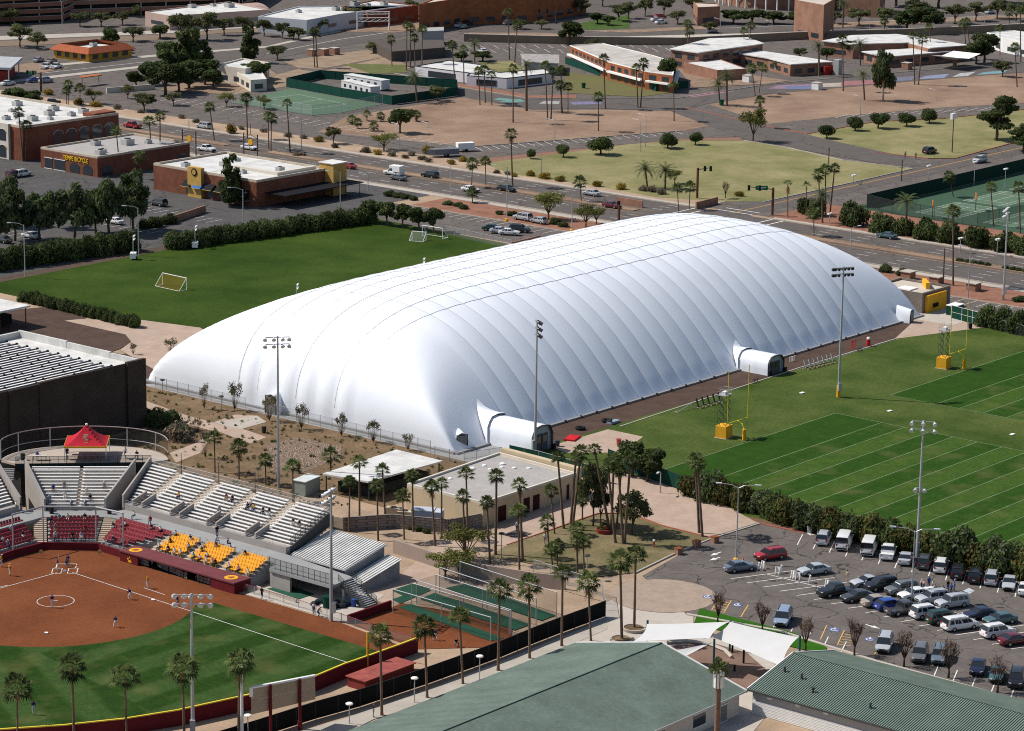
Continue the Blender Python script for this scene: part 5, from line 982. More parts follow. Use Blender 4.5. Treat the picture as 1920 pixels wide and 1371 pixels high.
for i in near_edges(p_):
    a, d, n, L_ = edge(p_[i], p_[(i+1) % len(p_)]); obox(a, d, n, 1, L_-1, 2.4, 2.9, .06, 1.2).ob('balcony', white, t)
t, p_ = far('brick_hall', 'two-storey brick hall with flat white roof right of the motel', ((1258, 93), (1310, 100), (1430, 83), (1400, 72), (1330, 74)), 5.6, brick_tan, roof_white, None, .25, trim=white, over=.6); dress(t, p_, 5, .8, 2.2); dress(t, p_, 5, 3.3, 4.8)
t, p_ = far('brick_wing', 'low brick wing with white roof and grey chimney by the painted street', ((1368, 99), (1440, 110), (1482, 122), (1560, 117), (1500, 108), (1420, 96)), 3.5, brick_tan, roof_white, None, .15, trim=white, over=.5); dress(t, p_, 5, .8, 2.2, dark_glass); b = MB(); q = G(1570, 140); b.box(q.x-1, q.y-1, 0, q.x+1, q.y+1, 4.6); b.ob('chimney', grey_wall, t); q = G(1552, 140); b = MB(); b.box(q.x-2, q.y-.3, 0, q.x+3, q.y+.3, 2.6); b.ob('red_door_wall', mat('door_red', (.35, .03, .02), .7), t)
t, p_ = far('flat_block', 'flat-roofed shed with white roof beside the brick wing', ((1282, 118), (1345, 133), (1400, 130), (1350, 112)), 3, brick_tan, roof_white, None, .2)
t, p_ = far('long_hall', 'long low tan hall with white flat roof at upper right', ((1545, 78), (1600, 84), (1700, 81), (1740, 91), (1812, 86), (1740, 74), (1680, 66), (1600, 68)), 4.6, brick_tan, roof_white, None, .0, over=.8); dress(t, p_, 6, 1, 2.4, dark_glass)
t, p_ = far('low_wing', 'low wing with white flat roof in front of the long tan hall', ((1620, 98), (1660, 108), (1780, 98), (1740, 91)), 3.2, brick_tan, roof_white, None, .0, over=.8); dress(t, p_, 6, .8, 2.2, dark_glass)
t, p_ = far('white_hall', 'white hall with pitched pale roof at the right picture edge', ((1850, 62), (1880, 72), (1990, 95), (1990, 70), (1900, 58)), 4.5, white, roof_white, None, .2); dress(t, p_, 7, .8, 2.2)
sc_ = thing('saddle_canopy', 'white butterfly canopy beside the painted street at upper right', 'canopy', G(1790, 127)); m = MB(); m.add([(-7, -5, 4.2), (7, -5, 4.2), (7, 5, 4.2), (-7, 5, 4.2), (0, 0, 2.3), (0, -5, 3.3), (0, 5, 3.3)], [(0, 5, 4), (5, 1, 4), (1, 2, 4), (2, 6, 4), (6, 3, 4), (3, 0, 4)]); m.ob('canopy_shell', white, sc_); m = MB(); m.tube((0, 0, 0), (0, 0, 2.4), .5, .9, 8); m.ob('pedestal', brick_tan, sc_)
# round hall with zigzag columns
rh = thing('round_hall', 'round brick auditorium with white zigzag arches at the top right', 'building'); c0 = G(1475, 5); c0.z = 0; rr = 24
m = MB(); m.lathe([(rr, 0), (rr, 12), (0, 12)], 48, c0[:2]); m.ob('drum_wall', brick_tan, rh)
for k in range(40):
    t0 = k*2*math.pi/40; t1 = (k+1)*2*math.pi/40; tm_ = (t0+t1)/2; q = lambda t, r_, z: (c0.x+r_*math.cos(t), c0.y+r_*math.sin(t), z)
    if math.cos(tm_-R(220)) < -.2: continue
    m = MB(); m.tube(q(t0, rr+2.5, 0), q(t0, rr+2.5, 5.5), .28, n=5); m.tube(q(t0, rr+2.5, 5.5), q(tm_, rr+2.5, 8), .22, n=5); m.tube(q(t1, rr+2.5, 5.5), q(tm_, rr+2.5, 8), .22, n=5); m.ob('arch_column', white, rh)
m = MB(); m.lathe([(rr+3, 8), (rr+3, 9), (rr, 9.2)], 48, c0[:2]); m.ob('ring_beam', brick_tan, rh)
for q, h_, lb in ((((1345, 8), (1350, 14), (1308, 16), (1300, 6)), 6, 'small pink block building left of the round auditorium'), (((1490, 2), (1545, 12), (1565, 0), (1510, -8)), 12, 'tall brick entrance block attached to the round auditorium'), (((1580, -2), (1650, 2), (1660, -12), (1590, -14)), 6, 'dark brick wing at the top right behind trees')): t, p_ = far('brick_block', lb, q, h_, brick_tan, roof_tan); dress(t, p_, 8, 1, 2.6, dark_glass)
# trailers and yard
for k, (q, lb) in enumerate(((G(665, 176), 'long white office trailer nearer the tennis court'), (G(690, 165), 'long white office trailer behind the nearer one'))):
    a = G(640, 171) if k == 0 else G(645, 160); d = (G(690, 183) if k == 0 else G(715, 172))-a; t = thing('office_trailer', lb, 'trailer', a, math.atan2(d.y, d.x)); L_ = max(16, d.length); m = MB(); m.box(0, 0, .5, L_, 3.2, 3.1); m.ob('body', mat('trailer_white', (.6, .6, .6), .7, .05, .5), t); m = MB(); m.box(-.1, -.1, 3.1, L_+.1, 3.3, 3.25); m.ob('roof', roof_white, t); m = MB(); m.box(.2, .2, 0, L_-.2, 3, .5); m.ob('skirt', steel_dark, t)
    for j in range(5): m = MB(); m.box(1.5+j*3, -.06, 1.5, 2.6+j*3, .02, 2.4); m.ob('window', dark_glass, t)
pw_ = thing('pump_block', 'dark block building with roll-up doors near the far palms', 'building'); q = rpts((690, 70), (735, 92), (835, 84), (830, 70), z=4); m = MB(); m.prism(q, 0, 3.2); m.ob('wall', mat('pump_dark', (.10, .085, .075), .9, .1, .5), pw_); m = MB(); q2 = [G(*k)[:2] for k in ((792, 88), (832, 86), (832, 79), (792, 81))]; m.prism(q2, 0, 5); m.ob('upper_block', grey_wall, pw_)
for k, q in enumerate(((1210, 92), (1330, 77), (1600, 72))): pass
cwl = thing('canal_wall', 'long low tan retaining wall along the far canal', 'wall')
wp = [G(870, 78), G(1080, 83), G(1280, 85), G(1500, 74), G(1700, 68), G(1990, 55)]
for a, c in zip(wp, wp[1:]): m = MB(); wallpath(m, [a[:2], c[:2]], .6, 0, 2.4); m.ob('wall_section', mat('canal_tan', (.24, .185, .13), .9, .12, .4), cwl); m = MB(); wallpath(m, [a[:2], c[:2]], .8, 2.4, 2.6); m.ob('wall_cap', conc_lite, cwl)
# --- shade sails in the plaza
def sail(label, cs):
    cs = [G(x, y, z) for x, y, z in cs]; t = thing('shade_sail', label, 'shade sail'); n = 12; m = MB(); ctr_ = sum(cs, Vector())/len(cs); vs = []
    tri = len(cs) == 3
    if tri: cs = cs+[cs[2]]
    for i in range(n+1):
        for j in range(n+1):
            u, v = i/n, j/n; p_ = cs[0].lerp(cs[1], u).lerp(cs[3].lerp(cs[2], u), v)
            # edges pulled inwards
            eu = 4*u*(1-u)*abs(2*v-1)**2; ev = 4*v*(1-v)*abs(2*u-1)**2
            p_ = p_.lerp(Vector((ctr_.x, ctr_.y, p_.z)), .09*max(eu, ev)); p_.z -= .35*16*u*(1-u)*v*(1-v)*.3; vs.append(p_)
    m.add(vs, [(i*(n+1)+j, (i+1)*(n+1)+j, (i+1)*(n+1)+j+1, i*(n+1)+j+1) for i in range(n) for j in range(n)]); m.ob('fabric', mat('sail_white', (.64, .64, .63), .8, .04, .5, sub=.15), t, smooth=True)
    return t
sail('left white fabric shade sail over the plaza', ((1213, 1170, 4.6), (1367, 1166, 5.6), (1331, 1197, 5.0), (1187, 1203, 3.9))); sail('right white fabric shade sail beside the green metal roof', ((1369, 1166, 5.8), (1497, 1195, 5.6), (1466, 1250, 3.6), (1331, 1193, 4.2))); sail('narrow white triangular shade sail nearest the green shingle roof', ((1264, 1220, 3.6), (1335, 1206, 4.2), (1282, 1232, 3.2)))
teal = mat('teal_post', (.03, .10, .12), .5)
for k, (bx, by, tx, ty) in enumerate(((1213, 1215, 1213, 1163), (1368, 1222, 1368, 1164), (1338, 1245, 1338, 1198), (1498, 1250, 1498, 1192), (1394, 1245, 1394, 1218), (1373, 1225, 1373, 1210), (1377, 1260, 1377, 1247))): p0 = G(bx, by); h_ = TOP(p0, tx, ty).z; m = MB(); m.tube((0, 0, 0), (0, 0, h_), .14, n=8); tag(m.ob('sail_post', teal if k < 4 else black, loc=p0), 'slim dark post of the plaza shade sails, %s from the left' % nth((0, 3, 1, 6, 5, 2, 4)[k] if True else k), 'post', 'shade sail posts')
pb = thing('curved_bench', 'curved low concrete seat wall under the shade sails', 'bench'); q = [G(x, y) for x, y in ((1250, 1208), (1290, 1206), (1330, 1212), (1360, 1224), (1372, 1236))]; m = MB(); m.path([k+ZZ*.25 for k in q], .3, n=4); m.ob('seat_wall', concrete, pb)
sheet('plaza_brick', P((1240, 1215), (1330, 1205), (1400, 1225), (1440, 1260), (1400, 1300), (1330, 1275)), mat('plaza_red', (.2, .13, .1), .95, .2, .4), Z4)
# ================================================================ plants
rng = np.random.default_rng(7); random.seed(7)
def leafm(name, c, c2): return mat(name, c, .75, .3, .5, c2=c2, rand=.32, sub=.33, spec=.1, amt=.9)
L_dark = leafm('leaf_dark', (.05, .068, .025), (.094, .112, .046)); L_mid = leafm('leaf_mid', (.053, .090, .022), (.109, .152, .043)); L_grey = leafm('leaf_grey', (.078, .096, .056), (.143, .163, .096))
L_olive = leafm('leaf_olive', (.093, .105, .031), (.186, .178, .054)); L_lime = leafm('leaf_lime', (.147, .178, .046), (.264, .279, .078)); L_gold = leafm('leaf_gold', (.232, .155, .019), (.403, .248, .031)); L_rust = leafm('leaf_rust', (.155, .093, .031), (.248, .132, .046))
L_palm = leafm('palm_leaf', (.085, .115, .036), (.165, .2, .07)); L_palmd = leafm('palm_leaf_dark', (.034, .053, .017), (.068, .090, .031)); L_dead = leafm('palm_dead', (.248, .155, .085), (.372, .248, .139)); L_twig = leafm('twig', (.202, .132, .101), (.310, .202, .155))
def leaves(name, mats, blobs, n, size, shell=.55, elong=1.6, seed=0, droop=0):
    "n leaf-sized faces spread through ellipsoid blobs (cx,cy,cz,rx,ry,rz)"
    g = np.random.default_rng(seed+11); B = np.array(blobs, float); wgt = (B[:, 3]*B[:, 4]*B[:, 5])**.67; k = g.choice(len(B), n, p=wgt/wgt.sum())
    d = g.normal(size=(n, 3)); d /= np.linalg.norm(d, axis=1)[:, None]; r_ = shell+(1.06-shell)*g.random(n)**.7
    c = B[k, :3]+d*B[k, 3:]*r_[:, None]; nr = d+g.normal(size=(n, 3))*.65+np.array([0, 0, .35]); nr /= np.linalg.norm(nr, axis=1)[:, None]
    u = np.cross(nr, g.normal(size=(n, 3))); u /= np.linalg.norm(u, axis=1)[:, None]; u[:, 2] -= droop; v = np.cross(nr, u); s = size*(.6+.8*g.random(n))[:, None]
    u = u*s*elong*.5; v = v*s*.5; V = np.stack([c-u, c-v, c+u, c+v], 1).reshape(-1, 3); me = bpy.data.meshes.new(name)
    me.vertices.add(4*n); me.vertices.foreach_set('co', V.ravel()); me.loops.add(4*n); me.loops.foreach_set('vertex_index', np.arange(4*n)); me.polygons.add(n); me.polygons.foreach_set('loop_start', np.arange(0, 4*n, 4))
    for m in mats: me.materials.append(m)
    hi = (d[:, 2]*.4+g.random(n)) ; me.polygons.foreach_set('material_index', (g.integers(0, len(mats), n)).astype(np.int32)); me.update(calc_edges=True); return me
def branches(tips, h0, r0, n=5, forks=None, m=None, name='trunk', sway=.15, seed=0):
    g = random.Random(seed); b = MB(); b.path([(0, 0, -.1), (g.uniform(-1, 1)*sway*h0*.4, g.uniform(-1, 1)*sway*h0*.4, h0*.5), (0, 0, h0)], r0, r0*.7, 7)
    for t in tips:
        t = Vector(t); md = Vector((t.x*.45, t.y*.45, h0+(t.z-h0)*.4)); b.path([(0, 0, h0-.05), md, t], r0*.55, r0*.14, 5)
    return b.mesh(name, m or bark, smooth=True)
def blobset(seed, n, R_, H, z0, flat=.75, rs=(.35, .55)):
    g = random.Random(seed); out = []
    for i in range(n):
        a = i*2.4+g.random(); q = math.sqrt((i+.4)/n)*R_*.66; z = z0+H*(.25+.55*g.random())*(1-.25*q/R_); r_ = R_*g.uniform(*rs); out.append((q*math.cos(a), q*math.sin(a), z, r_, r_, r_*flat))
    return out
TREES = {}
def reg(kind, crown, trunk): TREES.setdefault(kind, []).append((crown, trunk))
for s in range(3):   # unit trees: crown radius about 1, height about 2
    bl = blobset(s, 15, 1, 1.6, .5, .8, (.22, .42)); reg('round', leaves('crown', [L_dark, L_mid, L_dark], bl, 3200, .105, .45, seed=s), branches([q[:3] for q in bl[:6]], .55, .09, seed=s))
    bl = blobset(s+20, 8, .95, 1.35, .45, .8, (.5, .7)); reg('ball', leaves('crown', [L_dark, L_mid], bl, 3200, .10, .55, seed=s+20), branches([q[:3] for q in bl[:4]], .5, .1, seed=s))
    bl = blobset(s+40, 17, 1.0, 2.2, .4, 1.1, (.2, .36)); reg('gum', leaves('crown', [L_dark, L_grey, L_mid], bl, 3400, .085, .25, 2.4, seed=s+40, droop=.5), branches([q[:3] for q in bl[:7]], .7, .07, seed=s))
    bl = blobset(s+60, 12, 1.05, 1.25, .7, .6, (.28, .42)); reg('airy', leaves('crown', [L_olive, L_lime, L_olive], bl, 2000, .05, .1, 2.4, seed=s+60), branches([q[:3] for q in bl[:9]], .4, .055, seed=s, m=bark))
    bl = blobset(s+70, 15, 1.05, 1.2, .6, .6, (.2, .36)); bl2 = [(q[0]*.9, q[1]*.9, .25+q[2]*.85, q[3]*.9, q[4]*.9, q[5]*1.3) for q in bl]; reg('wispy', leaves('crown', [L_grey, L_olive, L_twig], bl2, 520, .06, .1, 2.6, seed=s+75), branches([q[:3] for q in bl2]+[(q[0]*1.2, q[1]*1.2, q[2]*.7) for q in bl2], .12, .028, seed=s)); reg('grey', leaves('crown', [L_grey, L_olive], bl, 2300, .07, .2, 2.2, seed=s+70), branches([q[:3] for q in bl[:7]], .45, .06, seed=s))
    bl = blobset(s+80, 10, 1.0, 1.0, .0, .8, (.42, .6)); reg('shrub', leaves('crown', [L_dark, L_mid, L_dark], bl, 2800, .11, .45, seed=s+80), branches([q[:3] for q in bl[:4]], .3, .05, seed=s))
    reg('shrub_grey', leaves('crown', [L_grey, L_dark, L_mid], bl, 2600, .105, .45, seed=s+85), branches([q[:3] for q in bl[:4]], .3, .05, seed=s))
    reg('shrub_gold', leaves('crown', [L_mid, L_olive, L_dark, L_mid, L_olive, L_rust], bl, 2800, .105, .45, seed=s+88), branches([q[:3] for q in bl[:4]], .3, .05, seed=s))
    reg('brittle', leaves('crown', [L_gold, L_gold, L_olive], bl, 900, .13, .4, seed=s+90), branches([q[:3] for q in bl[:4]], .2, .03, seed=s))
    reg('desert', leaves('crown', [L_grey, L_twig], bl, 700, .11, .3, 2.4, seed=s+95), branches([q[:3] for q in bl[:6]], .2, .03, seed=s))
    g = random.Random(s+200); b = MB()   # bare winter tree
    b.path([(0, 0, -.05), (.02, .01, .3), (0, 0, .5)], .075, .055, 6)
    for i in range(14):
        a = i*.95+g.random()*.4; e = g.uniform(.5, 1); t = Vector((math.cos(a)*.55*e, math.sin(a)*.55*e, 1.1+.75*g.random())); m_ = Vector((t.x*.45, t.y*.45, .85)); b.path([(0, 0, .42), m_, t], .035, .008, 4)
        for j in range(9): t2 = t.lerp(m_, g.random()*.6); b.path([t2, t2+Vector((g.uniform(-.3, .3), g.uniform(-.3, .3), g.uniform(.1, .4)))], .012, .004, 3)
    bl = blobset(s+210, 8, .7, .9, 1.0, .9, (.3, .4)); reg('bare', leaves('crown', [L_twig, L_twig, L_rust], bl, 110, .06, .2, 3.5, seed=s+210), b.mesh('trunk', mat('bark_dark', (.075, .05, .04), .95), True))
    bl = [(g.uniform(-.6, .6), g.uniform(-.6, .6), .8+.17*i, .62-.03*i, .62-.03*i, .17) for i in range(9)]; reg('pine', leaves('crown', [L_dark, L_dark, L_mid], bl, 3400, .095, .35, 2, seed=s+230), branches([q[:3] for q in bl], .7, .09, seed=s))
    bl = [(g.uniform(-.3, .3), g.uniform(-.3, .3), .35+.19*i, (.5-.03*i)*g.uniform(.6, 1.1), (.5-.03*i)*g.uniform(.6, 1.1), .2) for i in range(10)]+[(g.uniform(-.5, .5), g.uniform(-.5, .5), .4+.12*i, .25, .25, .2) for i in range(6)]; reg('tall', leaves('crown', [L_dark, L_mid, L_dark], bl, 3000, .09, .3, 2, seed=s+240), branches([q[:3] for q in bl[:5]], .4, .06, seed=s))
NTREE = [0]
def tree(kind, name, label, x, y, R_, H, group=None, rz=None, z=0):
    "R_ crown radius, H total height in metres"
    NTREE[0] += 1; i = NTREE[0]; c, t = TREES[kind][i % 3]; p_ = G(x, y) if not isinstance(x, Vector) else x; o = thing(name, label, {'shrub': 'shrub', 'desert_shrub': 'shrub'}.get(name, 'tree' if 'tree' in name or name in ('pine', 'eucalyptus') else 'shrub'), (p_.x, p_.y, z), i*1.7 if rz is None else rz, group)
    zt = c.get('zt') or max(v.co.z for v in c.vertices); c['zt'] = zt; s = (R_/1.05, R_/1.05, H/zt); mk('crown', c, o, scl=s); mk('trunk', t, o, scl=s); return o
# --- palms
def fan_crown(seed, nf=30, R_=1.6, droop=1.0):
    g = random.Random(seed); V = []; F = []; MI = []
    for i in range(nf):
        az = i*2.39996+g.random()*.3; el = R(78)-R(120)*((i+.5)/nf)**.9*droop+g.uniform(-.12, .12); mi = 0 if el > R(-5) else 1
        d = Vector((math.cos(az)*math.cos(el), math.sin(az)*math.cos(el), math.sin(el))); side = Vector((-math.sin(az), math.cos(az), 0)); up = side.cross(d) if side.cross(d).z > 0 else -side.cross(d)
        pl = R_*g.uniform(.45, .62); hub = d*pl; o = len(V); V += [side*.022, -side*.022, hub+side*.014, hub-side*.014]; F.append((o, o+1, o+3, o+2)); MI.append(mi)
        nb = 11
        for k in range(nb):
            a = R(-115+230*k/(nb-1)); L_ = R_*.46*g.uniform(.8, 1.1)*(1-.22*abs(a)/2); bd = d*math.cos(a)+side*math.sin(a); tip = hub+bd*L_+Vector((0, 0, -.36*L_)); md = hub+bd*L_*.5+up*.02; w_ = (side*math.cos(a)-d*math.sin(a))*.068*R_/1.6
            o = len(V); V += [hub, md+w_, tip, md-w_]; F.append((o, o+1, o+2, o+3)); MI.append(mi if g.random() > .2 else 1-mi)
    me = bpy.data.meshes.new('crown'); me.from_pydata([tuple(v) for v in V], [], F); me.materials.append(L_palm); me.materials.append(L_palmd); me.polygons.foreach_set('material_index', MI); me.update(); return me
def date_crown(seed, nf=34, R_=2.6):
    g = random.Random(seed); V = []; F = []; MI = []
    for i in range(nf):
        az = i*2.39996+g.random()*.3; el = R(80)-R(95)*((i+.5)/nf); mi = i % 2; pts = []; p_ = Vector((0, 0, 0)); e = el
        for k in range(7): pts.append(p_.copy()); p_ = p_+Vector((math.cos(az)*math.cos(e), math.sin(az)*math.cos(e), math.sin(e)))*R_/6; e -= R(13)
        side = Vector((-math.sin(az), math.cos(az), 0))
        for a, c in zip(pts, pts[1:]):
            d = (c-a)
            for s in (-1, 1):
                for q in (0, .5):
                    o = len(V); b0 = a+d*q; b1 = a+d*(q+.32); tp = b0+d*1.15+side*s*.42-Vector((0, 0, .14)); V += [b0, b1, tp]; F.append((o, o+1, o+2) if s > 0 else (o, o+2, o+1)); MI.append(mi)
    me = bpy.data.meshes.new('crown'); me.from_pydata([tuple(v) for v in V], [], F); me.materials.append(L_palm); me.materials.append(L_grey); me.polygons.foreach_set('material_index', MI); me.update(); return me
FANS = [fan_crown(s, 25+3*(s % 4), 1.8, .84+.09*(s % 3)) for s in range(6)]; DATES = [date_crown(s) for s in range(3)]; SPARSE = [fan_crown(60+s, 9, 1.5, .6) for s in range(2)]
def trunk_mesh(r0, r1):
    b = MB(); n = 8; pr = [(r0*1.5, -.02), (r0*1.12, .03)]+[(r0+(r1-r0)*k/10+(.012 if k % 2 else 0), .06+.094*k) for k in range(11)]; b.lathe(pr, n); return b.mesh('trunk', palm_bark, True)
TR_F = trunk_mesh(.16, .11); TR_D = trunk_mesh(.3, .25)
g = random.Random(3); SK = MB()
for i in range(46): a = i*2.4; z0 = -.1-.75*g.random(); r0 = .15; SK.add([(r0*math.cos(a-.25), r0*math.sin(a-.25), z0), (r0*math.cos(a+.25), r0*math.sin(a+.25), z0), (.42*math.cos(a), .42*math.sin(a), z0-.55)], [(0, 1, 2)])
SK = SK.mesh('dead_frond_skirt', L_dead)
NP = [0]
def palm(label, bx, by, tx, ty, kind='fan', group=None, s=1.0):
    NP[0] += 1; i = NP[0]; b0 = G(bx, by); tp = TOP(b0, tx, ty); h = max(1.2, tp.z-.25); d = Vector((tp.x-b0.x, tp.y-b0.y, h)); o = thing('date_palm' if kind == 'date' else 'fan_palm', label, 'palm tree', b0, 0, group)
    q = Vector((0, 0, 1)).rotation_difference(d.normalized()).to_euler(); fat = min(1.25, max(.75, h/9)); mk('trunk', TR_D if kind == 'date' else TR_F, o, rot=tuple(q), scl=(fat, fat, d.length))
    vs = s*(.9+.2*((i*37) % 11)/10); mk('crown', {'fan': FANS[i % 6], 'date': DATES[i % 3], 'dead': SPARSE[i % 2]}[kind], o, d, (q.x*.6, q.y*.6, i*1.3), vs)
    if kind != 'date': mk('dead_frond_skirt', SK, o, d, tuple(q), vs*(.8+.9*((i*13) % 7 == 0)))
    return o
def palms(where, data, group, kind='fan', s=1.0):
    data = sorted(data, key=lambda q: q[2])
    for i, q in enumerate(data): palm('%s palm %s, %s from the left' % ('feathery date' if kind == 'date' else 'fan', where, nth(i)), *q[:4], kind=q[4] if len(q) > 4 else kind, group=group, s=s)
palms('growing along the black screened fence', [(716, 1342, 713, 1189), (801, 1309, 796, 1172), (868, 1283, 862, 1154), (934, 1258, 937, 1104), (993, 1235, 992, 1096), (1053, 1212, 1055, 1072), (1108, 1202, 1103, 1089), (1166, 1202, 1163, 1049), (1189, 1181, 1192, 1039)], 'palms along the black fence', s=1.1)
palms('standing outside the outfield wall at the bottom left', [(33, 1400, 32, 1290), (139, 1392, 135, 1248), (238, 1398, 234, 1268), (346, 1400, 342, 1252), (447, 1398, 450, 1238)], 'palms outside the outfield wall', s=1.38)
palms('around the block-walled yard of the tan building', [(654, 998, 656, 902), (674, 969, 674, 864), (723, 982, 717, 879), (709, 1014, 707, 907), (758, 1012, 755, 928), (775, 997, 773, 889), (816, 1024, 809, 911), (828, 1010, 828, 904), (873, 1044, 868, 928), (877, 998, 874, 886)], 'palms round the tan building', s=.82)
palms('on the lawn and walk before the tan building doors', [(919, 1057, 913, 940), (929, 1041, 931, 890), (980, 1053, 974, 907), (974, 1072, 972, 957), (1040, 1002, 1033, 919), (1057, 992, 1046, 856), (1029, 1022, 1026, 976), (1045, 1062, 1045, 1022), (1037, 1068, 1033, 1030)], 'palms round the tan building', s=.85)
palms('in the leaning clump on the palm lawn', [(1069, 994, 1080, 857), (1074, 985, 1089, 846), (1144, 1000, 1115, 841), (1154, 1019, 1140, 871), (1146, 1000, 1151, 859), (1168, 1021, 1160, 878), (1156, 992, 1165, 882), (1171, 1019, 1182, 859)], 'leaning palms on the lawn', s=.85)
palms('low on the palm lawn near the lot', [(1092, 976, 1092, 934), (1083, 1062, 1082, 989), (1083, 1075, 1081, 1012), (1095, 1072, 1094, 1016)], 'low palms on the lawn', s=.85)
palms('of the tall pair before the football hedge', [(1311, 1000, 1304, 861), (1317, 1007, 1308, 866)], 'tall pair of palms')
palms('in the desert garden behind the bleachers', [(403, 886, 402, 819), (448, 898, 448, 836), (498, 909, 498, 861), (549, 941, 549, 873), (620, 891, 620, 853)], 'palms in the desert garden', s=.95)
palms('beside the brick shops', [(43, 303, 35, 210), (47, 303, 50, 235), (225, 320, 218, 245), (285, 303, 280, 227), (300, 300, 300, 217), (266, 336, 262, 293), (128, 197, 128, 157), (125, 199, 124, 170), (150, 197, 150, 165)], 'palms beside the shops', s=1.15)
palms('along the sandy strip beyond the wide road', [(402, 263, 393, 200), (464, 260, 462, 183), (504, 280, 503, 217), (508, 284, 509, 220), (544, 286, 538, 193), (961, 350, 958, 250), (884, 352, 886, 305), (911, 347, 910, 302), (886, 380, 885, 360), (1090, 378, 1087, 340), (1273, 401, 1270, 353), (1292, 393, 1294, 350)], 'palms along the wide road', s=1.15)
palms('near the far palm-lined lots', [(590, 127, 587, 60), (595, 127, 592, 62), (735, 124, 733, 72), (762, 133, 763, 47), (769, 127, 770, 52), (778, 128, 777, 70), (791, 137, 792, 55), (853, 155, 848, 85), (870, 157, 869, 92), (955, 112, 953, 23), (965, 117, 970, 47), (257, 33, 257, 17)], 'far palms', s=1.2)
palms('on the brown dirt lot', [(900, 197, 897, 132), (910, 193, 908, 130), (922, 197, 922, 140), (962, 230, 962, 128), (1027, 225, 1022, 123), (1033, 225, 1037, 133), (1053, 213, 1052, 132), (1055, 213, 1050, 158), (1065, 213, 1065, 162), (1135, 204, 1132, 110), (1122, 246, 1122, 181), (1196, 202, 1193, 127), (1201, 202, 1207, 117), (1264, 227, 1263, 160)], 'palms on the dirt lot', s=1.15)
palms('near the painted street', [(1293, 117, 1293, 57), (1291, 118, 1289, 44), (1395, 108, 1395, 58), (1402, 107, 1408, 47), (1416, 180, 1410, 127), (1423, 175, 1430, 127), (1581, 171, 1580, 75), (1715, 159, 1712, 67), (1722, 159, 1730, 73), (1747, 107, 1742, 50), (1425, 240, 1425, 188)], 'palms by the painted street', s=1.2)
palms('at the upper right picture edge', [(1659, 63, 1658, 40), (1813, 110, 1807, 43), (1821, 112, 1813, 40), (1875, 103, 1875, 53), (1894, 63, 1892, 23), (1914, 117, 1913, 20), (1907, 163, 1903, 87)], 'palms at upper right', s=1.2)
palms('beside the tennis courts and road corner', [(1538, 402, 1535, 325), (1548, 402, 1548, 318), (1556, 402, 1565, 315), (1526, 443, 1526, 400), (1787, 535, 1787, 396), (1863, 425, 1858, 350), (1913, 438, 1910, 350), (1788, 370, 1780, 330)], 'palms by the tennis courts', s=1.15)
palms('across the far dirt lots', [(890, 118, 890, 82), (782, 193, 778, 143), (987, 208, 987, 122), (1358, 120, 1358, 97), (1363, 199, 1363, 142), (1350, 197, 1347, 157), (1536, 143, 1535, 85), (1613, 123, 1613, 82), (1621, 188, 1618, 138), (1580, 52, 1582, 6)], 'far date palms', 'date', 1.15)
palms('in the dry park and road corner', [(1214, 353, 1210, 316), (1247, 355, 1248, 319), (1542, 418, 1542, 364), (1699, 443, 1700, 376)], 'near date palms', 'date', 1.15)
palms('standing almost bare at the road corner', [(1477, 408, 1477, 345), (1512, 405, 1512, 347)], 'bare palms', 'dead')
palms('low and stubby beside the leaning dark tree', [(663, 233, 660, 226), (671, 241, 671, 228), (688, 227, 688, 213), (714, 228, 714, 216), (781, 228, 781, 214), (701, 246, 701, 236)], 'stubby palms', s=1.0)
# --- trees and shrubs: (kind, name, where, data, group) data = base px, crown radius m, height m
def grove(kind, name, what, data, group):
    data = sorted(data)
    for i, (x, y, R_, H) in enumerate(data): tree(kind, name, what if len(data) == 1 else '%s, %s from the left' % (what, nth(i)), x, y, R_, H, group)
grove('gum', 'gum_tree', 'tall grey-green tree screening the shop parking lot', [(-8, 470, 5, 14), (28, 452, 4.6, 12.5), (75, 450, 4.6, 11), (140, 448, 5, 12.5), (180, 438, 4.4, 10.5), (205, 440, 4.8, 13), (250, 432, 4.8, 14), (10, 425, 4.6, 11.5), (110, 428, 3.6, 8.5)], 'trees screening the shops')
grove('tall', 'conifer_tree', 'dark narrow tree before the restaurant wall', [(430, 388, 4.2, 12.5), (440, 384, 3.4, 9)], 'dark trees by the restaurant')
grove('shrub', 'hedge_shrub', 'dark oleander shrub in the hedge left of the soccer field', [(x, 506-.145*x, 2.6, 4.2+.4*((x*7) % 3)) for x in range(-10, 262, 21)], 'left oleander hedge')
grove('shrub', 'hedge_shrub', 'dark oleander shrub in the hedge behind the soccer field', [(x, 466-.135*(x-330), 2.7, 4+.5*((x*7) % 3)) for x in range(330, 700, 21)], 'rear oleander hedge')
grove('round', 'hedge_tree', 'round dark tree by the far soccer corner', [(x, y, 2.8, 5.4) for x, y in ((695, 418), (725, 423), (755, 428), (785, 433), (812, 436))], 'trees at the soccer corner')
grove('shrub', 'hedge_shrub', 'clipped hedge shrub at the near soccer edge', [(45+12.2*k, 565+2.9*k, 1.4, 2.3+.5*((k*7) % 5)/4) for k in range(18)], 'near soccer hedge')
grove('shrub', 'hedge_shrub', 'dark shrub in the bed beside the shop lot entrance', [(290, 425, 2, 2.6), (315, 420, 2, 2.6), (270, 428, 1.6, 2.2)], 'shrubs by the lot entrance')
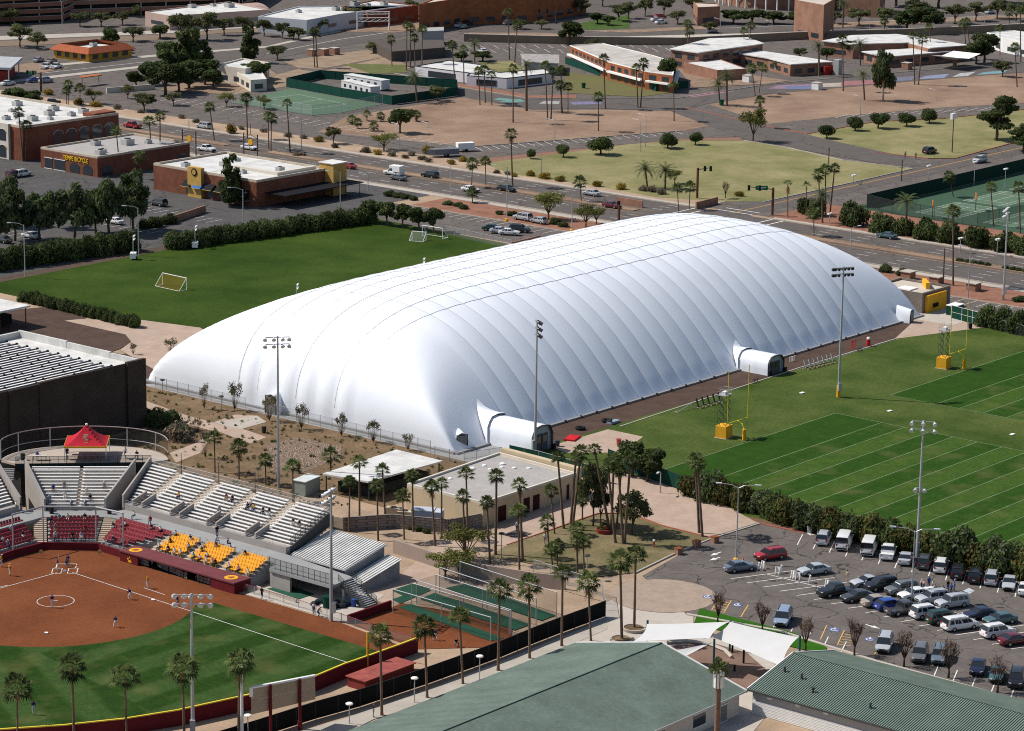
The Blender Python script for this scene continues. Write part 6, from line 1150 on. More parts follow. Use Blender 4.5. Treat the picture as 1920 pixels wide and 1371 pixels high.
hd = [(1185, 893, 'round', 3.2, 5.6), (1215, 903, 'round', 3.0, 5.2), (1300, 930, 'shrub_gold', 2.4, 4), (1330, 937, 'shrub_grey', 2.9, 5.2), (1362, 945, 'shrub_gold', 2.4, 4.2), (1395, 955, 'shrub_gold', 2.5, 4.4), (1425, 962, 'shrub_grey', 2.4, 4.2), (1450, 972, 'shrub', 2.3, 4.2), (1478, 982, 'shrub_gold', 2.5, 4.4), (1508, 990, 'shrub_grey', 2.5, 4.6), (1535, 997, 'shrub_grey', 2.4, 4.2), (1565, 1005, 'shrub_gold', 2.7, 4.6), (1598, 1012, 'shrub_grey', 2.5, 4.4), (1632, 1018, 'shrub_gold', 2.8, 5), (1668, 1028, 'shrub', 2.6, 4.6), (1700, 1035, 'shrub_gold', 2.5, 4.2), (1745, 1042, 'shrub_gold', 2.4, 4), (1790, 1058, 'shrub_grey', 3.4, 6), (1838, 1070, 'shrub_gold', 2.6, 4.4), (1880, 1076, 'shrub_grey', 3.2, 5.6), (1925, 1085, 'shrub_gold', 3, 5)]
for i, (x, y, k, R_, H) in enumerate(hd): tree(k, 'hedge_shrub', '%s shrub in the hedge between football field and parking lot, %s from the left' % ({'round': 'tall dark', 'shrub_gold': 'yellow-green', 'shrub_grey': 'grey-green', 'shrub': 'dark green'}[k], nth(i)), x, y, R_, H, 'football hedge')
grove('shrub', 'hedge_shrub', 'dark shrub in the hedge right of the goalpost gate', [(1850, 612, 2.6, 4.4), (1880, 618, 2.6, 4.6), (1915, 625, 2.8, 4.8)], 'hedge by the gate')
grove('shrub', 'roadside_shrub', 'dark round shrub before the tennis court screen', [(1510, 400, 2.4, 4), (1530, 405, 2.2, 4.6), (1600, 423, 3.4, 6), (1655, 435, 3.3, 4.6), (1690, 440, 3.0, 4.2), (1735, 448, 3.4, 5), (1780, 455, 3.4, 5), (1830, 462, 3.4, 5), (1880, 470, 3.4, 4.6), (1915, 476, 3.2, 4.4)], 'shrubs before the tennis courts')
grove('shrub', 'median_shrub', 'low clipped shrub in the road median at right', [(1800+13*k, 491+2*k, .9, .9) for k in range(5)]+[(1885+13*k, 505+2.2*k, .9, .9) for k in range(4)], 'median shrubs')
grove('ball', 'citrus_tree', 'round dark citrus tree by the dry lawns', [(1126, 290, 3.4, 4.8), (1252, 278, 2.6, 4.2), (1304, 272, 2.0, 3.4), (1550, 260, 2.4, 3.9), (1604, 245, 2.3, 3.9), (1647, 241, 2.9, 4.4), (1700, 237, 2.6, 3.9), (1743, 231, 2.5, 4.1), (995, 298, 1.3, 2.6), (1056, 295, 1.9, 3.4)], 'citrus trees')
grove('airy', 'palo_verde_tree', 'pale airy tree beside the wide road', [(1028, 412, 4.6, 6.5), (1412, 266, 4.8, 9.5), (1098, 425, 3.8, 5.2), (1118, 420, 2.8, 4), (240, 185, 3, 4), (175, 195, 3.5, 4.5), (425, 200, 3.2, 4), (495, 205, 3.2, 4), (720, 282, 4.5, 4.5), (1265, 345, 2.6, 3.5)], 'palo verde trees')
grove('grey', 'mesquite_tree', 'grey-green spreading tree at upper left', [(270, 208, 4.6, 5), (38, 88, 5.4, 7.5), (70, 92, 4, 5.5), (250, 78, 4.4, 5), (325, 198, 3, 4), (340, 75, 5.6, 9), (388, 75, 6.2, 9.5), (150, 50, 4, 5), (190, 50, 4.4, 5), (230, 47, 4, 5), (495, 68, 3.8, 6), (530, 72, 3.4, 5.5), (560, 76, 3.2, 4.5), (520, 112, 4, 4.5), (20, 48, 4.5, 6), (625, 270, 2.6, 4.5), (1178, 35, 4, 6), (1210, 30, 4, 6.5), (1245, 28, 4, 6), (820, 190, 3.6, 4.6), (975, 55, 3.5, 3.5), (1015, 55, 3, 3.2)], 'mesquite trees')
grove('round', 'broad_tree', 'dense dark tree at upper left', [(205, 98, 3.6, 8), (310, 130, 3.6, 8.5), (280, 160, 4, 7), (255, 165, 3.4, 5), (310, 178, 6.5, 9), (355, 165, 5.5, 8), (385, 160, 5, 8), (335, 172, 5, 7), (400, 168, 4, 6), (300, 72, 4, 4.5), (30, 195, 4.4, 4.8), (60, 198, 4, 4.2), (485, 155, 4, 6.5), (455, 150, 3, 5), (550, 75, 3, 4)], 'dense dark trees')
grove('tall', 'tall_tree', 'tall dark irregular tree among the house trees', [(340, 150, 6.5, 15), (365, 150, 6.5, 16), (312, 152, 6, 12), (468, 118, 5, 13), (385, 148, 5.5, 12), (350, 135, 6, 14)], 'tall dark trees')
grove('grey', 'avenue_tree', 'loose grey-green tree along the far avenues', [(420, 66, 4.5, 6), (455, 62, 4, 6), (600, 62, 4, 5), (660, 48, 5, 6.5), (690, 40, 4.5, 6), (770, 30, 4, 6), (1000, 12, 5, 8), (1060, 8, 5, 8), (1130, 12, 5.5, 8), (1090, 30, 4, 6), (1160, 40, 4.5, 6), (1270, 45, 4, 5), (1300, 25, 4.5, 6), (1330, 62, 3.5, 4), (1565, 45, 4, 5), (1610, 48, 5, 6), (1660, 50, 5, 7), (1720, 40, 6, 8), (1790, 45, 5, 7), (1830, 40, 5, 7), (1870, 35, 5, 7), (1905, 40, 5, 7), (700, 100, 3, 3.5), (1110, 95, 3, 4), (1500, 112, 3, 4), (1330, 130, 3, 3.5), (1460, 135, 2.6, 3.5)], 'avenue trees')
grove('round', 'street_tree', 'dark street tree among the upper right buildings', [(1068, 85, 5, 8), (1250, 165, 3.8, 9), (1375, 45, 5, 5), (1410, 45, 5, 5), (1450, 45, 5, 4.5), (1490, 45, 4.5, 4.5), (1740, 62, 7, 9), (1700, 60, 6, 8), (1845, 118, 5.4, 9.5), (1830, 120, 4.6, 7), (1550, 115, 3, 4.5), (1590, 108, 3.5, 5.5), (1620, 20, 6, 9), (1680, 12, 7, 10), (1760, 15, 7, 10), (1590, 10, 5, 9), (1880, 5, 6, 9), (1120, 45, 3.5, 4), (1140, 48, 3, 3.5), (865, 115, 3, 3), (905, 115, 4, 3.2)], 'street trees upper right')
tree('pine', 'pine', 'big spreading dark pine on the dry lawn at right', 1868, 264, 5.6, 12.5); tree('pine', 'pine', 'dark pine cut by the right picture edge above the tennis courts', 1918, 285, 4, 8)
q = tree('gum', 'eucalyptus', 'tall eucalyptus with pale trunk on the dirt lot', 1655, 190, 4.6, 15.5); q.children[1].data = q.children[1].data.copy(); q.children[1].data.materials[0] = bark_pale
tree('grey', 'olive_tree', 'small silvery tree beside the painted street at right', 1880, 144, 4, 5.2); tree('round', 'leaning_tree', 'dark leaning tree on the brown dirt lot', 750, 250, 4.2, 6.8)
grove('grey', 'grove_tree', 'loose leafy tree among the leaning palms', [(1112, 987, 2.8, 9.6), (1186, 1003, 3.3, 6.4), (1126, 985, 2.2, 6)], 'trees among the leaning palms')
grove('airy', 'palo_verde_tree', 'pale airy tree before the garden wall', [(875, 1052, 4.2, 5.6), (862, 1085, 3.2, 4.2), (835, 1083, 3.4, 3.6)], 'airy trees by the garden wall')
grove('bare', 'bare_tree', 'bare winter tree along the parking lot lawn', [(1346, 1170, 1.9, 4.4), (1429, 1187, 2, 4.2), (1510, 1222, 2, 4.6), (1602, 1230, 2.1, 4.8), (1695, 1251, 2.2, 4.8), (1778, 1272, 2.4, 5), (1870, 1300, 2.2, 4.4)], 'bare trees along the lot')
grove('bare', 'bare_tree', 'bare tree beside the wide road', [(1360, 372, 1.8, 4), (1640, 545, 2.6, 4.5), (1255, 600, 1.2, 2)], 'bare roadside trees')
grove('wispy', 'sapling_tree', 'thin young desert tree along the dome fence', [(315, 722, 1.1, 3), (383, 768, 1.2, 4.6), (440, 770, 1.9, 5), (505, 790, 2, 4.6), (565, 805, 1.7, 4.6), (640, 818, 1.6, 4), (700, 830, 1.8, 4), (765, 845, 1.4, 3), (320, 665, 1.8, 3.2), (250, 665, 1.1, 2.2), (385, 860, 1.2, 5), (370, 812, 1.3, 2.6)], 'saplings along the dome')
grove('brittle', 'flowering_shrub', 'yellow-flowered desert shrub on the sandy strip', [(147, 196, 1.8, 2), (180, 200, 2, 1.8), (433, 250, 1.6, 3), (597, 266, 1.5, 1.8), (708, 290, 1.4, 1.6), (846, 308, 1.2, 1.4), (868, 303, 1.3, 1.6), (805, 288, 1.8, 2.2), (995, 330, 1.3, 1.6), (1020, 335, 1.8, 1.8), (1050, 340, 1.5, 1.5), (1120, 350, 1.3, 1.6), (1165, 355, 1.6, 1.8), (90, 178, 1.6, 2), (1385, 368, 1.2, 1.4), (965, 332, .9, 1.2)], 'yellow desert shrubs')
grove('desert', 'desert_shrub', 'grey desert shrub on the sandy strip', [(220, 205, 1.5, 1.6), (265, 212, 1.2, 1.2), (340, 222, 1.3, 1.3), (367, 230, 1.2, 1.2), (453, 243, 1.2, 1.2), (495, 248, 1.2, 1.2), (540, 257, 1.3, 1.4), (570, 260, 1.2, 1.2), (685, 286, 1.6, 1.7), (735, 293, 1.4, 1.4), (760, 297, 1.1, 1.1), (772, 292, 1.4, 1.4), (790, 300, 1.3, 1.3), (803, 304, 1.2, 1.2), (932, 325, 1, 1.1), (951, 328, 1, 1.1), (628, 277, 1.2, 1.4), (560, 292, 2.2, 1), (1222, 360, 1.5, 1.7), (1240, 364, 1.5, 1.6), (1205, 358, 1.3, 1.5)], 'grey desert shrubs')
grove('shrub', 'low_shrub', 'low dark shrub on the red gravel near the dome lot', [(745, 370, 1.6, 1.3), (760, 372, 1.4, 1.2), (775, 375, 1.3, 1.1), (840, 384, 1.5, 1), (860, 387, 1.4, 1), (870, 392, 1.2, 1.2), (936, 402, 1.1, 1), (958, 404, 1.4, 1.1), (975, 408, 1.3, 1.1), (1042, 420, 1.6, 1.5), (1055, 425, 1.4, 1.2), (1660, 510, 1.6, 1.8), (1693, 517, 1.6, 1.6), (1700, 440, 1.4, 1.2), (1910, 565, 1.6, 1.2), (730, 368, 1.4, 1.6)], 'low shrubs on the gravel')
grove('shrub', 'bank_shrub', 'dark shrub under the deck beside the racquet building', [(300, 800, 2.2, 2.6), (335, 815, 2, 2.4), (320, 790, 2, 2.2), (285, 790, 2.2, 2.4)], 'shrubs under the deck'); tree('desert', 'desert_shrub', 'big pinkish dry shrub beside the viewing deck', 336, 826, 2.6, 3.0)
grove('shrub', 'yard_shrub', 'small clipped shrub at the foot of the block wall', [(727, 985, .6, .8), (742, 984, .7, .9), (756, 988, .6, .8), (771, 993, .7, .9), (786, 996, .6, .8), (799, 1000, .6, .8)], 'shrubs at the block wall')
# uncountable ground cover
gc_ = []
for i in range(900):
    t = random.random(); x_ = random.uniform(-52, -3.5); y_ = random.uniform(-8, 72)
    if x_ < -22 and y_ > 46: continue
    if x_ < -50+0 and y_ < 12: continue
    r_ = random.uniform(.12, .38); gc_.append((x_, y_, r_*.6, r_, r_, r_*.8))
me = leaves('ground_cover', [L_olive, L_grey, L_mid, L_lime], gc_, 16000, .14, .1, seed=5); tag(mk('ground_cover', me, kind='stuff'), 'small scattered desert plants covering the garden soil beside the dome', 'ground cover')
rk = MB(); g = random.Random(5)
q4 = [G(500, 838), G(640, 835), G(640, 862), G(510, 885)]
for i in range(900):
    u, v = g.random(), g.random(); c_ = q4[0].lerp(q4[1], u).lerp(q4[3].lerp(q4[2], u), v); s = g.uniform(.08, .28); a = g.random()*6
    rk.add([(c_.x+s*math.cos(a+k*1.57), c_.y+s*math.sin(a+k*1.57), .03) for k in range(4)]+[(c_.x, c_.y, .03+s*.8)], [(0, 1, 4), (1, 2, 4), (2, 3, 4), (3, 0, 4)])
tag(rk.ob('river_stones', mat('stone_tan', (.34, .25, .19), .95, .4, 3), kind='stuff'), 'loose tan stones filling the dry creek bed', 'stones')
# ================================================================ vehicles
CARM = {}
def paintm(n, c): return mat('car_'+n, c, .28, 0, coat=.6, spec=.5)
PC = dict(white=(.74, .74, .73), silver=(.42, .44, .46), grey=(.13, .135, .14), darkgrey=(.05, .052, .055), black=(.012, .012, .014), red=(.36, .012, .016), maroon=(.12, .01, .018), blue=(.02, .06, .3), lightblue=(.24, .31, .42), navy=(.014, .018, .045), teal=(.06, .12, .13), green=(.01, .04, .028), beige=(.36, .31, .25), slate=(.13, .16, .2))
car_glass = glass('car_glass', (.02, .024, .028), .05); rim_m = mat('rim', (.4, .4, .41), .35, 0, metal=.5); light_f = mat('headlamp', (.7, .72, .74), .15, 0, spec=.7); light_r = mat('taillamp', (.3, .01, .01), .3, 0); trim_m = mat('car_trim', (.03, .03, .03), .6, 0); plate_m = mat('plate', (.6, .6, .58), .5, 0)
# x forward; (length, width, height, hood z, belt z, x of: front, windscreen base, windscreen top, rear roof, rear glass base, tail; deck z)
CT = dict(sedan=(4.7, 1.8, 1.45, .95, .98, 2.35, 1.05, .25, -1.05, -1.75, -2.35, 1.0), coupe=(4.6, 1.8, 1.36, .9, .93, 2.3, .9, .05, -.95, -1.75, -2.3, .95), suv=(4.7, 1.88, 1.75, 1.08, 1.1, 2.35, 1.15, .5, -1.95, -2.25, -2.35, 1.1), wagon=(4.6, 1.8, 1.6, 1.0, 1.0, 2.3, 1.2, .45, -1.85, -2.2, -2.3, 1.0),
          hatch=(4.2, 1.75, 1.5, .98, 1.0, 2.1, 1.05, .35, -1.35, -1.95, -2.1, 1.0), minivan=(5.1, 1.98, 1.75, 1.02, 1.05, 2.55, 1.6, .7, -2.2, -2.45, -2.55, 1.05), van=(5.5, 2.05, 2.15, 1.2, 1.3, 2.75, 1.95, 1.35, -2.6, -2.72, -2.75, 1.3), pickup=(5.5, 1.95, 1.75, 1.1, 1.12, 2.75, 1.2, .6, -.65, -.85, -2.75, 1.1))
def ring_loft(b, secs):
    n = len(secs[0]); b.add([q for s in secs for q in s], [(i*n+j, i*n+(j+1) % n, (i+1)*n+(j+1) % n, (i+1)*n+j) for i in range(len(secs)-1) for j in range(n)]+[tuple(range(n))[::-1], tuple((len(secs)-1)*n+j for j in range(n))])
def make_car(kind):
    L_, W_, H, hz, bz, xf, xw, xt, xr, xg, xb, dz = CT[kind]; w2 = W_/2; P_ = {}
    def sec(x, zt, w, zb=.28): return [(x, -w*.9, zb), (x, w*.9, zb), (x, w, zb+.22), (x, w, zt-.16), (x, w*.93, zt-.02), (x, w*.55, zt), (x, -w*.55, zt), (x, -w*.93, zt-.02), (x, -w, zt-.16), (x, -w, zb+.22)]
    b = MB(); ring_loft(b, [sec(xf, hz-.32, w2*.72, .36), sec(xf-.12, hz-.2, w2*.9, .28), sec(xf-.5, hz-.06, w2*.98), sec(xw, bz+.0, w2), sec((xw+xg)/2, bz, w2*1.01), sec(xg, dz if kind != 'pickup' else bz, w2)]+([sec(xb+.4, dz-.01, w2*.98), sec(xb+.06, dz-.08, w2*.9), sec(xb, dz-.3, w2*.84, .38)] if kind != 'pickup' else [sec(xg-.02, .78, w2), sec(xb+.12, .78, w2), sec(xb+.1, dz, w2*.97), sec(xb, dz-.02, w2*.95, .4)]))
    P_['body'] = (b.mesh('body', trim_m), 0)
    def gl(x0, z0, w0, x1, z1, w1): return [(x0, -w0, z0), (x0, w0, z0), (x1, w1, z1), (x1, -w1, z1)]
    gw, rw = w2*.93, w2*.78; zr = H-.05
    A, B_, C_, D_ = (xw-.02, bz-.03), (xt, zr), (xr, zr), (xg+.02, (dz if kind != 'pickup' else bz)-.03)
    b = MB(); b.quad((A[0], -gw, A[1]), (A[0], gw, A[1]), (B_[0], rw, B_[1]), (B_[0], -rw, B_[1])); P_['windscreen'] = (b.mesh('windscreen', car_glass), None)
    b = MB(); b.quad((D_[0], gw, D_[1]), (D_[0], -gw, D_[1]), (C_[0], -rw, C_[1]), (C_[0], rw, C_[1])); P_['rear_window'] = (b.mesh('rear_window', car_glass), None)
    for s in (-1, 1):
        b = MB(); q = [(A[0], s*gw, A[1]), (D_[0], s*gw, D_[1]), (C_[0], s*rw, C_[1]), (B_[0], s*rw, B_[1])]; b.quad(*(q if s < 0 else q[::-1])); P_['side_window'+'ab'[s > 0]] = (b.mesh('side_window', car_glass), None)
    b = MB(); ring_loft(b, [[(x, -w, z-.03), (x, w, z-.03), (x, w*.97, z+.02), (x, w*.6, z+.055), (x, -w*.6, z+.055), (x, -w*.97, z+.02)] for x, w, z in ((xt+.05, rw*1.0, zr-.02), (xt-.25, rw*1.03, zr), ((xt+xr)/2, rw*1.04, zr+.01), (xr+.1, rw*1.03, zr), (xr-.04, rw*1.0, zr-.02))]); P_['roof'] = (b.mesh('roof', trim_m), 0)
    fr = {'pickup': (0, 1), 'coupe': (0, .55, 1), 'van': (0, .3, 1)}.get(kind, (0, .45, .74, 1))
    for s in (-1, 1):
        lo_ = lambda f: Vector((A[0]+(D_[0]-A[0])*f, s*(gw+.015), A[1]+(D_[1]-A[1])*f)); hi_ = lambda f: Vector((B_[0]+(C_[0]-B_[0])*f, s*(rw+.015), B_[1]-.02))
        b = MB(); n_ = len(fr); vs = []; fs = []
        for k, f in enumerate(fr):
            e = .035; f0, f1 = (f-.02, f+e) if k == 0 else ((f-e*1.6, f+.02) if k == n_-1 else (f-e*.6, f+e*.6))
            if kind == 'van' and k == n_-1: f0 = .45
            vs += [lo_(f0), lo_(f1), hi_(f1).lerp(lo_(f1), .12), hi_(f0).lerp(lo_(f0), .12), hi_(f1), hi_(f0)]; o_ = k*6; fs += [(o_, o_+1, o_+2, o_+3), (o_+3, o_+2, o_+4, o_+5)]
            if k: fs.append((o_-4, o_+3, o_+5, o_-2))
        b.add(vs, fs if s < 0 else [q[::-1] for q in fs]); P_['sf'+str(s)] = (b.mesh('side_frame', trim_m), 0)
    b = MB(); b.beam((xf+.02, -w2*.7, .45), (xf+.02, w2*.7, .45), .1, .22); P_['front_bumper'] = (b.mesh('front_bumper', trim_m), None); b = MB(); b.beam((xb-.02, -w2*.75, .5), (xb-.02, w2*.75, .5), .1, .2); P_['rear_bumper'] = (b.mesh('rear_bumper', trim_m), 0 if kind != 'van' else None)
    b = MB(); b.box(xb-.09, -.22, .62, xb-.06, .22, .76); P_['plate'] = (b.mesh('licence_plate', plate_m), None); b = MB(); b.box(xf-.03, -w2*.4, hz-.42, xf+.03, w2*.4, hz-.28); P_['grille'] = (b.mesh('grille', trim_m), None)
    for s in (-1, 1):
        b = MB(); b.beam((xf-.06, s*w2*.5, hz-.3), (xf-.2, s*w2*.84, hz-.26), .1, .16); P_['hl'+str(s)] = (b.mesh('headlight', light_f), None)
        b = MB(); z_ = .95 if kind in ('suv', 'van', 'minivan', 'wagon', 'pickup') else dz-.2; b.beam((xb+.0, s*w2*.62, z_), (xb+.06, s*w2*.84, z_), .08, .28 if kind in ('suv', 'van', 'minivan') else .15); P_['tl'+str(s)] = (b.mesh('taillight', light_r), None)
        b = MB(); b.box(xw-.35, s*(w2+.06)-.08, bz-.02, xw-.2, s*(w2+.06)+.08, bz+.13); P_['mr'+str(s)] = (b.mesh('mirror', trim_m), 0)
    if kind in ('suv', 'minivan', 'wagon'):
        for s in (-1, 1): b = MB(); b.beam((xt-.3, s*rw*.9, zr+.1), (xr+.2, s*rw*.9, zr+.1), .05, .05); P_['rk'+str(s)] = (b.mesh('roof_rail', trim_m), None)
    r_ = .34 if kind not in ('suv', 'van', 'pickup') else .38; wb = L_*.29
    b = MB(); b.tube((0, -.11, 0), (0, .11, 0), r_, n=14); ty = b.mesh('tyre', rubber); b = MB(); b.tube((0, -.115, 0), (0, .115, 0), r_*.6, n=10); ri = b.mesh('rim', rim_m)
    CARM[kind] = (P_, ty, ri, r_, wb, w2)
for k in CT: make_car(k)
for k in CARM:
    for me in [q[0] for q in CARM[k][0].values()]+[CARM[k][1], CARM[k][2]]: me.polygons.foreach_set('use_smooth', [True]*len(me.polygons)); me.set_sharp_from_angle(angle=R(38))
NAMES = dict(sedan='sedan', coupe='sedan', suv='sport_utility_car', wagon='station_wagon', hatch='hatchback_car', minivan='minivan', van='passenger_van', pickup='pickup_truck')
def car(kind, colr, label, x, y, rz, group=None, cat=None, scale=1):
    P_, ty, ri, r_, wb, w2 = CARM[kind]; p_ = G(x, y); o = thing(NAMES[kind], label, cat or {'pickup': 'pickup', 'van': 'van', 'minivan': 'minivan'}.get(kind, 'car'), (p_.x, p_.y, .085), R(rz), group); m = paintm(colr, PC[colr])
    for k, (me, sl_) in P_.items():
        c = mk(me.name.split('.')[0], me, o)
        if sl_ is not None: paint(c, 0, m)
    for sx in (-1, 1):
        for sy in (-1, 1): w_ = mk('wheel', ty, o, (sx*wb, sy*(w2-.1), r_)); mk('rim', ri, w_)
    return o
GP = 'cars parked in the lot at right'
row = [('suv', 'silver', 1544, 1018, 'silver'), ('van', 'white', 1582, 1026, 'white'), ('van', 'white', 1629, 1036, 'white'), ('pickup', 'white', 1665, 1044, 'white'), ('sedan', 'silver', 1698, 1055, 'silver'), ('suv', 'darkgrey', 1733, 1063, 'dark grey'), ('suv', 'white', 1764, 1070, 'white'), ('suv', 'black', 1796, 1081, 'black'), ('suv', 'black', 1828, 1089, 'black'), ('suv', 'silver', 1859, 1093, 'silver'), ('sedan', 'silver', 1892, 1102, 'silver'), ('sedan', 'white', 1922, 1112, 'white')]
for i, (k, c, x, y, w_) in enumerate(row): car(k, c, '%s %s parked tail out along the hedge, %s from the left' % (w_, NAMES[k].replace('_', ' '), nth(i)) if i != 10 else 'silver sedan parked nose out along the hedge', x, y, 26 if i != 10 else 206, GP)
ctr_ = [('wagon', 'red', 1444, 1049, 154.5, 'bright red station wagon near the lamp post'), ('sedan', 'slate', 1387, 1071, -25.5, 'blue-grey sedan beside the yellow lamp base'), ('sedan', 'silver', 1526, 1077, 154.5, 'silver sedan next to the white barrier frames'), ('coupe', 'silver', 1624, 1099, 154.5, 'silver coupe behind the black pickup'), ('pickup', 'black', 1568, 1117, 154.5, 'black pickup at the near end of the centre bays'), ('suv', 'black', 1651, 1106, 154.5, 'black sport utility car next to the silver coupe'), ('suv', 'grey', 1690, 1114, 154.5, 'dark grey sport utility car with sunshade behind its windscreen'), ('sedan', 'white', 1714, 1123, 154.5, 'white sedan by the tall lamp post in the centre bays'), ('suv', 'silver', 1747, 1131, 154.5, 'silver sport utility car left of the open hatch car'), ('suv', 'silver', 1784, 1139, 154.5, 'silver sport utility car with its rear hatch open'), ('sedan', 'darkgrey', 1607, 1127, 154.5, 'dark grey sedan behind the black pickup in the near row'), ('sedan', 'beige', 1646, 1136, -25.5, 'beige sedan parked tail out in the near row'), ('hatch', 'blue', 1668, 1143, -25.5, 'bright blue hatchback beside the grey pickup'), ('pickup', 'darkgrey', 1696, 1151, -25.5, 'dark grey pickup with black bed cover'), ('suv', 'white', 1738, 1158, -25.5, 'white sport utility car beside the dark grey pickup'), ('suv', 'green', 1768, 1168, -25.5, 'dark green sport utility car beside the white minivan'), ('minivan', 'white', 1800, 1180, -25.5, 'white minivan in the near row of centre bays'), ('sedan', 'navy', 1836, 1160, 154.5, 'navy sedan facing left in the centre bays'), ('sedan', 'teal', 1874, 1170, 154.5, 'teal sedan facing left near the right edge'), ('suv', 'white', 1871, 1194, -25.5, 'white sport utility car right of the minivan'), ('sedan', 'maroon', 1903, 1208, -25.5, 'maroon sedan cut by the right picture edge'),
         ('minivan', 'lightblue', 1468, 1168, 206, 'light blue minivan parked nose to the plaza lawn'), ('minivan', 'silver', 1658, 1217, 206, 'silver minivan in the accessible bays'), ('suv', 'grey', 1724, 1237, 206, 'grey sport utility car behind a bare tree'), ('suv', 'slate', 1761, 1240, 206, 'blue-grey sport utility car with roof rack behind a bare tree'), ('sedan', 'navy', 1833, 1260, 206, 'navy hatchback nose out by the back lawn'), ('sedan', 'teal', 1869, 1274, 206, 'grey-green car half hidden by a bare tree'), ('suv', 'black', 1905, 1284, 206, 'black sport utility car at the lower right edge')]
for k, c, x, y, rz, lb in ctr_:
    o = car(k, c, lb, x, y, rz, GP)
    if 'hatch open' in lb: m = MB(); m.add([(-2.2, -.75, 1.75), (-2.2, .75, 1.75), (-3.1, .7, 2.05), (-3.1, -.7, 2.05), (-3.35, .65, 1.9), (-3.35, -.65, 1.9)], [(0, 1, 2, 3), (3, 2, 4, 5)]); h_ = m.ob('open_hatch', paintm('silver', PC['silver']), o)
    if 'sunshade' in lb: m = MB(); m.quad((1.0, -.75, 1.13), (1.0, .75, 1.13), (.62, .62, 1.6), (.62, -.62, 1.6)); m.ob('sunshade', mat('shade_mint', (.5, .62, .58), .4), o)
rd = [('pickup', 'red', 248, 240, 90, 'red pickup on the wide road behind the arcade building'), ('suv', 'silver', 382, 241, 90, 'silver sport utility car on the wide road beyond the bicycle shop'), ('pickup', 'white', 387, 284, -90, 'white pickup on the near lanes behind the restaurant'), ('sedan', 'white', 467, 281, -90, 'white car on the near lanes behind the restaurant roof'), ('sedan', 'red', 652, 316, 90, 'red car on the wide road beside the restaurant tower'), ('suv', 'black', 806, 334, 90, 'black sport utility car following the camper truck'), ('sedan', 'grey', 746, 338, 90, 'grey car beside the white camper truck'), ('sedan', 'white', 882, 360, -90, 'white car beside the low palm in the median'), ('sedan', 'black', 950, 359, -90, 'black car on the near lanes left of the dome'), ('sedan', 'silver', 1109, 367, 90, 'silver sedan on the far lanes before the dry park'), ('sedan', 'maroon', 1147, 390, -90, 'maroon car behind the round trees at the intersection'), ('sedan', 'teal', 1663, 447, 90, 'green and white sedan on the far lanes right of the dome'),
      ('sedan', 'blue', 63, 154, 0, 'blue car on the avenue at the left edge'), ('suv', 'silver', 86, 155, 0, 'silver car behind the blue one on the avenue'), ('sedan', 'white', 15, 160, 0, 'white car on the avenue at the far left edge'), ('pickup', 'white', 87, 129, 20, 'white pickup parked left before the yellow restaurant'), ('pickup', 'white', 105, 129, 20, 'white pickup parked right before the yellow restaurant'), ('sedan', 'silver', 72, 116, 20, 'silver car parked near the fuel canopy'), ('sedan', 'beige', 97, 118, 20, 'beige car parked near the fuel canopy'), ('suv', 'black', 238, 95, 0, 'black car beside the yellow restaurant'), ('sedan', 'slate', 231, 104, 0, 'blue-grey car beside the yellow restaurant tables'), ('sedan', 'white', 387, 101, 0, 'white car on the avenue behind the dark trees'), ('pickup', 'darkgrey', 97, 197, 0, 'dark pickup behind the arcade building'),
      ('sedan', 'white', 861, 51, 15, 'white car waiting at the far intersection'), ('suv', 'black', 879, 47, 15, 'black car at the far intersection'), ('sedan', 'teal', 870, 54, 15, 'teal car at the far intersection'), ('sedan', 'maroon', 807, 62, 0, 'maroon car on the avenue near the brick building'), ('suv', 'grey', 953, 47, 0, 'grey car crossing the far intersection'), ('sedan', 'white', 905, 100, 60, 'white car alone in the far striped lot'), ('sedan', 'red', 1238, 34, -20, 'red car in the far lot at top right'), ('sedan', 'white', 1232, 40, -20, 'white car before the red one in the far lot'), ('sedan', 'white', 1240, 45, -20, 'white car nearest the street in the far lot'), ('sedan', 'silver', 1335, 61, 0, 'silver car on the far avenue before the auditorium'), ('suv', 'black', 1743, 288, 0, 'black sport utility car parked on the dry lawn'), ('suv', 'silver', 1837, 305, 180, 'silver car on the cross street near the tennis courts'), ('sedan', 'silver', 1856, 26, 0, 'silver car on the far avenue at the top right'),
      ('sedan', 'white', 58, 447, 90, 'white sedan parked under the shop lot trees'), ('suv', 'darkgrey', 297, 386, 90, 'dark car parked before the restaurant'), ('sedan', 'white', 215, 420, 90, 'white car half hidden behind the shop lot trees'), ('sedan', 'black', 18, 372, 0, 'black car in the shop lot at the left edge'), ('suv', 'maroon', 28, 333, 0, 'maroon car before the arcade building'), ('suv', 'white', 43, 331, 0, 'white sport utility car before the arcade building'), ('sedan', 'darkgrey', 5, 455, 90, 'dark car at the left edge of the shop lot'),
      ('suv', 'silver', 980, 413, 90, 'silver wagon parked under the airy tree behind the dome'), ('hatch', 'silver', 1010, 419, 90, 'white hatchback parked under the airy tree behind the dome'), ('sedan', 'green', 924, 433, -60, 'dark green car by the soccer fence'), ('sedan', 'silver', 938, 438, -60, 'silver car by the soccer fence'), ('suv', 'black', 974, 436, -60, 'black car behind the brown wall'), ('sedan', 'white', 955, 441, -60, 'white car behind the soccer fence wall')]
for k, c, x, y, rz, lb in rd: car(k, c, lb, x, y, rz, 'cars on the roads and far lots')
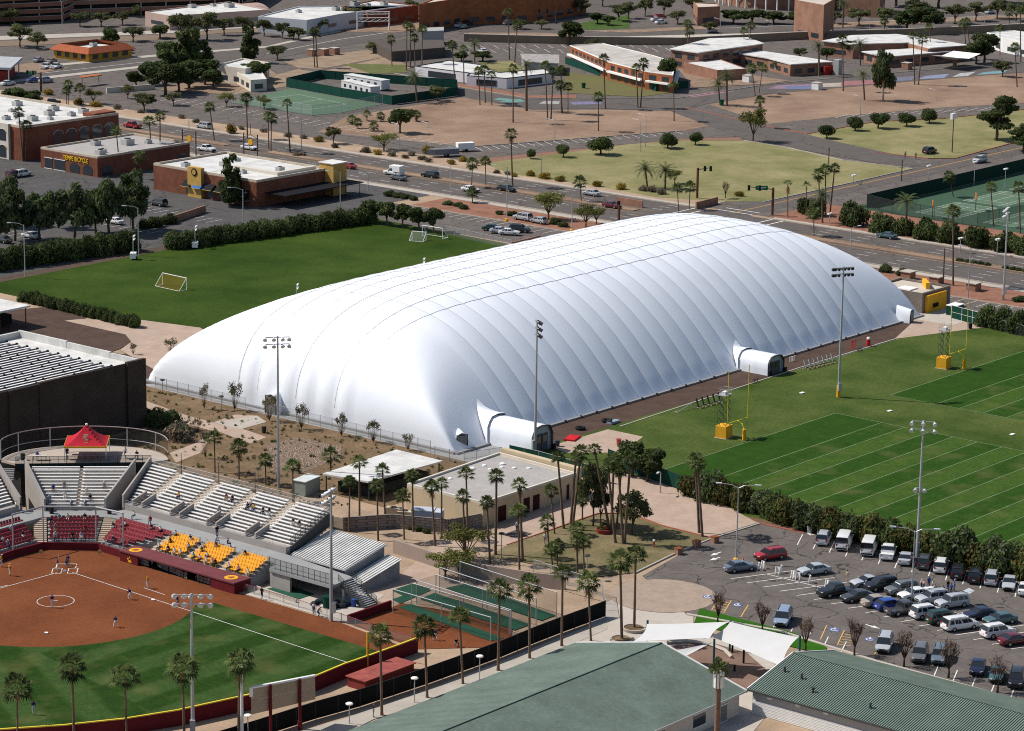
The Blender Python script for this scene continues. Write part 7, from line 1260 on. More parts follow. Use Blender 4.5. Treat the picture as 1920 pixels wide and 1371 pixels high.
o = car('pickup', 'white', 'white pickup with camper shell on the wide road', 738, 329, 90, 'cars on the roads and far lots'); m = MB(); m.prism([(-2.7, -.95), (-.4, -.95), (-.4, .95), (-2.7, .95)], 1.05, 2.5); m.ob('camper_shell', white, o); m = MB(); m.box(-.4, -.9, 1.85, .7, .9, 2.45); m.ob('cabover', white, o)
t = thing('boat_trailer', 'grey covered trailer parked by the sandy strip', 'trailer', G(830, 294), R(150)); m = MB(); m.prism([(-4, -1.2), (2.5, -1.2), (4.2, 0), (2.5, 1.2), (-4, 1.2)], .7, 2.1); m.ob('cover', mat('tarp_grey', (.16, .17, .19), .7, .2, 1), t)
for s in (-1, 1): m = MB(); m.tube((-1, s*1.2-.12, .4), (-1, s*1.2+.12, .4), .4, n=12); m.ob('wheel', rubber, t)
t = thing('box_trailer', 'white box trailer parked beside the dirt lot', 'trailer', G(872, 284), R(150)); m = MB(); m.box(-2.2, -1.0, .6, 2.2, 1.0, 2.3); m.ob('box', white, t)
for s in (-1, 1): m = MB(); m.tube((0, s*1.2-.12, .4), (0, s*1.2+.12, .4), .4, n=12); m.ob('wheel', rubber, t)
# ================================================================ people
def skinned(name, J, E_, Rr):
    me = bpy.data.meshes.new(name); keys = list(J); me.from_pydata([J[k] for k in keys], [(keys.index(a), keys.index(b)) for a, b in E_], []); o = bpy.data.objects.new(name, me); col.objects.link(o)
    o.modifiers.new('s', 'SKIN'); lay = me.skin_vertices[0].data
    for i, k in enumerate(keys): r_ = Rr.get(k, Rr.get(k[:-1], .05)); lay[i].radius = r_ if isinstance(r_, tuple) else (r_, r_); lay[i].use_root = (k == 'pelvis')
    sb = o.modifiers.new('d', 'SUBSURF'); sb.levels = 1; sb.render_levels = 1
    bpy.context.view_layer.update(); m2 = bpy.data.meshes.new_from_object(o.evaluated_get(bpy.context.evaluated_depsgraph_get())); bpy.data.objects.remove(o); return m2
def person_mesh(name, J):
    J = {k: Vector(v) for k, v in J.items()}
    for s in 'LR':
        J['hand'+s] = J['wrist'+s]+(J['wrist'+s]-J['elbow'+s]).normalized()*.08; J['toe'+s] = J['ankle'+s]+(J.get('facing', Vector((0, -1, 0))))*.17+Vector((0, 0, -.05)); J['shin'+s] = J['knee'+s].lerp(J['ankle'+s], .4)
    fd = J.pop('facing', Vector((0, -1, 0)))
    J['crown'] = J['head']+(J['head']-J['neck']).normalized()*.12
    E_ = [('pelvis', 'waist'), ('waist', 'chest'), ('chest', 'neck'), ('neck', 'head'), ('head', 'crown')]
    for s in 'LR': E_ += [('chest', 'shoulder'+s), ('shoulder'+s, 'elbow'+s), ('elbow'+s, 'wrist'+s), ('wrist'+s, 'hand'+s), ('pelvis', 'hip'+s), ('hip'+s, 'knee'+s), ('knee'+s, 'shin'+s), ('shin'+s, 'ankle'+s), ('ankle'+s, 'toe'+s)]
    Rr = dict(pelvis=(.15, .11), waist=(.14, .1), chest=(.17, .115), neck=.055, head=(.085, .1), crown=(.07, .08), shoulder=.068, elbow=.045, wrist=.032, hand=(.042, .022), hip=.095, knee=.062, shin=.06, ankle=.04, toe=.04)
    me = skinned(name, J, E_, Rr); b = MB(); b.v = [tuple(v.co) for v in me.vertices]; b.f = [tuple(p.vertices) for p in me.polygons]; seg = [(J[a], J[c], a) for a, c in E_]
    def mi(c):
        best = 9; w_ = ''
        for a, d, nm in seg:
            ab = d-a; t = max(0, min(1, (c-a).dot(ab)/max(1e-9, ab.length_squared))); ds = (a+ab*t-c).length
            if ds < best: best = ds; w_ = nm; tt = t
        if w_ in ('neck',) and tt > .55 or w_ == 'head': return 3 if (c-J['head']).dot((J['head']-J['neck']).normalized()) > .055 or ((c-J['head']).dot(fd) < -.02) else 0
        if w_ in ('neck',): return 0
        if w_[:-1] in ('elbow', 'wrist'): return 0
        if w_[:-1] == 'shoulder': return 1 if tt < .75 else 0
        if w_ in ('waist', 'chest'): return 1
        if w_[:-1] == 'ankle': return 4
        return 2
    b.m = []
    for f in b.f: c = sum((Vector(b.v[i]) for i in f), Vector())/len(f); b.m.append(mi(c))
    # nose, ears, cap brim, fingers
    up = (J['head']-J['neck']).normalized(); sd_ = fd.cross(up).normalized(); hc = J['head']
    b.cm = 0; b.tube(hc+fd*.085+up*.02, hc+fd*.125-up*.015, .012, .018, 5)
    for s in (-1, 1): b.tube(hc+sd_*s*.07, hc+sd_*s*.1, .03, .022, 6)
    b.cm = 4
    for s in (-1, 1): b.tube(hc+fd*.088+sd_*s*.032+up*.035, hc+fd*.1+sd_*s*.032+up*.035, .011, n=5)
    b.cm = 3; b.beam(hc+fd*.06+up*.085, hc+fd*.17+up*.075, .13, .015); b.cm = 0
    for s in 'LR':
        d = (J['hand'+s]-J['wrist'+s]).normalized(); x = d.orthogonal().normalized()
        for k, L_ in enumerate((.07, .085, .08, .06)): o_ = J['hand'+s]+x*(.028*(k-1.5)*.6); b.path([o_, o_+d*L_*.6, o_+d*L_*.9+Vector((0, 0, -.015))], .009, .007, 4)
        o_ = J['wrist'+s].lerp(J['hand'+s], .5); b.path([o_, o_+x*.045+d*.03, o_+x*.05+d*.07], .01, .008, 4)
    me2 = bpy.data.meshes.new(name); me2.from_pydata(b.v, [], b.f)
    for m in ('skin', 'shirt', 'pants', 'hair', 'shoe'): me2.materials.append(mat('p_'+m, (.3, .2, .15), .8, 0))
    me2.polygons.foreach_set('material_index', b.m); me2.polygons.foreach_set('use_smooth', [True]*len(b.f)); me2.update(); return me2
def pose(**k):
    J = dict(pelvis=(0, 0, .95), waist=(0, 0, 1.1), chest=(0, 0, 1.32), neck=(0, -.01, 1.5), head=(0, -.03, 1.62), shoulderL=(.19, 0, 1.4), shoulderR=(-.19, 0, 1.4), elbowL=(.25, .02, 1.13), elbowR=(-.25, .02, 1.13), wristL=(.26, -.08, .9), wristR=(-.26, -.08, .9), hipL=(.1, 0, .9), hipR=(-.1, 0, .9), kneeL=(.11, -.02, .5), kneeR=(-.11, -.02, .5), ankleL=(.12, .02, .07), ankleR=(-.12, .02, .07)); J.update(k); return J
POSES = dict(stand=person_mesh('person', pose()), walk=person_mesh('person', pose(kneeL=(.1, -.2, .52), ankleL=(.1, -.22, .08), kneeR=(-.1, .05, .5), ankleR=(-.1, .32, .12), wristL=(.25, .18, .95), wristR=(-.24, -.22, 1.0))),
             ready=person_mesh('person', pose(pelvis=(0, .12, .78), waist=(0, .06, .92), chest=(0, -.1, 1.1), neck=(0, -.22, 1.24), head=(0, -.29, 1.34), shoulderL=(.19, -.12, 1.17), shoulderR=(-.19, -.12, 1.17), elbowL=(.25, -.25, .95), elbowR=(-.25, -.25, .95), wristL=(.16, -.42, .78), wristR=(-.16, -.42, .78), hipL=(.11, .1, .75), hipR=(-.11, .1, .75), kneeL=(.2, -.14, .45), kneeR=(-.2, -.14, .45), ankleL=(.25, .05, .07), ankleR=(-.25, .05, .07))),
             bat=person_mesh('person', pose(elbowL=(.12, -.22, 1.3), elbowR=(-.3, .05, 1.38), wristL=(-.1, -.18, 1.42), wristR=(-.16, -.12, 1.46), kneeL=(.22, -.06, .5), ankleL=(.3, 0, .07), kneeR=(-.2, -.06, .5), ankleR=(-.28, 0, .07))),
             crouch=person_mesh('person', pose(pelvis=(0, .1, .38), waist=(0, .05, .55), chest=(0, -.05, .78), neck=(0, -.12, .95), head=(0, -.16, 1.07), shoulderL=(.19, -.05, .86), shoulderR=(-.19, -.05, .86), elbowL=(.25, -.2, .62), elbowR=(-.25, -.2, .62), wristL=(.1, -.42, .68), wristR=(-.15, -.4, .5), hipL=(.12, .08, .38), hipR=(-.12, .08, .38), kneeL=(.24, -.28, .5), kneeR=(-.24, -.28, .42), ankleL=(.24, -.12, .08), ankleR=(-.22, -.05, .08))),
             sit=person_mesh('person', pose(pelvis=(0, .05, .55), waist=(0, .04, .7), chest=(0, -.02, .92), neck=(0, -.06, 1.1), head=(0, -.09, 1.22), shoulderL=(.19, -.02, 1.0), shoulderR=(-.19, -.02, 1.0), elbowL=(.25, -.1, .76), elbowR=(-.25, -.1, .76), wristL=(.12, -.32, .68), wristR=(-.12, -.32, .66), hipL=(.11, .03, .53), hipR=(-.11, .03, .53), kneeL=(.14, -.4, .52), kneeR=(-.14, -.4, .52), ankleL=(.13, -.42, .08), ankleR=(-.13, -.4, .08))))
CLO = dict(white=(.68, .68, .67), black=(.015, .015, .017), blue=(.03, .08, .35), navy=(.02, .025, .07), gold=(.72, .36, .02), purple=(.05, .02, .10), red=(.38, .02, .03), grey=(.22, .22, .23), lightblue=(.3, .45, .6), pink=(.6, .3, .3), tan=(.42, .33, .22), orange=(.6, .2, .05), maroon=(.16, .02, .03), denim=(.06, .09, .16), teal=(.1, .42, .42))
SKINS = [(.42, .25, .17), (.3, .17, .11), (.16, .09, .06), (.48, .3, .21)]; HAIRS = [(.02, .014, .01), (.08, .045, .02), (.25, .16, .07), (.012, .012, .012)]
def cl(n): return mat('cloth_'+n, CLO[n], .85, .1, 4)
NPER = [0]
def person(label, p_, rz, ps, shirt, pants, cap=None, group=None, h=1.0):
    NPER[0] += 1; i = NPER[0]; o = mk('person', POSES[ps], None, p_, rz, h*(.97+.06*((i*7) % 5)/4)); tag(o, label, 'person', group)
    paint(o, 0, mat('skin%d' % (i % 4), SKINS[i*3 % 4], .6, 0)); paint(o, 1, cl(shirt)); paint(o, 2, cl(pants)); paint(o, 3, cl(cap) if cap else mat('hair%d' % (i % 4), HAIRS[i*5 % 4], .8, 0)); paint(o, 4, mat('shoe', (.05, .05, .05), .6, 0)); return o
F1 = R(-50)
def pp(x, y, z=.09): q = G(x, y); q.z = z; return q
PLAY = 'softball players on the field'
tocam = R(-48); toplate = lambda q: math.atan2((H0-q).y, (H0-q).x)+math.pi/2
for lb, x, y, ps, sh, pa, ca, rz in (('player in purple jersey and white trousers pitching inside the chalk circle', 98, 1140, 'stand', 'purple', 'white', 'black', None), ('player in purple jersey and white trousers fielding near the right foul line', 244, 1125, 'ready', 'purple', 'white', 'purple', None), ('player in dark jersey and white trousers on the clay near the grass edge', 217, 1177, 'ready', 'navy', 'white', 'purple', None), ('player in dark jersey standing in the left outfield grass', 63, 1341, 'stand', 'purple', 'white', 'black', None), ('coach in gold shirt standing by the short chalk box at right', 277, 1104, 'stand', 'gold', 'white', 'gold', None), ('runner in gold jersey and white trousers beside the left foul line', 18, 1080, 'stand', 'gold', 'white', 'white', None), ('player in gold jersey and white trousers at the left picture edge', 3, 1064, 'stand', 'gold', 'white', 'white', None), ('player in dark jersey half hidden by the light bank on the right infield', 333, 1138, 'ready', 'navy', 'grey', 'black', None)):
    q = pp(x, y); person(lb, q, toplate(q) if rz is None else rz, ps, sh, pa, ca, PLAY)
bt = person('batter in purple jersey swinging a bat beside home plate', SB(.2, -.95, .09), R(43+90+90), 'bat', 'purple', 'white', 'navy', PLAY); b = MB(); b.tube(bt.location+Vector((.12, .05, 1.45)), bt.location+Vector((.5, .35, 2.05)), .018, .033, 7); tag(b.ob('bat', mat('bat', (.3, .3, .32), .35)), 'dark bat raised by the batter at home plate', 'bat')
person('catcher in dark gear crouching behind home plate', SB(1.7, .1, .09), R(43-90+180), 'crouch', 'navy', 'grey', 'navy', PLAY); person('umpire in dark blue shirt behind the catcher', SB(2.6, .2, .09), R(43-90+180), 'ready', 'navy', 'grey', 'black', PLAY)
for lb, x, y, ps, sh, pa in (('person in purple shirt and white trousers standing in the clay bullpen', 816, 1202, 'ready', 'purple', 'white'), ('person in dark shirt crouching on the bullpen clay', 855, 1213, 'crouch', 'black', 'denim'), ('person in white shirt leaning on the bullpen rail', 589, 1155, 'stand', 'white', 'denim'), ('person in maroon shirt beside the white-shirted one at the rail', 597, 1158, 'ready', 'maroon', 'denim'), ('person in dark clothes walking along the green mat in the yard', 491, 1125, 'walk', 'black', 'navy'), ('person in white shirt and dark trousers on the tile square before the tan building', 969, 1000, 'stand', 'white', 'denim'), ('person in white shirt walking on the palm lawn', 1022, 1022, 'walk', 'white', 'grey'), ('child in white top and red trousers on the palm lawn', 1226, 1028, 'walk', 'white', 'red'), ('person carrying a dark backpack across the parking lot', 1588, 1092, 'walk', 'tan', 'tan'), ('person in blue cap near the black fence walk', 700, 1346, 'stand', 'navy', 'grey'), ('person standing by the small chalk at the park road corner', 1697, 297, 'stand', 'tan', 'denim'), ('person in black by the park road corner', 1717, 299, 'stand', 'black', 'black'), ('person standing beside the dummies near the dome', 1627, 646, 'stand', 'red', 'black')):
    q = pp(x, y); person(lb, q, R(-60+(x*37) % 200), ps, sh, pa, None, None, .8 if 'child' in lb else 1)
for i, (x, y, sh, lb) in enumerate(((1727, 1108, 'white', 'person in white at the left of the tailgate group'), (1731, 1110, 'pink', 'person in pink in the tailgate group'), (1741, 1105, 'blue', 'person in blue shirt leaning over the tailgate table'), (1748, 1110, 'white', 'person in white seated end of the tailgate table'), (1754, 1114, 'grey', 'person in grey right of the tailgate table'), (1777, 1110, 'black', 'person in black standing behind the silver cars'), (1789, 1109, 'blue', 'person in blue shirt and white cap behind the open hatch'), (1783, 1118, 'blue', 'person in blue shirt bending near the open hatch'), (1769, 1116, 'black', 'low dark seated person between the tailgaters'))): q = pp(x, y); person(lb, q, R(i*67), 'stand' if i not in (4, 8) else 'sit', sh, 'denim', 'white' if i in (0, 6) else None, 'tailgating people in the lot', .97)
for lb, a, b_, ps, sh in (('person in blue shirt seated at the left deck table', 33.4, -6.9, 'sit', 'blue'), ('person in white shirt walking on the right of the deck', 34.2, 5.9, 'walk', 'white'), ('person in black seated at the right deck table', 33.8, 7.6, 'sit', 'black'), ('person in dark clothes leaning left of the tent', 33.8, -2.6, 'stand', 'black'), ('person in grey shirt under the left edge of the tent', 37.4, -3.0, 'stand', 'grey')): person(lb, SB(a, b_, DZ), R(-48), ps, sh, 'navy', None, 'people on the viewing deck')
def seatfolk(key, what, picks, face, shirts, group='seated spectators'):
    sp = SPOTS[key]; picks = sorted(picks)
    for i, f in enumerate(picks):
        s = sp[int(f*(len(sp)-1))]; sh = shirts[i % len(shirts)]; person('person in %s top seated %s, %s from the front' % (sh, what, nth(i)), s, face, 'sit', sh, ['denim', 'navy', 'white', 'tan', 'black'][i % 5], None if i % 3 else 'white', group)
RS = [k for k in SPOTS if k.startswith('red')]; GS = [k for k in SPOTS if k.startswith('gold')]
sx_ = R(-90)
seatfolk(RS[0], 'in the middle red seats', (.03, .08, .12, .34, .45, .66, .86, .9, .96), R(42.9-90), ['white', 'black', 'lightblue', 'grey', 'red', 'navy', 'teal', 'white', 'navy'])
seatfolk(RS[1], 'in the right red seats', (.05, .09, .4, .44, .62, .93, .97), sx_, ['navy', 'grey', 'black', 'black', 'white', 'black', 'white'])
seatfolk(RS[2], 'in the left red seats', (.1, .25, .3, .42, .5, .55, .62, .7, .76, .83, .9), R(0), ['lightblue', 'white', 'navy', 'blue', 'white', 'black', 'lightblue', 'white', 'grey', 'tan', 'navy'])
seatfolk(GS[0], 'in the first gold section', (.02, .08, .14, .18, .45, .6, .84, .97), sx_, ['white', 'navy', 'white', 'white', 'black', 'lightblue', 'white', 'navy'])
seatfolk(GS[1], 'in the middle gold section', (.03, .08, .12, .17, .2, .3, .45, .62, .9), sx_, ['teal', 'white', 'white', 'pink', 'black', 'white', 'black', 'white', 'maroon'])
seatfolk(GS[2], 'in the last gold section', (.05, .12, .2, .85), sx_, ['white', 'pink', 'white', 'black'])
seatfolk(wl, 'on the long bleachers', (.28, .475, .48, .535, .54, .545, .548, .61, .614, .62, .34), sx_, ['grey', 'gold', 'black', 'black', 'black', 'gold', 'navy', 'black', 'maroon', 'black', 'white'])
seatfolk('centre bleacher section with silver benches behind home plate', 'on the centre bleachers', (.06, .1, .14, .23, .27, .36, .4), R(42.9-90), ['lightblue', 'navy', 'white', 'white', 'blue', 'tan', 'white'])
for i, (x, y, ps, sh) in enumerate(((252, 973, 'sit', 'white'), (282, 983, 'sit', 'red'), (407, 1008, 'stand', 'black'), (406, 1020, 'sit', 'white'), (427, 1026, 'sit', 'maroon'), (30, 960, 'stand', 'white'), (40, 962, 'stand', 'black'))): q = G(x, y, 2.79); person('person in %s on the grey concourse, %s from the left' % (sh, nth((2, 3, 5, 4, 6, 0, 1)[i])), q, R(-90+30*i), ps, sh, 'denim', None, 'people on the concourse')
for i, y_ in enumerate((-7.5, -9.4, -11, -13, -14.2, -16.5, -18.6)): person('person in %s sitting in the shaded dugout, %s from the left' % (('purple', 'white', 'navy', 'grey', 'purple', 'white', 'black')[i], nth(i)), (-72.6, y_, .09), R(-90), 'sit' if i % 2 else 'stand', ('purple', 'white', 'navy', 'grey', 'purple', 'white', 'black')[i], 'white', 'purple', 'players in the dugout', .8)
# ================================================================ lamps, masts, signals
lamp_m = mat('lamp_head', (.62, .63, .64), .4, .05, 2, metal=.2)
def flood(label, bx, by, tx, ty, rows, cols, wide, face, pad=None, mid=False, dark=False):
    b0 = G(bx, by); h = TOP(b0, tx, ty).z; o = thing('floodlight_mast', label, 'floodlight', b0, face, 'tall floodlight masts'); m = MB(); m.tube((0, 0, 0), (0, 0, h), .24, .13, 10); m.ob('mast', galv, o)
    hm = steel_dark if dark else lamp_m
    def head(z, rows, cols, wide):
        for r_ in range(rows):
            zz = z-r_*1.05; m = MB(); m.beam((-wide/2, 0, zz), (wide/2, 0, zz), .12, .12); m.ob('cross_arm', galv, o)
            me = MB(); me.path([(0, 0, 0), (0, -.12, -.08), (0, -.2, -.13)], .1, .16, 6); me.path([(0, -.2, -.13), (0, -.52, -.34)], .17, .34, 9); me = me.mesh('lamp', hm)
            for c in range(cols):
                x_ = -wide/2+wide*c/(cols-1)
                if rows == 2 and cols > 4 and r_ == 1 and c == cols//2: continue
                mk('lamp', me, o, (x_, 0, zz), (0, 0, R(-14+28*((c*7+r_*3) % 3)/2)))
    head(h-.2, rows, cols, wide)
    if mid: head(h*.52, 1, 2, 1.2)
    m = MB(); m.box(-.3, .2, 1.2, .3, .55, 2.6); m.ob('control_box', galv, o)
    if pad: m = MB(); m.tube((0, 0, 0), (0, 0, 2.0), .36, n=12); m.ob('base_pad', gold, o)
flood('floodlight mast in the desert garden in front of the dome end', 522, 915, 519, 630, 2, 4, 3.6, R(-40)); flood('floodlight mast beside the near tunnel of the dome', 1003, 855, 1008, 600, 3, 3, 1.6, R(60), dark=True); flood('floodlight mast with yellow padded foot on the football turf', 1572, 745, 1578, 500, 2, 7, 3.6, R(150), True, dark=True)
flood('floodlight mast behind the hedge of the parking lot', 1719, 1052, 1724, 788, 2, 3, 3.0, R(-60), None, True); flood('floodlight mast beside the steel stair of the grandstand', 621, 1165, 617, 918, 2, 5, 3.0, R(200)); flood('floodlight mast in front of the softball infield', 362, 1388, 361, 1113, 2, 5, 4.0, R(130)); flood('floodlight mast beyond the dome lot at right', 1881, 562, 1884, 390, 2, 5, 4.4, R(200))
m = MB(); b0 = G(454, 1400); m.tube((0, 0, 0), (0, 0, TOP(b0, 452, 1250).z), .2, .16, 8); tag(m.ob('steel_pole', mat('pole_white', (.6, .6, .58), .5), loc=b0), 'plain white steel pole in front of the fifth outfield palm', 'pole')
def arm_lamp(label, bx, by, tx, ty, dirs, base=None, arm=2.6, group='street lamps', bm=galv):
    b0 = G(bx, by); h = TOP(b0, tx, ty).z; o = thing('street_lamp', label, 'lamp', b0, 0, group); m = MB(); m.tube((0, 0, 0), (0, 0, h-.4), .12, .08, 8); m.ob('pole', bm, o)
    for a in dirs:
        d = Vector((math.cos(R(a)), math.sin(R(a)), 0)); m = MB(); m.path([(0, 0, h-.6), d*arm*.35+ZZ*(h-.12), d*arm+ZZ*h], .06, .04, 6); m.ob('arm', bm, o); m = MB(); p_ = d*arm+ZZ*h; m.beam(p_-d*.1, p_+d*.75, .3, .16); m.ob('lamp_head', lamp_m, o)
    if base: m = MB(); m.lathe([(.42, 0), (.42, .65), (.3, .75), (0, .76)], 10); m.ob('concrete_base', base, o)
LT = [(47, 520, 45, 418, (130,)), (260, 480, 252, 386, (130,)), (456, 445, 456, 352, (130,)), (638, 415, 636, 320, (140,)), (950, 416, 950, 310, (120,), gold), (1072, 436, 1072, 350, (-20,), gold), (245, 430, 243, 350, (50,))]
for i, q in enumerate(LT): arm_lamp('grey street lamp around the soccer field and dome lots, %s from the left' % nth((0, 2, 3, 4, 5, 6, 1)[i]), *q)
arm_lamp('twin-arm lamp on a yellow base at the left of the parking lot', 1380, 1056, 1378, 908, (120, -60), gold, 2.4); arm_lamp('twin-arm lamp standing between the parked cars', 1709, 1128, 1711, 990, (120, -60), None, 2.6); arm_lamp('lamp pole with short arm before the green field screen', 1238, 925, 1237, 882, (200,), None, 1.2)
for i, (bx, by, tx, ty, a) in enumerate(sorted(((1118, 402, 1110, 378, 120), (1595, 468, 1600, 425, -20), (1815, 560, 1815, 462, 100), (1200, 285, 1200, 225, 90), (1040, 265, 1040, 225, 90), (1015, 325, 1005, 272, 130), (845, 365, 843, 310, 100), (748, 278, 748, 232, 90), (804, 240, 804, 230, 90), (1210, 275, 1210, 215, 90), (1613, 215, 1612, 180, 90), (1756, 190, 1755, 168, 90), (690, 358, 685, 325, 100), (117, 65, 116, 0, 90), (1350, 72, 1350, 35, 90), (1447, 72, 1447, 40, 90), (1541, 65, 1541, 30, 90), (1630, 68, 1630, 35, 90), (1778, 58, 1778, 22, 90), (565, 287, 565, 218, 100), (1845, 60, 1845, 25, 90)), key=lambda q: q[2])): arm_lamp('thin grey street lamp beside the far roads and lots, %s from the left' % nth(i), bx, by, tx, ty, (a,), None, 1.8, 'thin far street lamps')
def globe(label, bx, by, tx, ty, m_=white, group='path lamps'):
    b0 = G(bx, by); h = TOP(b0, tx, ty).z; o = thing('path_lamp', label, 'lamp', b0, 0, group); m = MB(); m.tube((0, 0, 0), (0, 0, h-.3), .07, .06, 8); m.ob('pole', galv, o); m = MB(); m.lathe([(.08, h-.32), (.42, h-.2), (.46, h-.08), (.36, h), (0, h+.06)], 12); m.ob('lamp_shade', m_, o)
for i, q in enumerate(((465, 1392, 465, 1340), (655, 1358, 655, 1318), (777, 1318, 777, 1270), (899, 1277, 899, 1229))): globe('white disc-topped lamp on the walk by the black fence, %s from the left' % nth(i), *q)
for i, q in enumerate(((940, 1048, 940, 999), (1100, 1088, 1100, 1040), (484, 905, 484, 877), (349, 828, 349, 790), (415, 770, 415, 742), (305, 738, 305, 711))): globe('dark garden lamp post among lawn and desert garden, %s from the left' % nth((4, 5, 3, 1, 2, 0)[i]), *q, steel_dark, 'garden lamps')
def tower(label, bx, by, tx, ty):
    b0 = G(bx, by); h = TOP(b0, tx, ty).z; o = thing('light_tower', label, 'light tower', b0, R(40), 'portable light towers'); m = MB(); m.box(-.9, -.6, .35, .9, .6, 1.5); m.ob('engine_box', white, o); m = MB(); m.tube((0, 0, 1.5), (0, 0, h), .08); m.ob('mast', galv, o)
    for s in (-1, 1):
        m = MB(); m.tube((s*.55, -.75, .35), (s*.55, -.6, .35), .35, n=10); m.ob('wheel', rubber, o)
        for z in (0, .7): m = MB(); m.tube((s*.35, -.1, h-z), (s*.42, -.35, h-z-.12), .14, .3, 8); m.ob('lamp', lamp_m, o)
tower('portable light tower by the left hedge of the soccer field', 250, 487, 248, 442); tower('portable light tower by the rear hedge of the soccer field', 366, 466, 361, 424); tower('portable light tower peeking over the left part of the dome', 556, 575, 556, 533); tower('portable light tower peeking over the middle left of the dome', 793, 524, 793, 485)
rust = mat('rust_post', (.12, .05, .035), .8, .2, 2)
def signal(label, bx, by, ty, d, arm, sign=False, mt=rust):
    b0 = G(bx, by); h = TOP(b0, bx, ty).z; o = thing('traffic_signal', label, 'traffic signal', b0, 0, 'traffic signals'); m = MB(); m.beam((0, 0, 0), (0, 0, h), .5, .35); m.ob('post', mt, o); dd = Vector((math.cos(R(d)), math.sin(R(d)), 0)); m = MB(); m.tube((0, 0, h-.4), dd*arm+ZZ*(h+.1), .12, .07); m.ob('mast_arm', steel_dark, o)
    for f in (.55, 1): p_ = dd*arm*f+ZZ*(h-.1); m = MB(); m.box(p_.x-.25, p_.y-.2, p_.z-.65, p_.x+.25, p_.y+.2, p_.z+.55); g_ = m.ob('signal_head', black, o)
    if sign: m = MB(); a, c = dd*1.2+ZZ*(h-.1), dd*4.0+ZZ*(h-.1); m.beam(a, c, .08, 1.0); m.ob('green_street_sign', mat('sign_green', (.01, .22, .09), .5), o); m = MB(); n_ = Vector((-dd.y, dd.x, 0)); n_ = n_ if n_.dot(CAM) > 0 else -n_; m.beam(a.lerp(c, .15)+n_*.06+ZZ*.15, a.lerp(c, .85)+n_*.06+ZZ*.15, .02, .14); m.beam(a.lerp(c, .2)+n_*.06-ZZ*.15, a.lerp(c, .6)+n_*.06-ZZ*.15, .02, .12); m.ob('sign_lines', white, o)
signal('rusty signal post with green street sign at the dome intersection', 1448, 404, 352, 128, 5.5, True); signal('rusty signal post behind the trees left of the dome intersection', 1160, 417, 385, 40, 3); signal('rusty signal post at the far park corner', 1307, 372, 315, -50, 3); signal('dark signal mast at the far intersection left', 808, 42, 5, -30, 6, False, steel_dark); signal('dark signal mast at the far intersection right', 1043, 45, 20, 130, 6, False, steel_dark); signal('dark signal post on the avenue at left', 77, 172, 136, 120, 4, True, rust)
for i, (x, y, t) in enumerate(((1785, 286, 222), (1768, 535, 465), (1690, 340, 300), (1553, 320, 277))): b0 = G(x, y); h = TOP(b0, x, t).z; o = thing('utility_pole', ('dark pole with square white cabinet on the dry lawn', 'bare dark pole on the red gravel right of the dome', 'short dark pole at the park road corner', 'dark pole standing in the dry park palms')[i], 'pole', b0); m = MB(); m.tube((0, 0, 0), (0, 0, h), .16, .12, 7); m.ob('pole', bark, o); m = MB(); m.box(-.9, -.2, h-.2, .9, .5, h+1.3) if i == 0 else m.box(-.3, -.06, h-.5, .3, .06, h-.4); m.ob('cabinet' if i == 0 else 'cross_arm', white if i == 0 else bark, o)
# ================================================================ fences and screens
fence('garden_fence', 'grey chain-link fence along the desert garden before the dome', [(-2.1, 66), (-2.1, 44.5)], 1.9, mesh_grey, galv, 2.6); fence('garden_fence', 'grey chain-link fence from the dome door to the white ramada', [(-2.1, 38), (-2.1, 3.5)], 1.9, mesh_grey, galv, 2.6)
fence('screen_fence', 'fence with green screen behind the tan building beside tunnel', P((955, 862), (1010, 874), (1090, 896), (1140, 908)), 2.4, screen_green, galv, 3.2); fence('yard_fence', 'grey open fence in the small yard between dome corner and tan building', P((815, 860), (870, 872), (940, 862)), 2.0, mesh_grey, galv, 2.4, double=True)
fence('screen_fence', 'green screen fence at the near end of the football turf', P((1140, 870), (1235, 905), (1290, 925), (1330, 935)), 2.4, screen_green, steel_dark, 3); fence('gate_fence', 'green screened gate with white rails beside the far goalpost', P((1783, 597), (1843, 613)), 2.6, screen_green, white, 3, double=True); fence('field_fence', 'grey chain-link fence below the hedge right of the gate', P((1843, 613), (1990, 650)), 2.2, mesh_dark, galv, 3)
fence('soccer_fence', 'grey chain-link fence at the far end of the soccer field', P((835, 440), (960, 468)), 2.0, mesh_grey, galv, 3); fence('court_fence', 'tall chain-link fence round the far green tennis court', P((432, 194), (585, 218), (640, 213), (717, 197)), 3, mesh_grey, galv, 4); fence('yard_screen', 'dark green screen fence round the office trailers', P((537, 163), (600, 148), (857, 166), (858, 180), (735, 197), (640, 182), (537, 163)), 2.6, mat('yard_green', (.012, .06, .045), .8, .1, 1), steel_dark, 5); fence('motel_screen', 'long dark green construction fence before the motel', P((1060, 120), (1125, 143), (1230, 172), (1290, 165)), 2.2, mat('yard_green', (.012, .06, .045)), steel_dark, 5)
fence('tennis_fence', 'dark green screen behind the right tennis courts', P((1625, 390), (1775, 356), (1990, 305)), 3.2, mat('tennis_green', (.012, .04, .03), .8, .1, 1), steel_dark, 4); fence('tennis_fence', 'tall grey fence before the right tennis courts', P((1625, 390), (1672, 402), (1832, 426), (1990, 398)), 3.2, mesh_dark, steel_dark, 4)
fence('alley_fence', 'grey fence around the stored bicycles and cages', P((1000, 1078), (1130, 1120), (1135, 1157)), 2.2, mesh_grey, galv, 3); fence('corner_fence', 'grey fence between racquet building and dome corner', [(-20, 60), (-4, 76)], 1.8, mesh_grey, galv, 2.5)
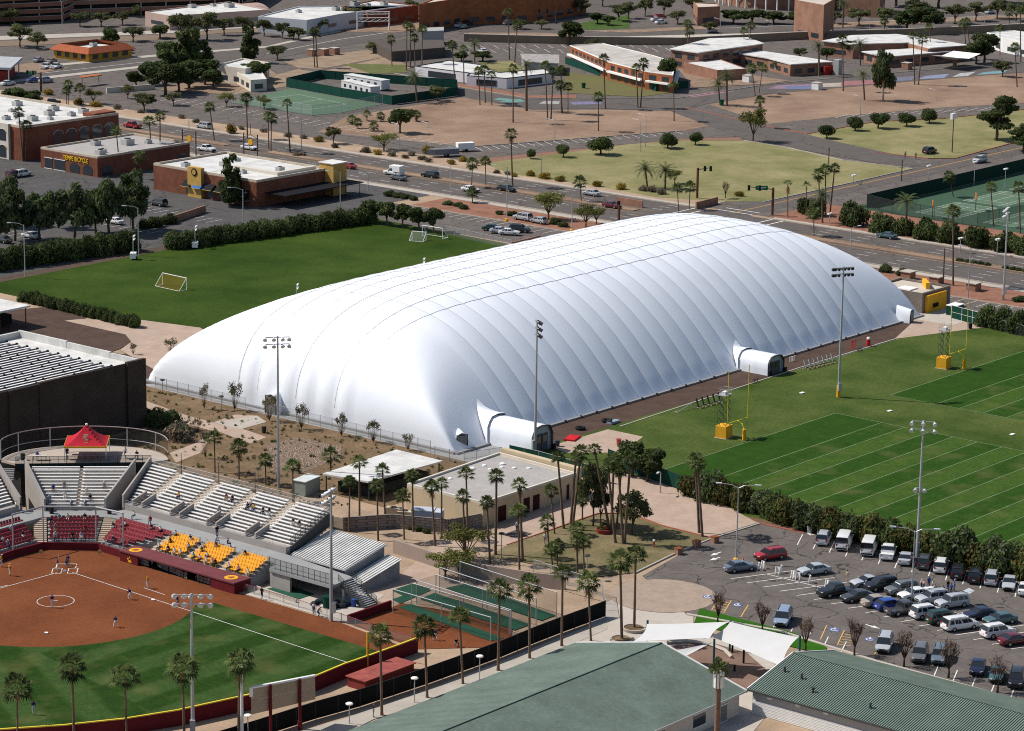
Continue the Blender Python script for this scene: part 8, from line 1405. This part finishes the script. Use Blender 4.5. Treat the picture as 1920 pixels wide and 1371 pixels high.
for q, lb in ((((960, 468), (1012, 455)), 'brown block wall at the far soccer corner'), (((1155, 382), (1205, 390)), 'brown low sign wall at the intersection left'), (((1305, 392), (1345, 382)), 'brown stepped wall at the far intersection corner'), (((325, 418), (385, 398)), 'brick wall screening the shop lot bins'), (((200, 175), (290, 168)), 'low white wall before the house trees')): w_ = MB(); wallpath(w_, [G(*q[0])[:2], G(*q[1])[:2]], .35, 0, 1.6); tag(w_.ob('low_wall', brick_tan if 'white' not in lb else cream), lb, 'wall')
# ================================================================ sports gear
def goal(label, f0, f1, depth, h, net):
    a, c = G(*f0), G(*f1); d = (c-a).normalized(); n = Vector((-d.y, d.x, 0)); n = n if n.dot(Vector(depth)) > 0 else -n; W_ = (c-a).length; o = thing('soccer_goal', label, 'goal', a); dp = 2.0
    for p_ in (0, W_): m = MB(); m.tube(d*p_, d*p_+ZZ*h, .08, n=7); m.ob('post', white, o); m = MB(); m.tube(d*p_+ZZ*h, d*p_+n*dp, .06, n=6); m.ob('rear_stay', white, o); m = MB(); m.tube(d*p_+ZZ*.05, d*p_+n*dp+ZZ*.05, .06, n=6); m.ob('ground_bar', white, o)
    m = MB(); m.tube(ZZ*h, d*W_+ZZ*h, .08, n=7); m.ob('crossbar', white, o); m = MB(); m.tube(n*dp+ZZ*.05, d*W_+n*dp+ZZ*.05, .05, n=6); m.ob('rear_bar', white, o); m = MB(); m.quad(ZZ*h, d*W_+ZZ*h, d*W_+n*dp, n*dp); m.ob('net', net, o)
goal('white soccer goal with orange net on the left of the soccer field', (305, 534), (350, 544), (-1, 0, 0), 2.4, net_orange); goal('large white soccer goal at the far end of the soccer field', (792, 443), (830, 449), (1, .3, 0), 2.4, mat('white_net2', (.5, .5, .5), .8, 0, alpha=.12)); goal('small white goal before the large far soccer goal', (773, 449), (799, 451), (-1, .3, 0), 1.8, mat('white_net2', (.5, .5, .5)))
def goalpost(label, base, l0, l1, r0, r1):
    b0 = G(*base); A1, A2 = TOP(b0, *l0), TOP(b0, *l1); d = (b0-b0); x_ = Vector((1, 0, 0)); zc = 3.05; o = thing('goalpost', label, 'goalpost', b0, 0, 'yellow football goalposts'); hw = 2.82; back = Vector((0, 1.4, 0)); ym = mat('post_yellow', (.72, .58, .05), .5)
    m = MB(); m.path([(0, 0, 0), (0, 0, 1.8), (0, .35, 2.6), (0, 1.0, 3.0), back+ZZ*zc], .11, n=8); m.ob('gooseneck', ym, o); m = MB(); m.tube(back+x_*-hw+ZZ*zc, back+x_*hw+ZZ*zc, .09, n=7); m.ob('crossbar', ym, o)
    for s in (-1, 1): m = MB(); m.tube(back+x_*s*hw+ZZ*zc, back+x_*s*hw+ZZ*(zc+8.8), .06, n=7); m.ob('upright', ym, o)
    m = MB(); m.tube((0, 0, 0), (0, 0, 1.9), .32, n=10); m.ob('base_pad', gold, o)
goalpost('yellow football goalpost nearer the tunnel of the dome', (1395, 826), (1387, 803), (1387, 708), (1426, 790), (1426, 695)); goalpost('yellow football goalpost farther away at the right edge', (1807, 693), (1802, 675), (1806, 587), (1834, 664), (1836, 577))
def lift(label, bx, by, ty):
    b0 = G(bx, by); h = TOP(b0, bx, ty).z; o = thing('scissor_lift', label, 'lift', b0, R(8), 'yellow scissor lifts'); m = MB(); m.box(-1.15, -.95, .12, 1.15, .95, 2.05); m.ob('padded_base', gold, o); m = MB(); m.box(-1.3, -1.1, 0, 1.3, 1.1, .1); m.ob('base_plate', conc_lite, o); n = 4; dz = (h-3.1)/n
    for k in range(n):
        for s in (-1, 1): m = MB(); z0 = 2.05+k*dz; m.beam((-.8*s, .55*s, z0), (.8*s, .55*s, z0+dz), .06, .09); m.beam((.8*s, .62*s, z0), (-.8*s, .62*s, z0+dz), .06, .09); m.ob('scissor_arm', steel_dark, o)
    m = MB(); m.box(-1.1, -.75, h-1.1, 1.1, .75, h-1.0); m.ob('platform', galv, o)
    rail(o, [Vector((-1.1, -.75, h-1)), Vector((1.1, -.75, h-1)), Vector((1.1, .75, h-1)), Vector((-1.1, .75, h-1)), Vector((-1.1, -.75, h-1))], 1.0, 1.1, .03, galv)
    m = MB(); m.box(-.5, -.3, h-1, .4, .3, h-.5); m.ob('camera_cover', white, o)
    for sx in (-1.05, 1.05): m = MB(); m.tube((sx, .7, 2.05), (sx, .7, h-1), .03, n=5); m.ob('cable', steel_dark, o)
lift('yellow scissor lift beside the nearer goalpost', 1357, 820, 728); lift('yellow scissor lift beside the farther goalpost', 1769, 690, 608)
def tyre(label, x, y, tilt=0): o = thing('big_tyre', label, 'tyre', G(x, y)+ZZ*.1, 0); m = MB(); m.lathe([(.4, .05), (.75, 0), (.85, .12), (.85, .3), (.75, .42), (.4, .37), (.4, .05)], 16); t_ = m.ob('tyre', rubber, o); t_.rotation_euler.x = tilt
tyre('big black tyre lying on dark soil near the dome tunnel', 1088, 806); tyre('black tyre stacked by the blue sled near the dome', 1137, 792)
m = MB(); m.box(-1.6, -.9, .1, 1.6, .9, .35); tag(m.ob('training_mat', mat('mat_red', (.5, .02, .025), .6), loc=G(1073, 824), rot=R(20)), 'red padded mat on the soil beside the dome tunnel', 'mat'); o = thing('push_sled', 'pale blue push sled beside the stacked tyre', 'sled', G(1150, 794)); m = MB(); m.box(-1.2, -.5, .1, 1.2, .5, .45); m.ob('deck', mat('sled_blue', (.25, .3, .36), .5), o); m = MB(); m.box(-1.2, -.45, .45, -.9, .45, 1.1); m.ob('pad', steel_dark, o)
def sled(label, x0, y0, x1, y1, n, pm): 
    a, c = G(x0, y0), G(x1, y1); d = c-a; o = thing('blocking_sled', label, 'sled', a, 0, 'blocking sleds'); nn = Vector((-d.y, d.x, 0)).normalized(); m = MB(); m.beam(ZZ*.4, d+ZZ*.4, .12, .12); m.ob('frame', steel_dark, o)
    for k in range(n): p_ = d*(k+.5)/n; m = MB(); m.beam(p_+nn*.8+ZZ*.15, p_-nn*.6+ZZ*.15, .15, .1); m.ob('skid', mat('skid_pink', (.4, .28, .24), .6), o); m = MB(); m.tube(p_+ZZ*.4, p_+nn*.5+ZZ*1.7, .13, .18, 7); m.ob('pad', pm, o)
sled('blocking sled with five leaning pads by the near goalpost', 1304, 768, 1355, 754, 5, steel_dark); sled('long blocking sled with seven pads by the far tunnel', 1507, 695, 1566, 680, 7, mat('pad_white', (.45, .45, .45), .7, .3, 3))
o = thing('steel_ramp', 'low grey steel frame at the turf edge by the dome', 'frame', G(1270, 775)); m = MB(); m.tube((0, 0, .1), (4, 0, 1.0), .07); m.tube((4, 0, 1), (4, 0, 0), .06); m.tube((.2, 0, .15), (.4, .9, 0), .05); m.ob('frame', galv, o)
for i, (x, y, c, lb) in enumerate(((1600, 655, 'mat_red', 'red wire agility frame on the dark soil'), (1612, 658, 'steel', 'black low sled beside the red frame'), (1486, 678, 'white', 'small white cabinet beside the far tunnel'), (1417, 718, 'dark', 'small dark marker at the turf edge before the far tunnel'))):
    o = thing('training_gear', lb, 'equipment', G(x, y)); mm = mat('mat_red', (.5, .02, .025)) if i == 0 else (steel_dark if i != 2 else white)
    for k in range(4): m = MB(); m.box(-.9+k*.45, -.04, .05, -.82+k*.45, .04, (1.6, .6, .9, .8)[i]); m.ob('bar', mm, o)
    m = MB(); m.box(-.95, -.05, (1.5, .45, .85, .6)[i], .85, .05, (1.62, .55, .95, .7)[i]); m.ob('top_bar', mm, o)
o = thing('tackling_dummy', 'red and white standing tackling dummy near the dome end', 'dummy', G(1628, 650)); m = MB(); m.lathe([(.32, .05), (.36, .6), (.36, 1.5), (.2, 1.75), (0, 1.8)], 10); m.ob('body', mat('mat_red', (.5, .02, .025)), o); m = MB(); m.lathe([(.3, 1.35), (.37, 1.4), (.37, 1.6), (.22, 1.8)], 10); m.ob('shoulder_pad', white, o)
for i, (x, y) in enumerate(((1504, 738), (1668, 772), (1898, 816))): m = MB(); m.box(-.5, -.3, .1, .5, .3, .2); tag(m.ob('ground_cover_plate', white, loc=G(x, y)), 'small white cover plate in the football turf, %s from the left' % nth(i), 'plate', 'cover plates in turf')
for i, (x, y, lb) in enumerate(((1819, 617, 'dark bin on the paved yard by the far goalpost'), (1160, 835, 'red pump on the clay pad'), (1045, 838, 'small dark cart by the tunnel door'), (532, 1100, 'grey trash can in the dugout yard'), (613, 1140, 'green bin in the dugout yard'), (663, 1138, 'blue barrel at the stair foot'), (1016, 945, 'white round planter before the tan building doors'), (924, 967, 'white bin beside the tan building corner'), (1518, 1000, 'grey bin at the parking lot kerb'), (1353, 198, 'green portable bin under the date palms'), (1094, 166, 'green cabinet on the weedy lot'), (1045, 1104, 'dark bin beside the bicycle fence'), (495, 812, 'dark bin beside the garden path'))):
    cm = [(.03, .02, .04), (.45, .1, .08), (.06, .07, .09), (.15, .15, .16), (.01, .06, .04), (.04, .09, .3), (.6, .6, .58), (.6, .6, .58), (.3, .32, .34), (.01, .1, .06), (.02, .08, .05), (.03, .03, .03), (.04, .04, .04)][i]; o = thing('trash_bin' if i in (0, 3, 4, 8, 9, 11, 12) else ('planter' if i == 6 else 'barrel' if i == 5 else 'equipment_box'), lb, 'bin' if i in (0, 3, 4, 8, 9, 11, 12) else 'equipment', G(x, y)+ZZ*.08); s_ = 1.6 if i in (4, 9, 10, 6) else 1; m = MB(); m.lathe([(.33*s_, 0), (.4*s_, .85*s_), (.42*s_, .9*s_)], 12); m.ob('body', mat('bin%d' % i, cm, .6, .1, 2), o); m = MB(); m.lathe([(.43*s_, .9*s_), (.43*s_, .97*s_), (.1, 1.02*s_), (0, 1.02*s_)], 12); m.ob('lid', mat('binlid%d' % i, tuple(x_*.7 for x_ in cm), .6), o)
for i, (x, y) in enumerate(((590, 1135), (625, 1142), (640, 1140), (650, 1137), (632, 1133), (600, 1131))): m = MB(); m.lathe([(.5, 0), (.6, .25), (.45, .5), (.1, .62), (0, .62)], 7); o = m.ob('equipment_bag', mat('bag_dark', (.02, .025, .03), .7, .4, 4), loc=G(x, y)+ZZ*.05, rot=i, scl=(1.3, .8, .9)); tag(o, 'dark equipment bag on the dugout yard floor, %s from the left' % nth((0, 2, 4, 5, 3, 1)[i]), 'bag', 'equipment bags')
# bicycles by the garden wall
bm = MB(); bm.tube((-.35, 0, .75), (.35, 0, .8), .02, n=4); bm.tube((-.35, 0, .75), (0, 0, .32), .02, n=4); bm.tube((0, 0, .32), (.38, 0, .72), .02, n=4); bm.tube((-.5, 0, .33), (0, 0, .32), .018, n=4); bm.tube((-.5, 0, .33), (-.33, 0, .8), .018, n=4); bm.tube((.52, 0, .33), (.36, 0, .95), .02, n=4); bw = MB()
for k in range(14): bw.tube((.32*math.cos(k*.4488), 0, .32*math.sin(k*.4488)), (.32*math.cos(k*.4488+.4488), 0, .32*math.sin(k*.4488+.4488)), .022, n=4)
bw = bw.mesh('wheel', rubber); bh = MB().tube((0, -.28, 0), (0, .28, 0), .02, n=4).mesh('handlebar', steel_dark); bs_ = MB().box(-.14, -.07, 0, .12, .07, .05).mesh('saddle', black); BF = [bm.mesh('frame', mat('bike%d' % i, c, .4)) for i, c in enumerate(((.4, .4, .42), (.3, .02, .02), (.03, .03, .03), (.05, .1, .3)))]
for i in range(11): f = i/10; p_ = G(872+112*f, 1092+22*f); o = thing('bicycle', 'bicycle parked at the foot of the garden wall, %s from the left' % nth(i), 'bicycle', p_+ZZ*.06, R(35+7*(i % 3)), 'bicycles by the garden wall'); mk('frame', BF[(i*3) % 4], o); mk('wheel', bw, o, (-.5, 0, .33)); mk('wheel', bw, o, (.52, 0, .33)); mk('handlebar', bh, o, (.36, 0, .97)); mk('saddle', bs_, o, (-.34, 0, .82))
# ================================================================ parking lot bits
A1 = MB(); A1.box(-.32, -.06, 0, -.2, .06, 1.1); A1.box(.2, -.06, 0, .32, .06, 1.1); A1.box(-.32, -.05, .65, .32, .05, 1.05)
for i, (x, y) in enumerate(((1423, 1070), (1431, 1067), (1458, 1078), (1465, 1075), (1487, 1086), (1496, 1088), (1519, 1094), (1551, 1103))):
    o = thing('barrier_frame', 'white folding barrier frame between the empty bays, %s from the left' % nth(i), 'barrier', G(x, y)+ZZ*.08, R(40+30*(i % 3)), 'white barrier frames'); m = MB()
    for s in (-1, 1): m = MB(); m.beam((s*.28, -.18, 0), (s*.28, .02, 1.1), .1, .08); m.ob('leg', white, o); m = MB(); m.beam((s*.28, .22, 0), (s*.28, .02, 1.1), .1, .08); m.ob('leg', white, o)
    m = MB(); m.box(-.34, -.08, .62, .34, -.02, 1.05); m.ob('board', white, o); m = MB(); m.box(-.3, -.1, .78, .1, -.085, .9); m.ob('orange_stripe', mat('stripe_red', (.5, .08, .04), .6), o)
for i, (x, y) in enumerate(((1272, 1040), (1306, 1026), (1340, 1018))): o = thing('brick_bollard', 'square brick planter block on the lawn kerb, %s from the left' % nth(i), 'bollard', G(x, y), R(-15), 'brick blocks on the kerb'); m = MB(); m.box(-.45, -.45, 0, .45, .45, .9); m.ob('body', brick_tan, o); m = MB(); m.box(-.5, -.5, .9, .5, .5, 1.0); m.ob('cap', brick_or, o)
o = thing('traffic_cone', 'orange and white cone beside the yellow lamp base', 'cone', G(1393, 1058)+ZZ*.08); m = MB(); m.lathe([(.22, 0), (.06, .9), (0, .92)], 10); m.ob('cone', mat('cone_or', (.7, .15, .03), .6), o); m = MB(); m.lathe([(.165, .35), (.125, .55)], 10); m.ob('band', white, o)
o = thing('tailgate_table', 'white folding table among the tailgating people', 'table', G(1744, 1112)+ZZ*.08, R(-25)); m = MB(); m.box(-.9, -.4, .7, .9, .4, .76); m.ob('table_top', white, o)
for sx in (-.8, .8):
    for sy in (-.3, .3): m = MB(); m.tube((sx, sy, 0), (sx, sy, .7), .025, n=5); m.ob('leg', galv, o)
for i, (x, y) in enumerate(((1166, 1203), (1189, 1182))): c_ = G(x, y); m = MB(); m.lathe([(1.5, 0), (1.6, .45), (1.35, .45), (1.3, .3), (0, .3)], 24); o = thing('ring_planter', ('round concrete planter ring at the foot of the left plaza palm', 'round concrete planter ring at the foot of the right plaza palm')[i], 'planter', c_); m.ob('ring', conc_lite, o); m = MB(); m.lathe([(1.28, .31), (1.28, .36), (0, .38)], 20); m.ob('soil', desert, o)
o = thing('red_planter', 'round red planter with a small palm under the leaning palms', 'planter', G(1132, 1000)); m = MB(); m.lathe([(1.0, 0), (1.15, .7), (1.0, .7), (.95, .5), (0, .5)], 16); m.ob('bowl', mat('pot_red', (.3, .05, .04), .6), o); mk('leaves', FANS[2], o, (0, 0, .8), scl=.6)
m = MB(); m.box(-1.6, -1.4, 0, 1.6, 1.4, .1); o = m.ob('stone_square', mat('tile_dark', (.1, .085, .08), .8), loc=G(970, 1003)+ZZ*.05); tag(o, 'dark square tile inlay on the walk before the tan building', 'paving')
# antenna palm between the green roofs
o = thing('antenna_palm', 'fake palm antenna mast with white panels between the green roofs', 'antenna mast', G(1343, 1415)); h = TOP(o.location, 1350, 1268).z; m = MB(); m.tube((0, 0, 0), (0, 0, h), .36, .3, 12); m.ob('mast', mat('fake_bark', (.2, .125, .09), .9, .25, 2), o)
for k in range(9): a = k*.698; m = MB(); m.box(-.14, .5, h-1.3, .14, .62, h+.5); m.ob('antenna_panel', white, o, rot=(0, 0, a))
for k in range(3): mk('frond_cluster', SPARSE[k % 2], o, (0, 0, h+.4*k), (0, 0, k*1.1), 1.15)
m = MB(); m.tube((0, 0, h), (-.2, 0, h+2.2), .05, .03); m.ob('top_spike', steel_dark, o); mk('top_tuft', SPARSE[0], o, (-.2, 0, h+1.9), scl=.45)
# ================================================================ far bits
for i, (x, y) in enumerate(((355, 290), (470, 297))):
    c_ = G(x, y); o = thing('gateway_arch', ('steel gateway frame with gold disc behind the bicycle shop', 'steel gateway frame with gold disc behind the restaurant')[i], 'arch', c_, R(-90))
    for s in (-1, 1): m = MB(); m.tube((s*2.4, 0, 0), (s*2.4, 0, 6.2), .16); m.ob('post', mat('gate_brown', (.12, .09, .08), .6), o)
    for z, cz in ((5.2, 6.0), (4.4, 5.2)): m = MB(); m.tube((-2.4, 0, z), (0, 0, cz), .09); m.tube((0, 0, cz), (2.4, 0, z), .09); m.ob('arch_beam', mat('gate_brown', (.12, .09, .08)), o)
    m = MB(); m.tube((0, -.12, 4.1), (0, .12, 4.1), .8, n=14); m.ob('gold_disc', gold, o); m = MB(); m.tube((0, 0, 6), (0, 0, 8.6), .07); m.ob('spire', steel_dark, o)
o = thing('steel_gantry', 'white steel lattice gantry near the top left of centre', 'gantry', G(700, 58), R(-35))
for s in (-5.5, 5.5): m = MB(); m.tube((s, 0, 0), (s, 0, 6.5), .25); m.ob('post', white, o)
for z in (3.2, 4.4, 5.6, 6.4): m = MB(); m.tube((-5.5, 0, z), (5.5, 0, z), .14); m.ob('beam', white, o)
for k in range(5): m = MB(); m.tube((-5.5+2.2*k, 0, 3.2), (-3.3+2.2*k, 0, 4.4), .08); m.tube((-5.5+2.2*k, 0, 6.4), (-3.3+2.2*k, 0, 5.6), .08); m.ob('brace', white, o)
o = thing('bus_shelter', 'orange-roofed shelter on the avenue at upper left', 'shelter', G(170, 160)); m = MB(); m.box(-3.5, -1.2, 2.6, 3.5, 1.2, 2.85); m.ob('roof', mat('shelter_or', (.42, .14, .06), .8), o)
for s in (-3.2, 3.2): m = MB(); m.tube((s, 0, 0), (s, 0, 2.6), .1); m.ob('post', brick_tan, o)
for i, (x, y) in enumerate(((1532, 168), (1402, 154), (585, 105), (607, 104), (627, 102), (1700, 130))): o = thing('white_kiosk', 'small pale box beside the far streets, %s from the left' % nth((4, 3, 0, 1, 2, 5)[i]), 'box', G(x, y), 0, 'pale boxes by far streets'); m = MB(); m.box(-1.2, -1.2, 0, 1.2, 1.2, 2.0); m.ob('body', white if i < 2 else brick_tan, o); m = MB(); m.box(-1.3, -1.3, 2, 1.3, 1.3, 2.15); m.ob('lid', conc_lite, o)
for i, (x, y) in enumerate(((1748, 410), (1829, 395))): o = thing('basketball_hoop', ('orange backboard on a pole in the courts, left one', 'orange backboard on a pole in the courts, right one')[i], 'hoop', G(x, y), R(40)); m = MB(); m.tube((0, 0, 0), (0, 0, 3.4), .1); m.ob('pole', steel_dark, o); m = MB(); m.box(-.95, -.06, 2.8, .95, .06, 4.1); m.ob('backboard', mat('board_or', (.5, .15, .03), .6), o); m = MB(); m.box(-.3, -.08, 3.0, .3, -.061, 3.5); m.ob('target_square', maroon, o)
for i, (x, y, t) in enumerate(((1555, 423, 402), (1800, 475, 448), (1869, 480, 450), (1600, 345, 330), (1740, 350, 312), (1826, 348, 305), (1884, 352, 318))): b0 = G(x, y); h = TOP(b0, x, t).z; o = thing('court_lamp', 'white box-headed lamp around the right tennis courts, %s from the left' % nth((0, 3, 5, 1, 2, 4, 6)[i]), 'lamp', b0, 0, 'court lamps'); m = MB(); m.tube((0, 0, 0), (0, 0, h), .09, .07); m.ob('pole', galv, o); m = MB(); m.box(-.75, -.25, h, -.1, .25, h+.3); m.ob('lamp_box', white, o); m = MB(); m.box(.1, -.25, h, .75, .25, h+.3); m.ob('lamp_box', white, o)
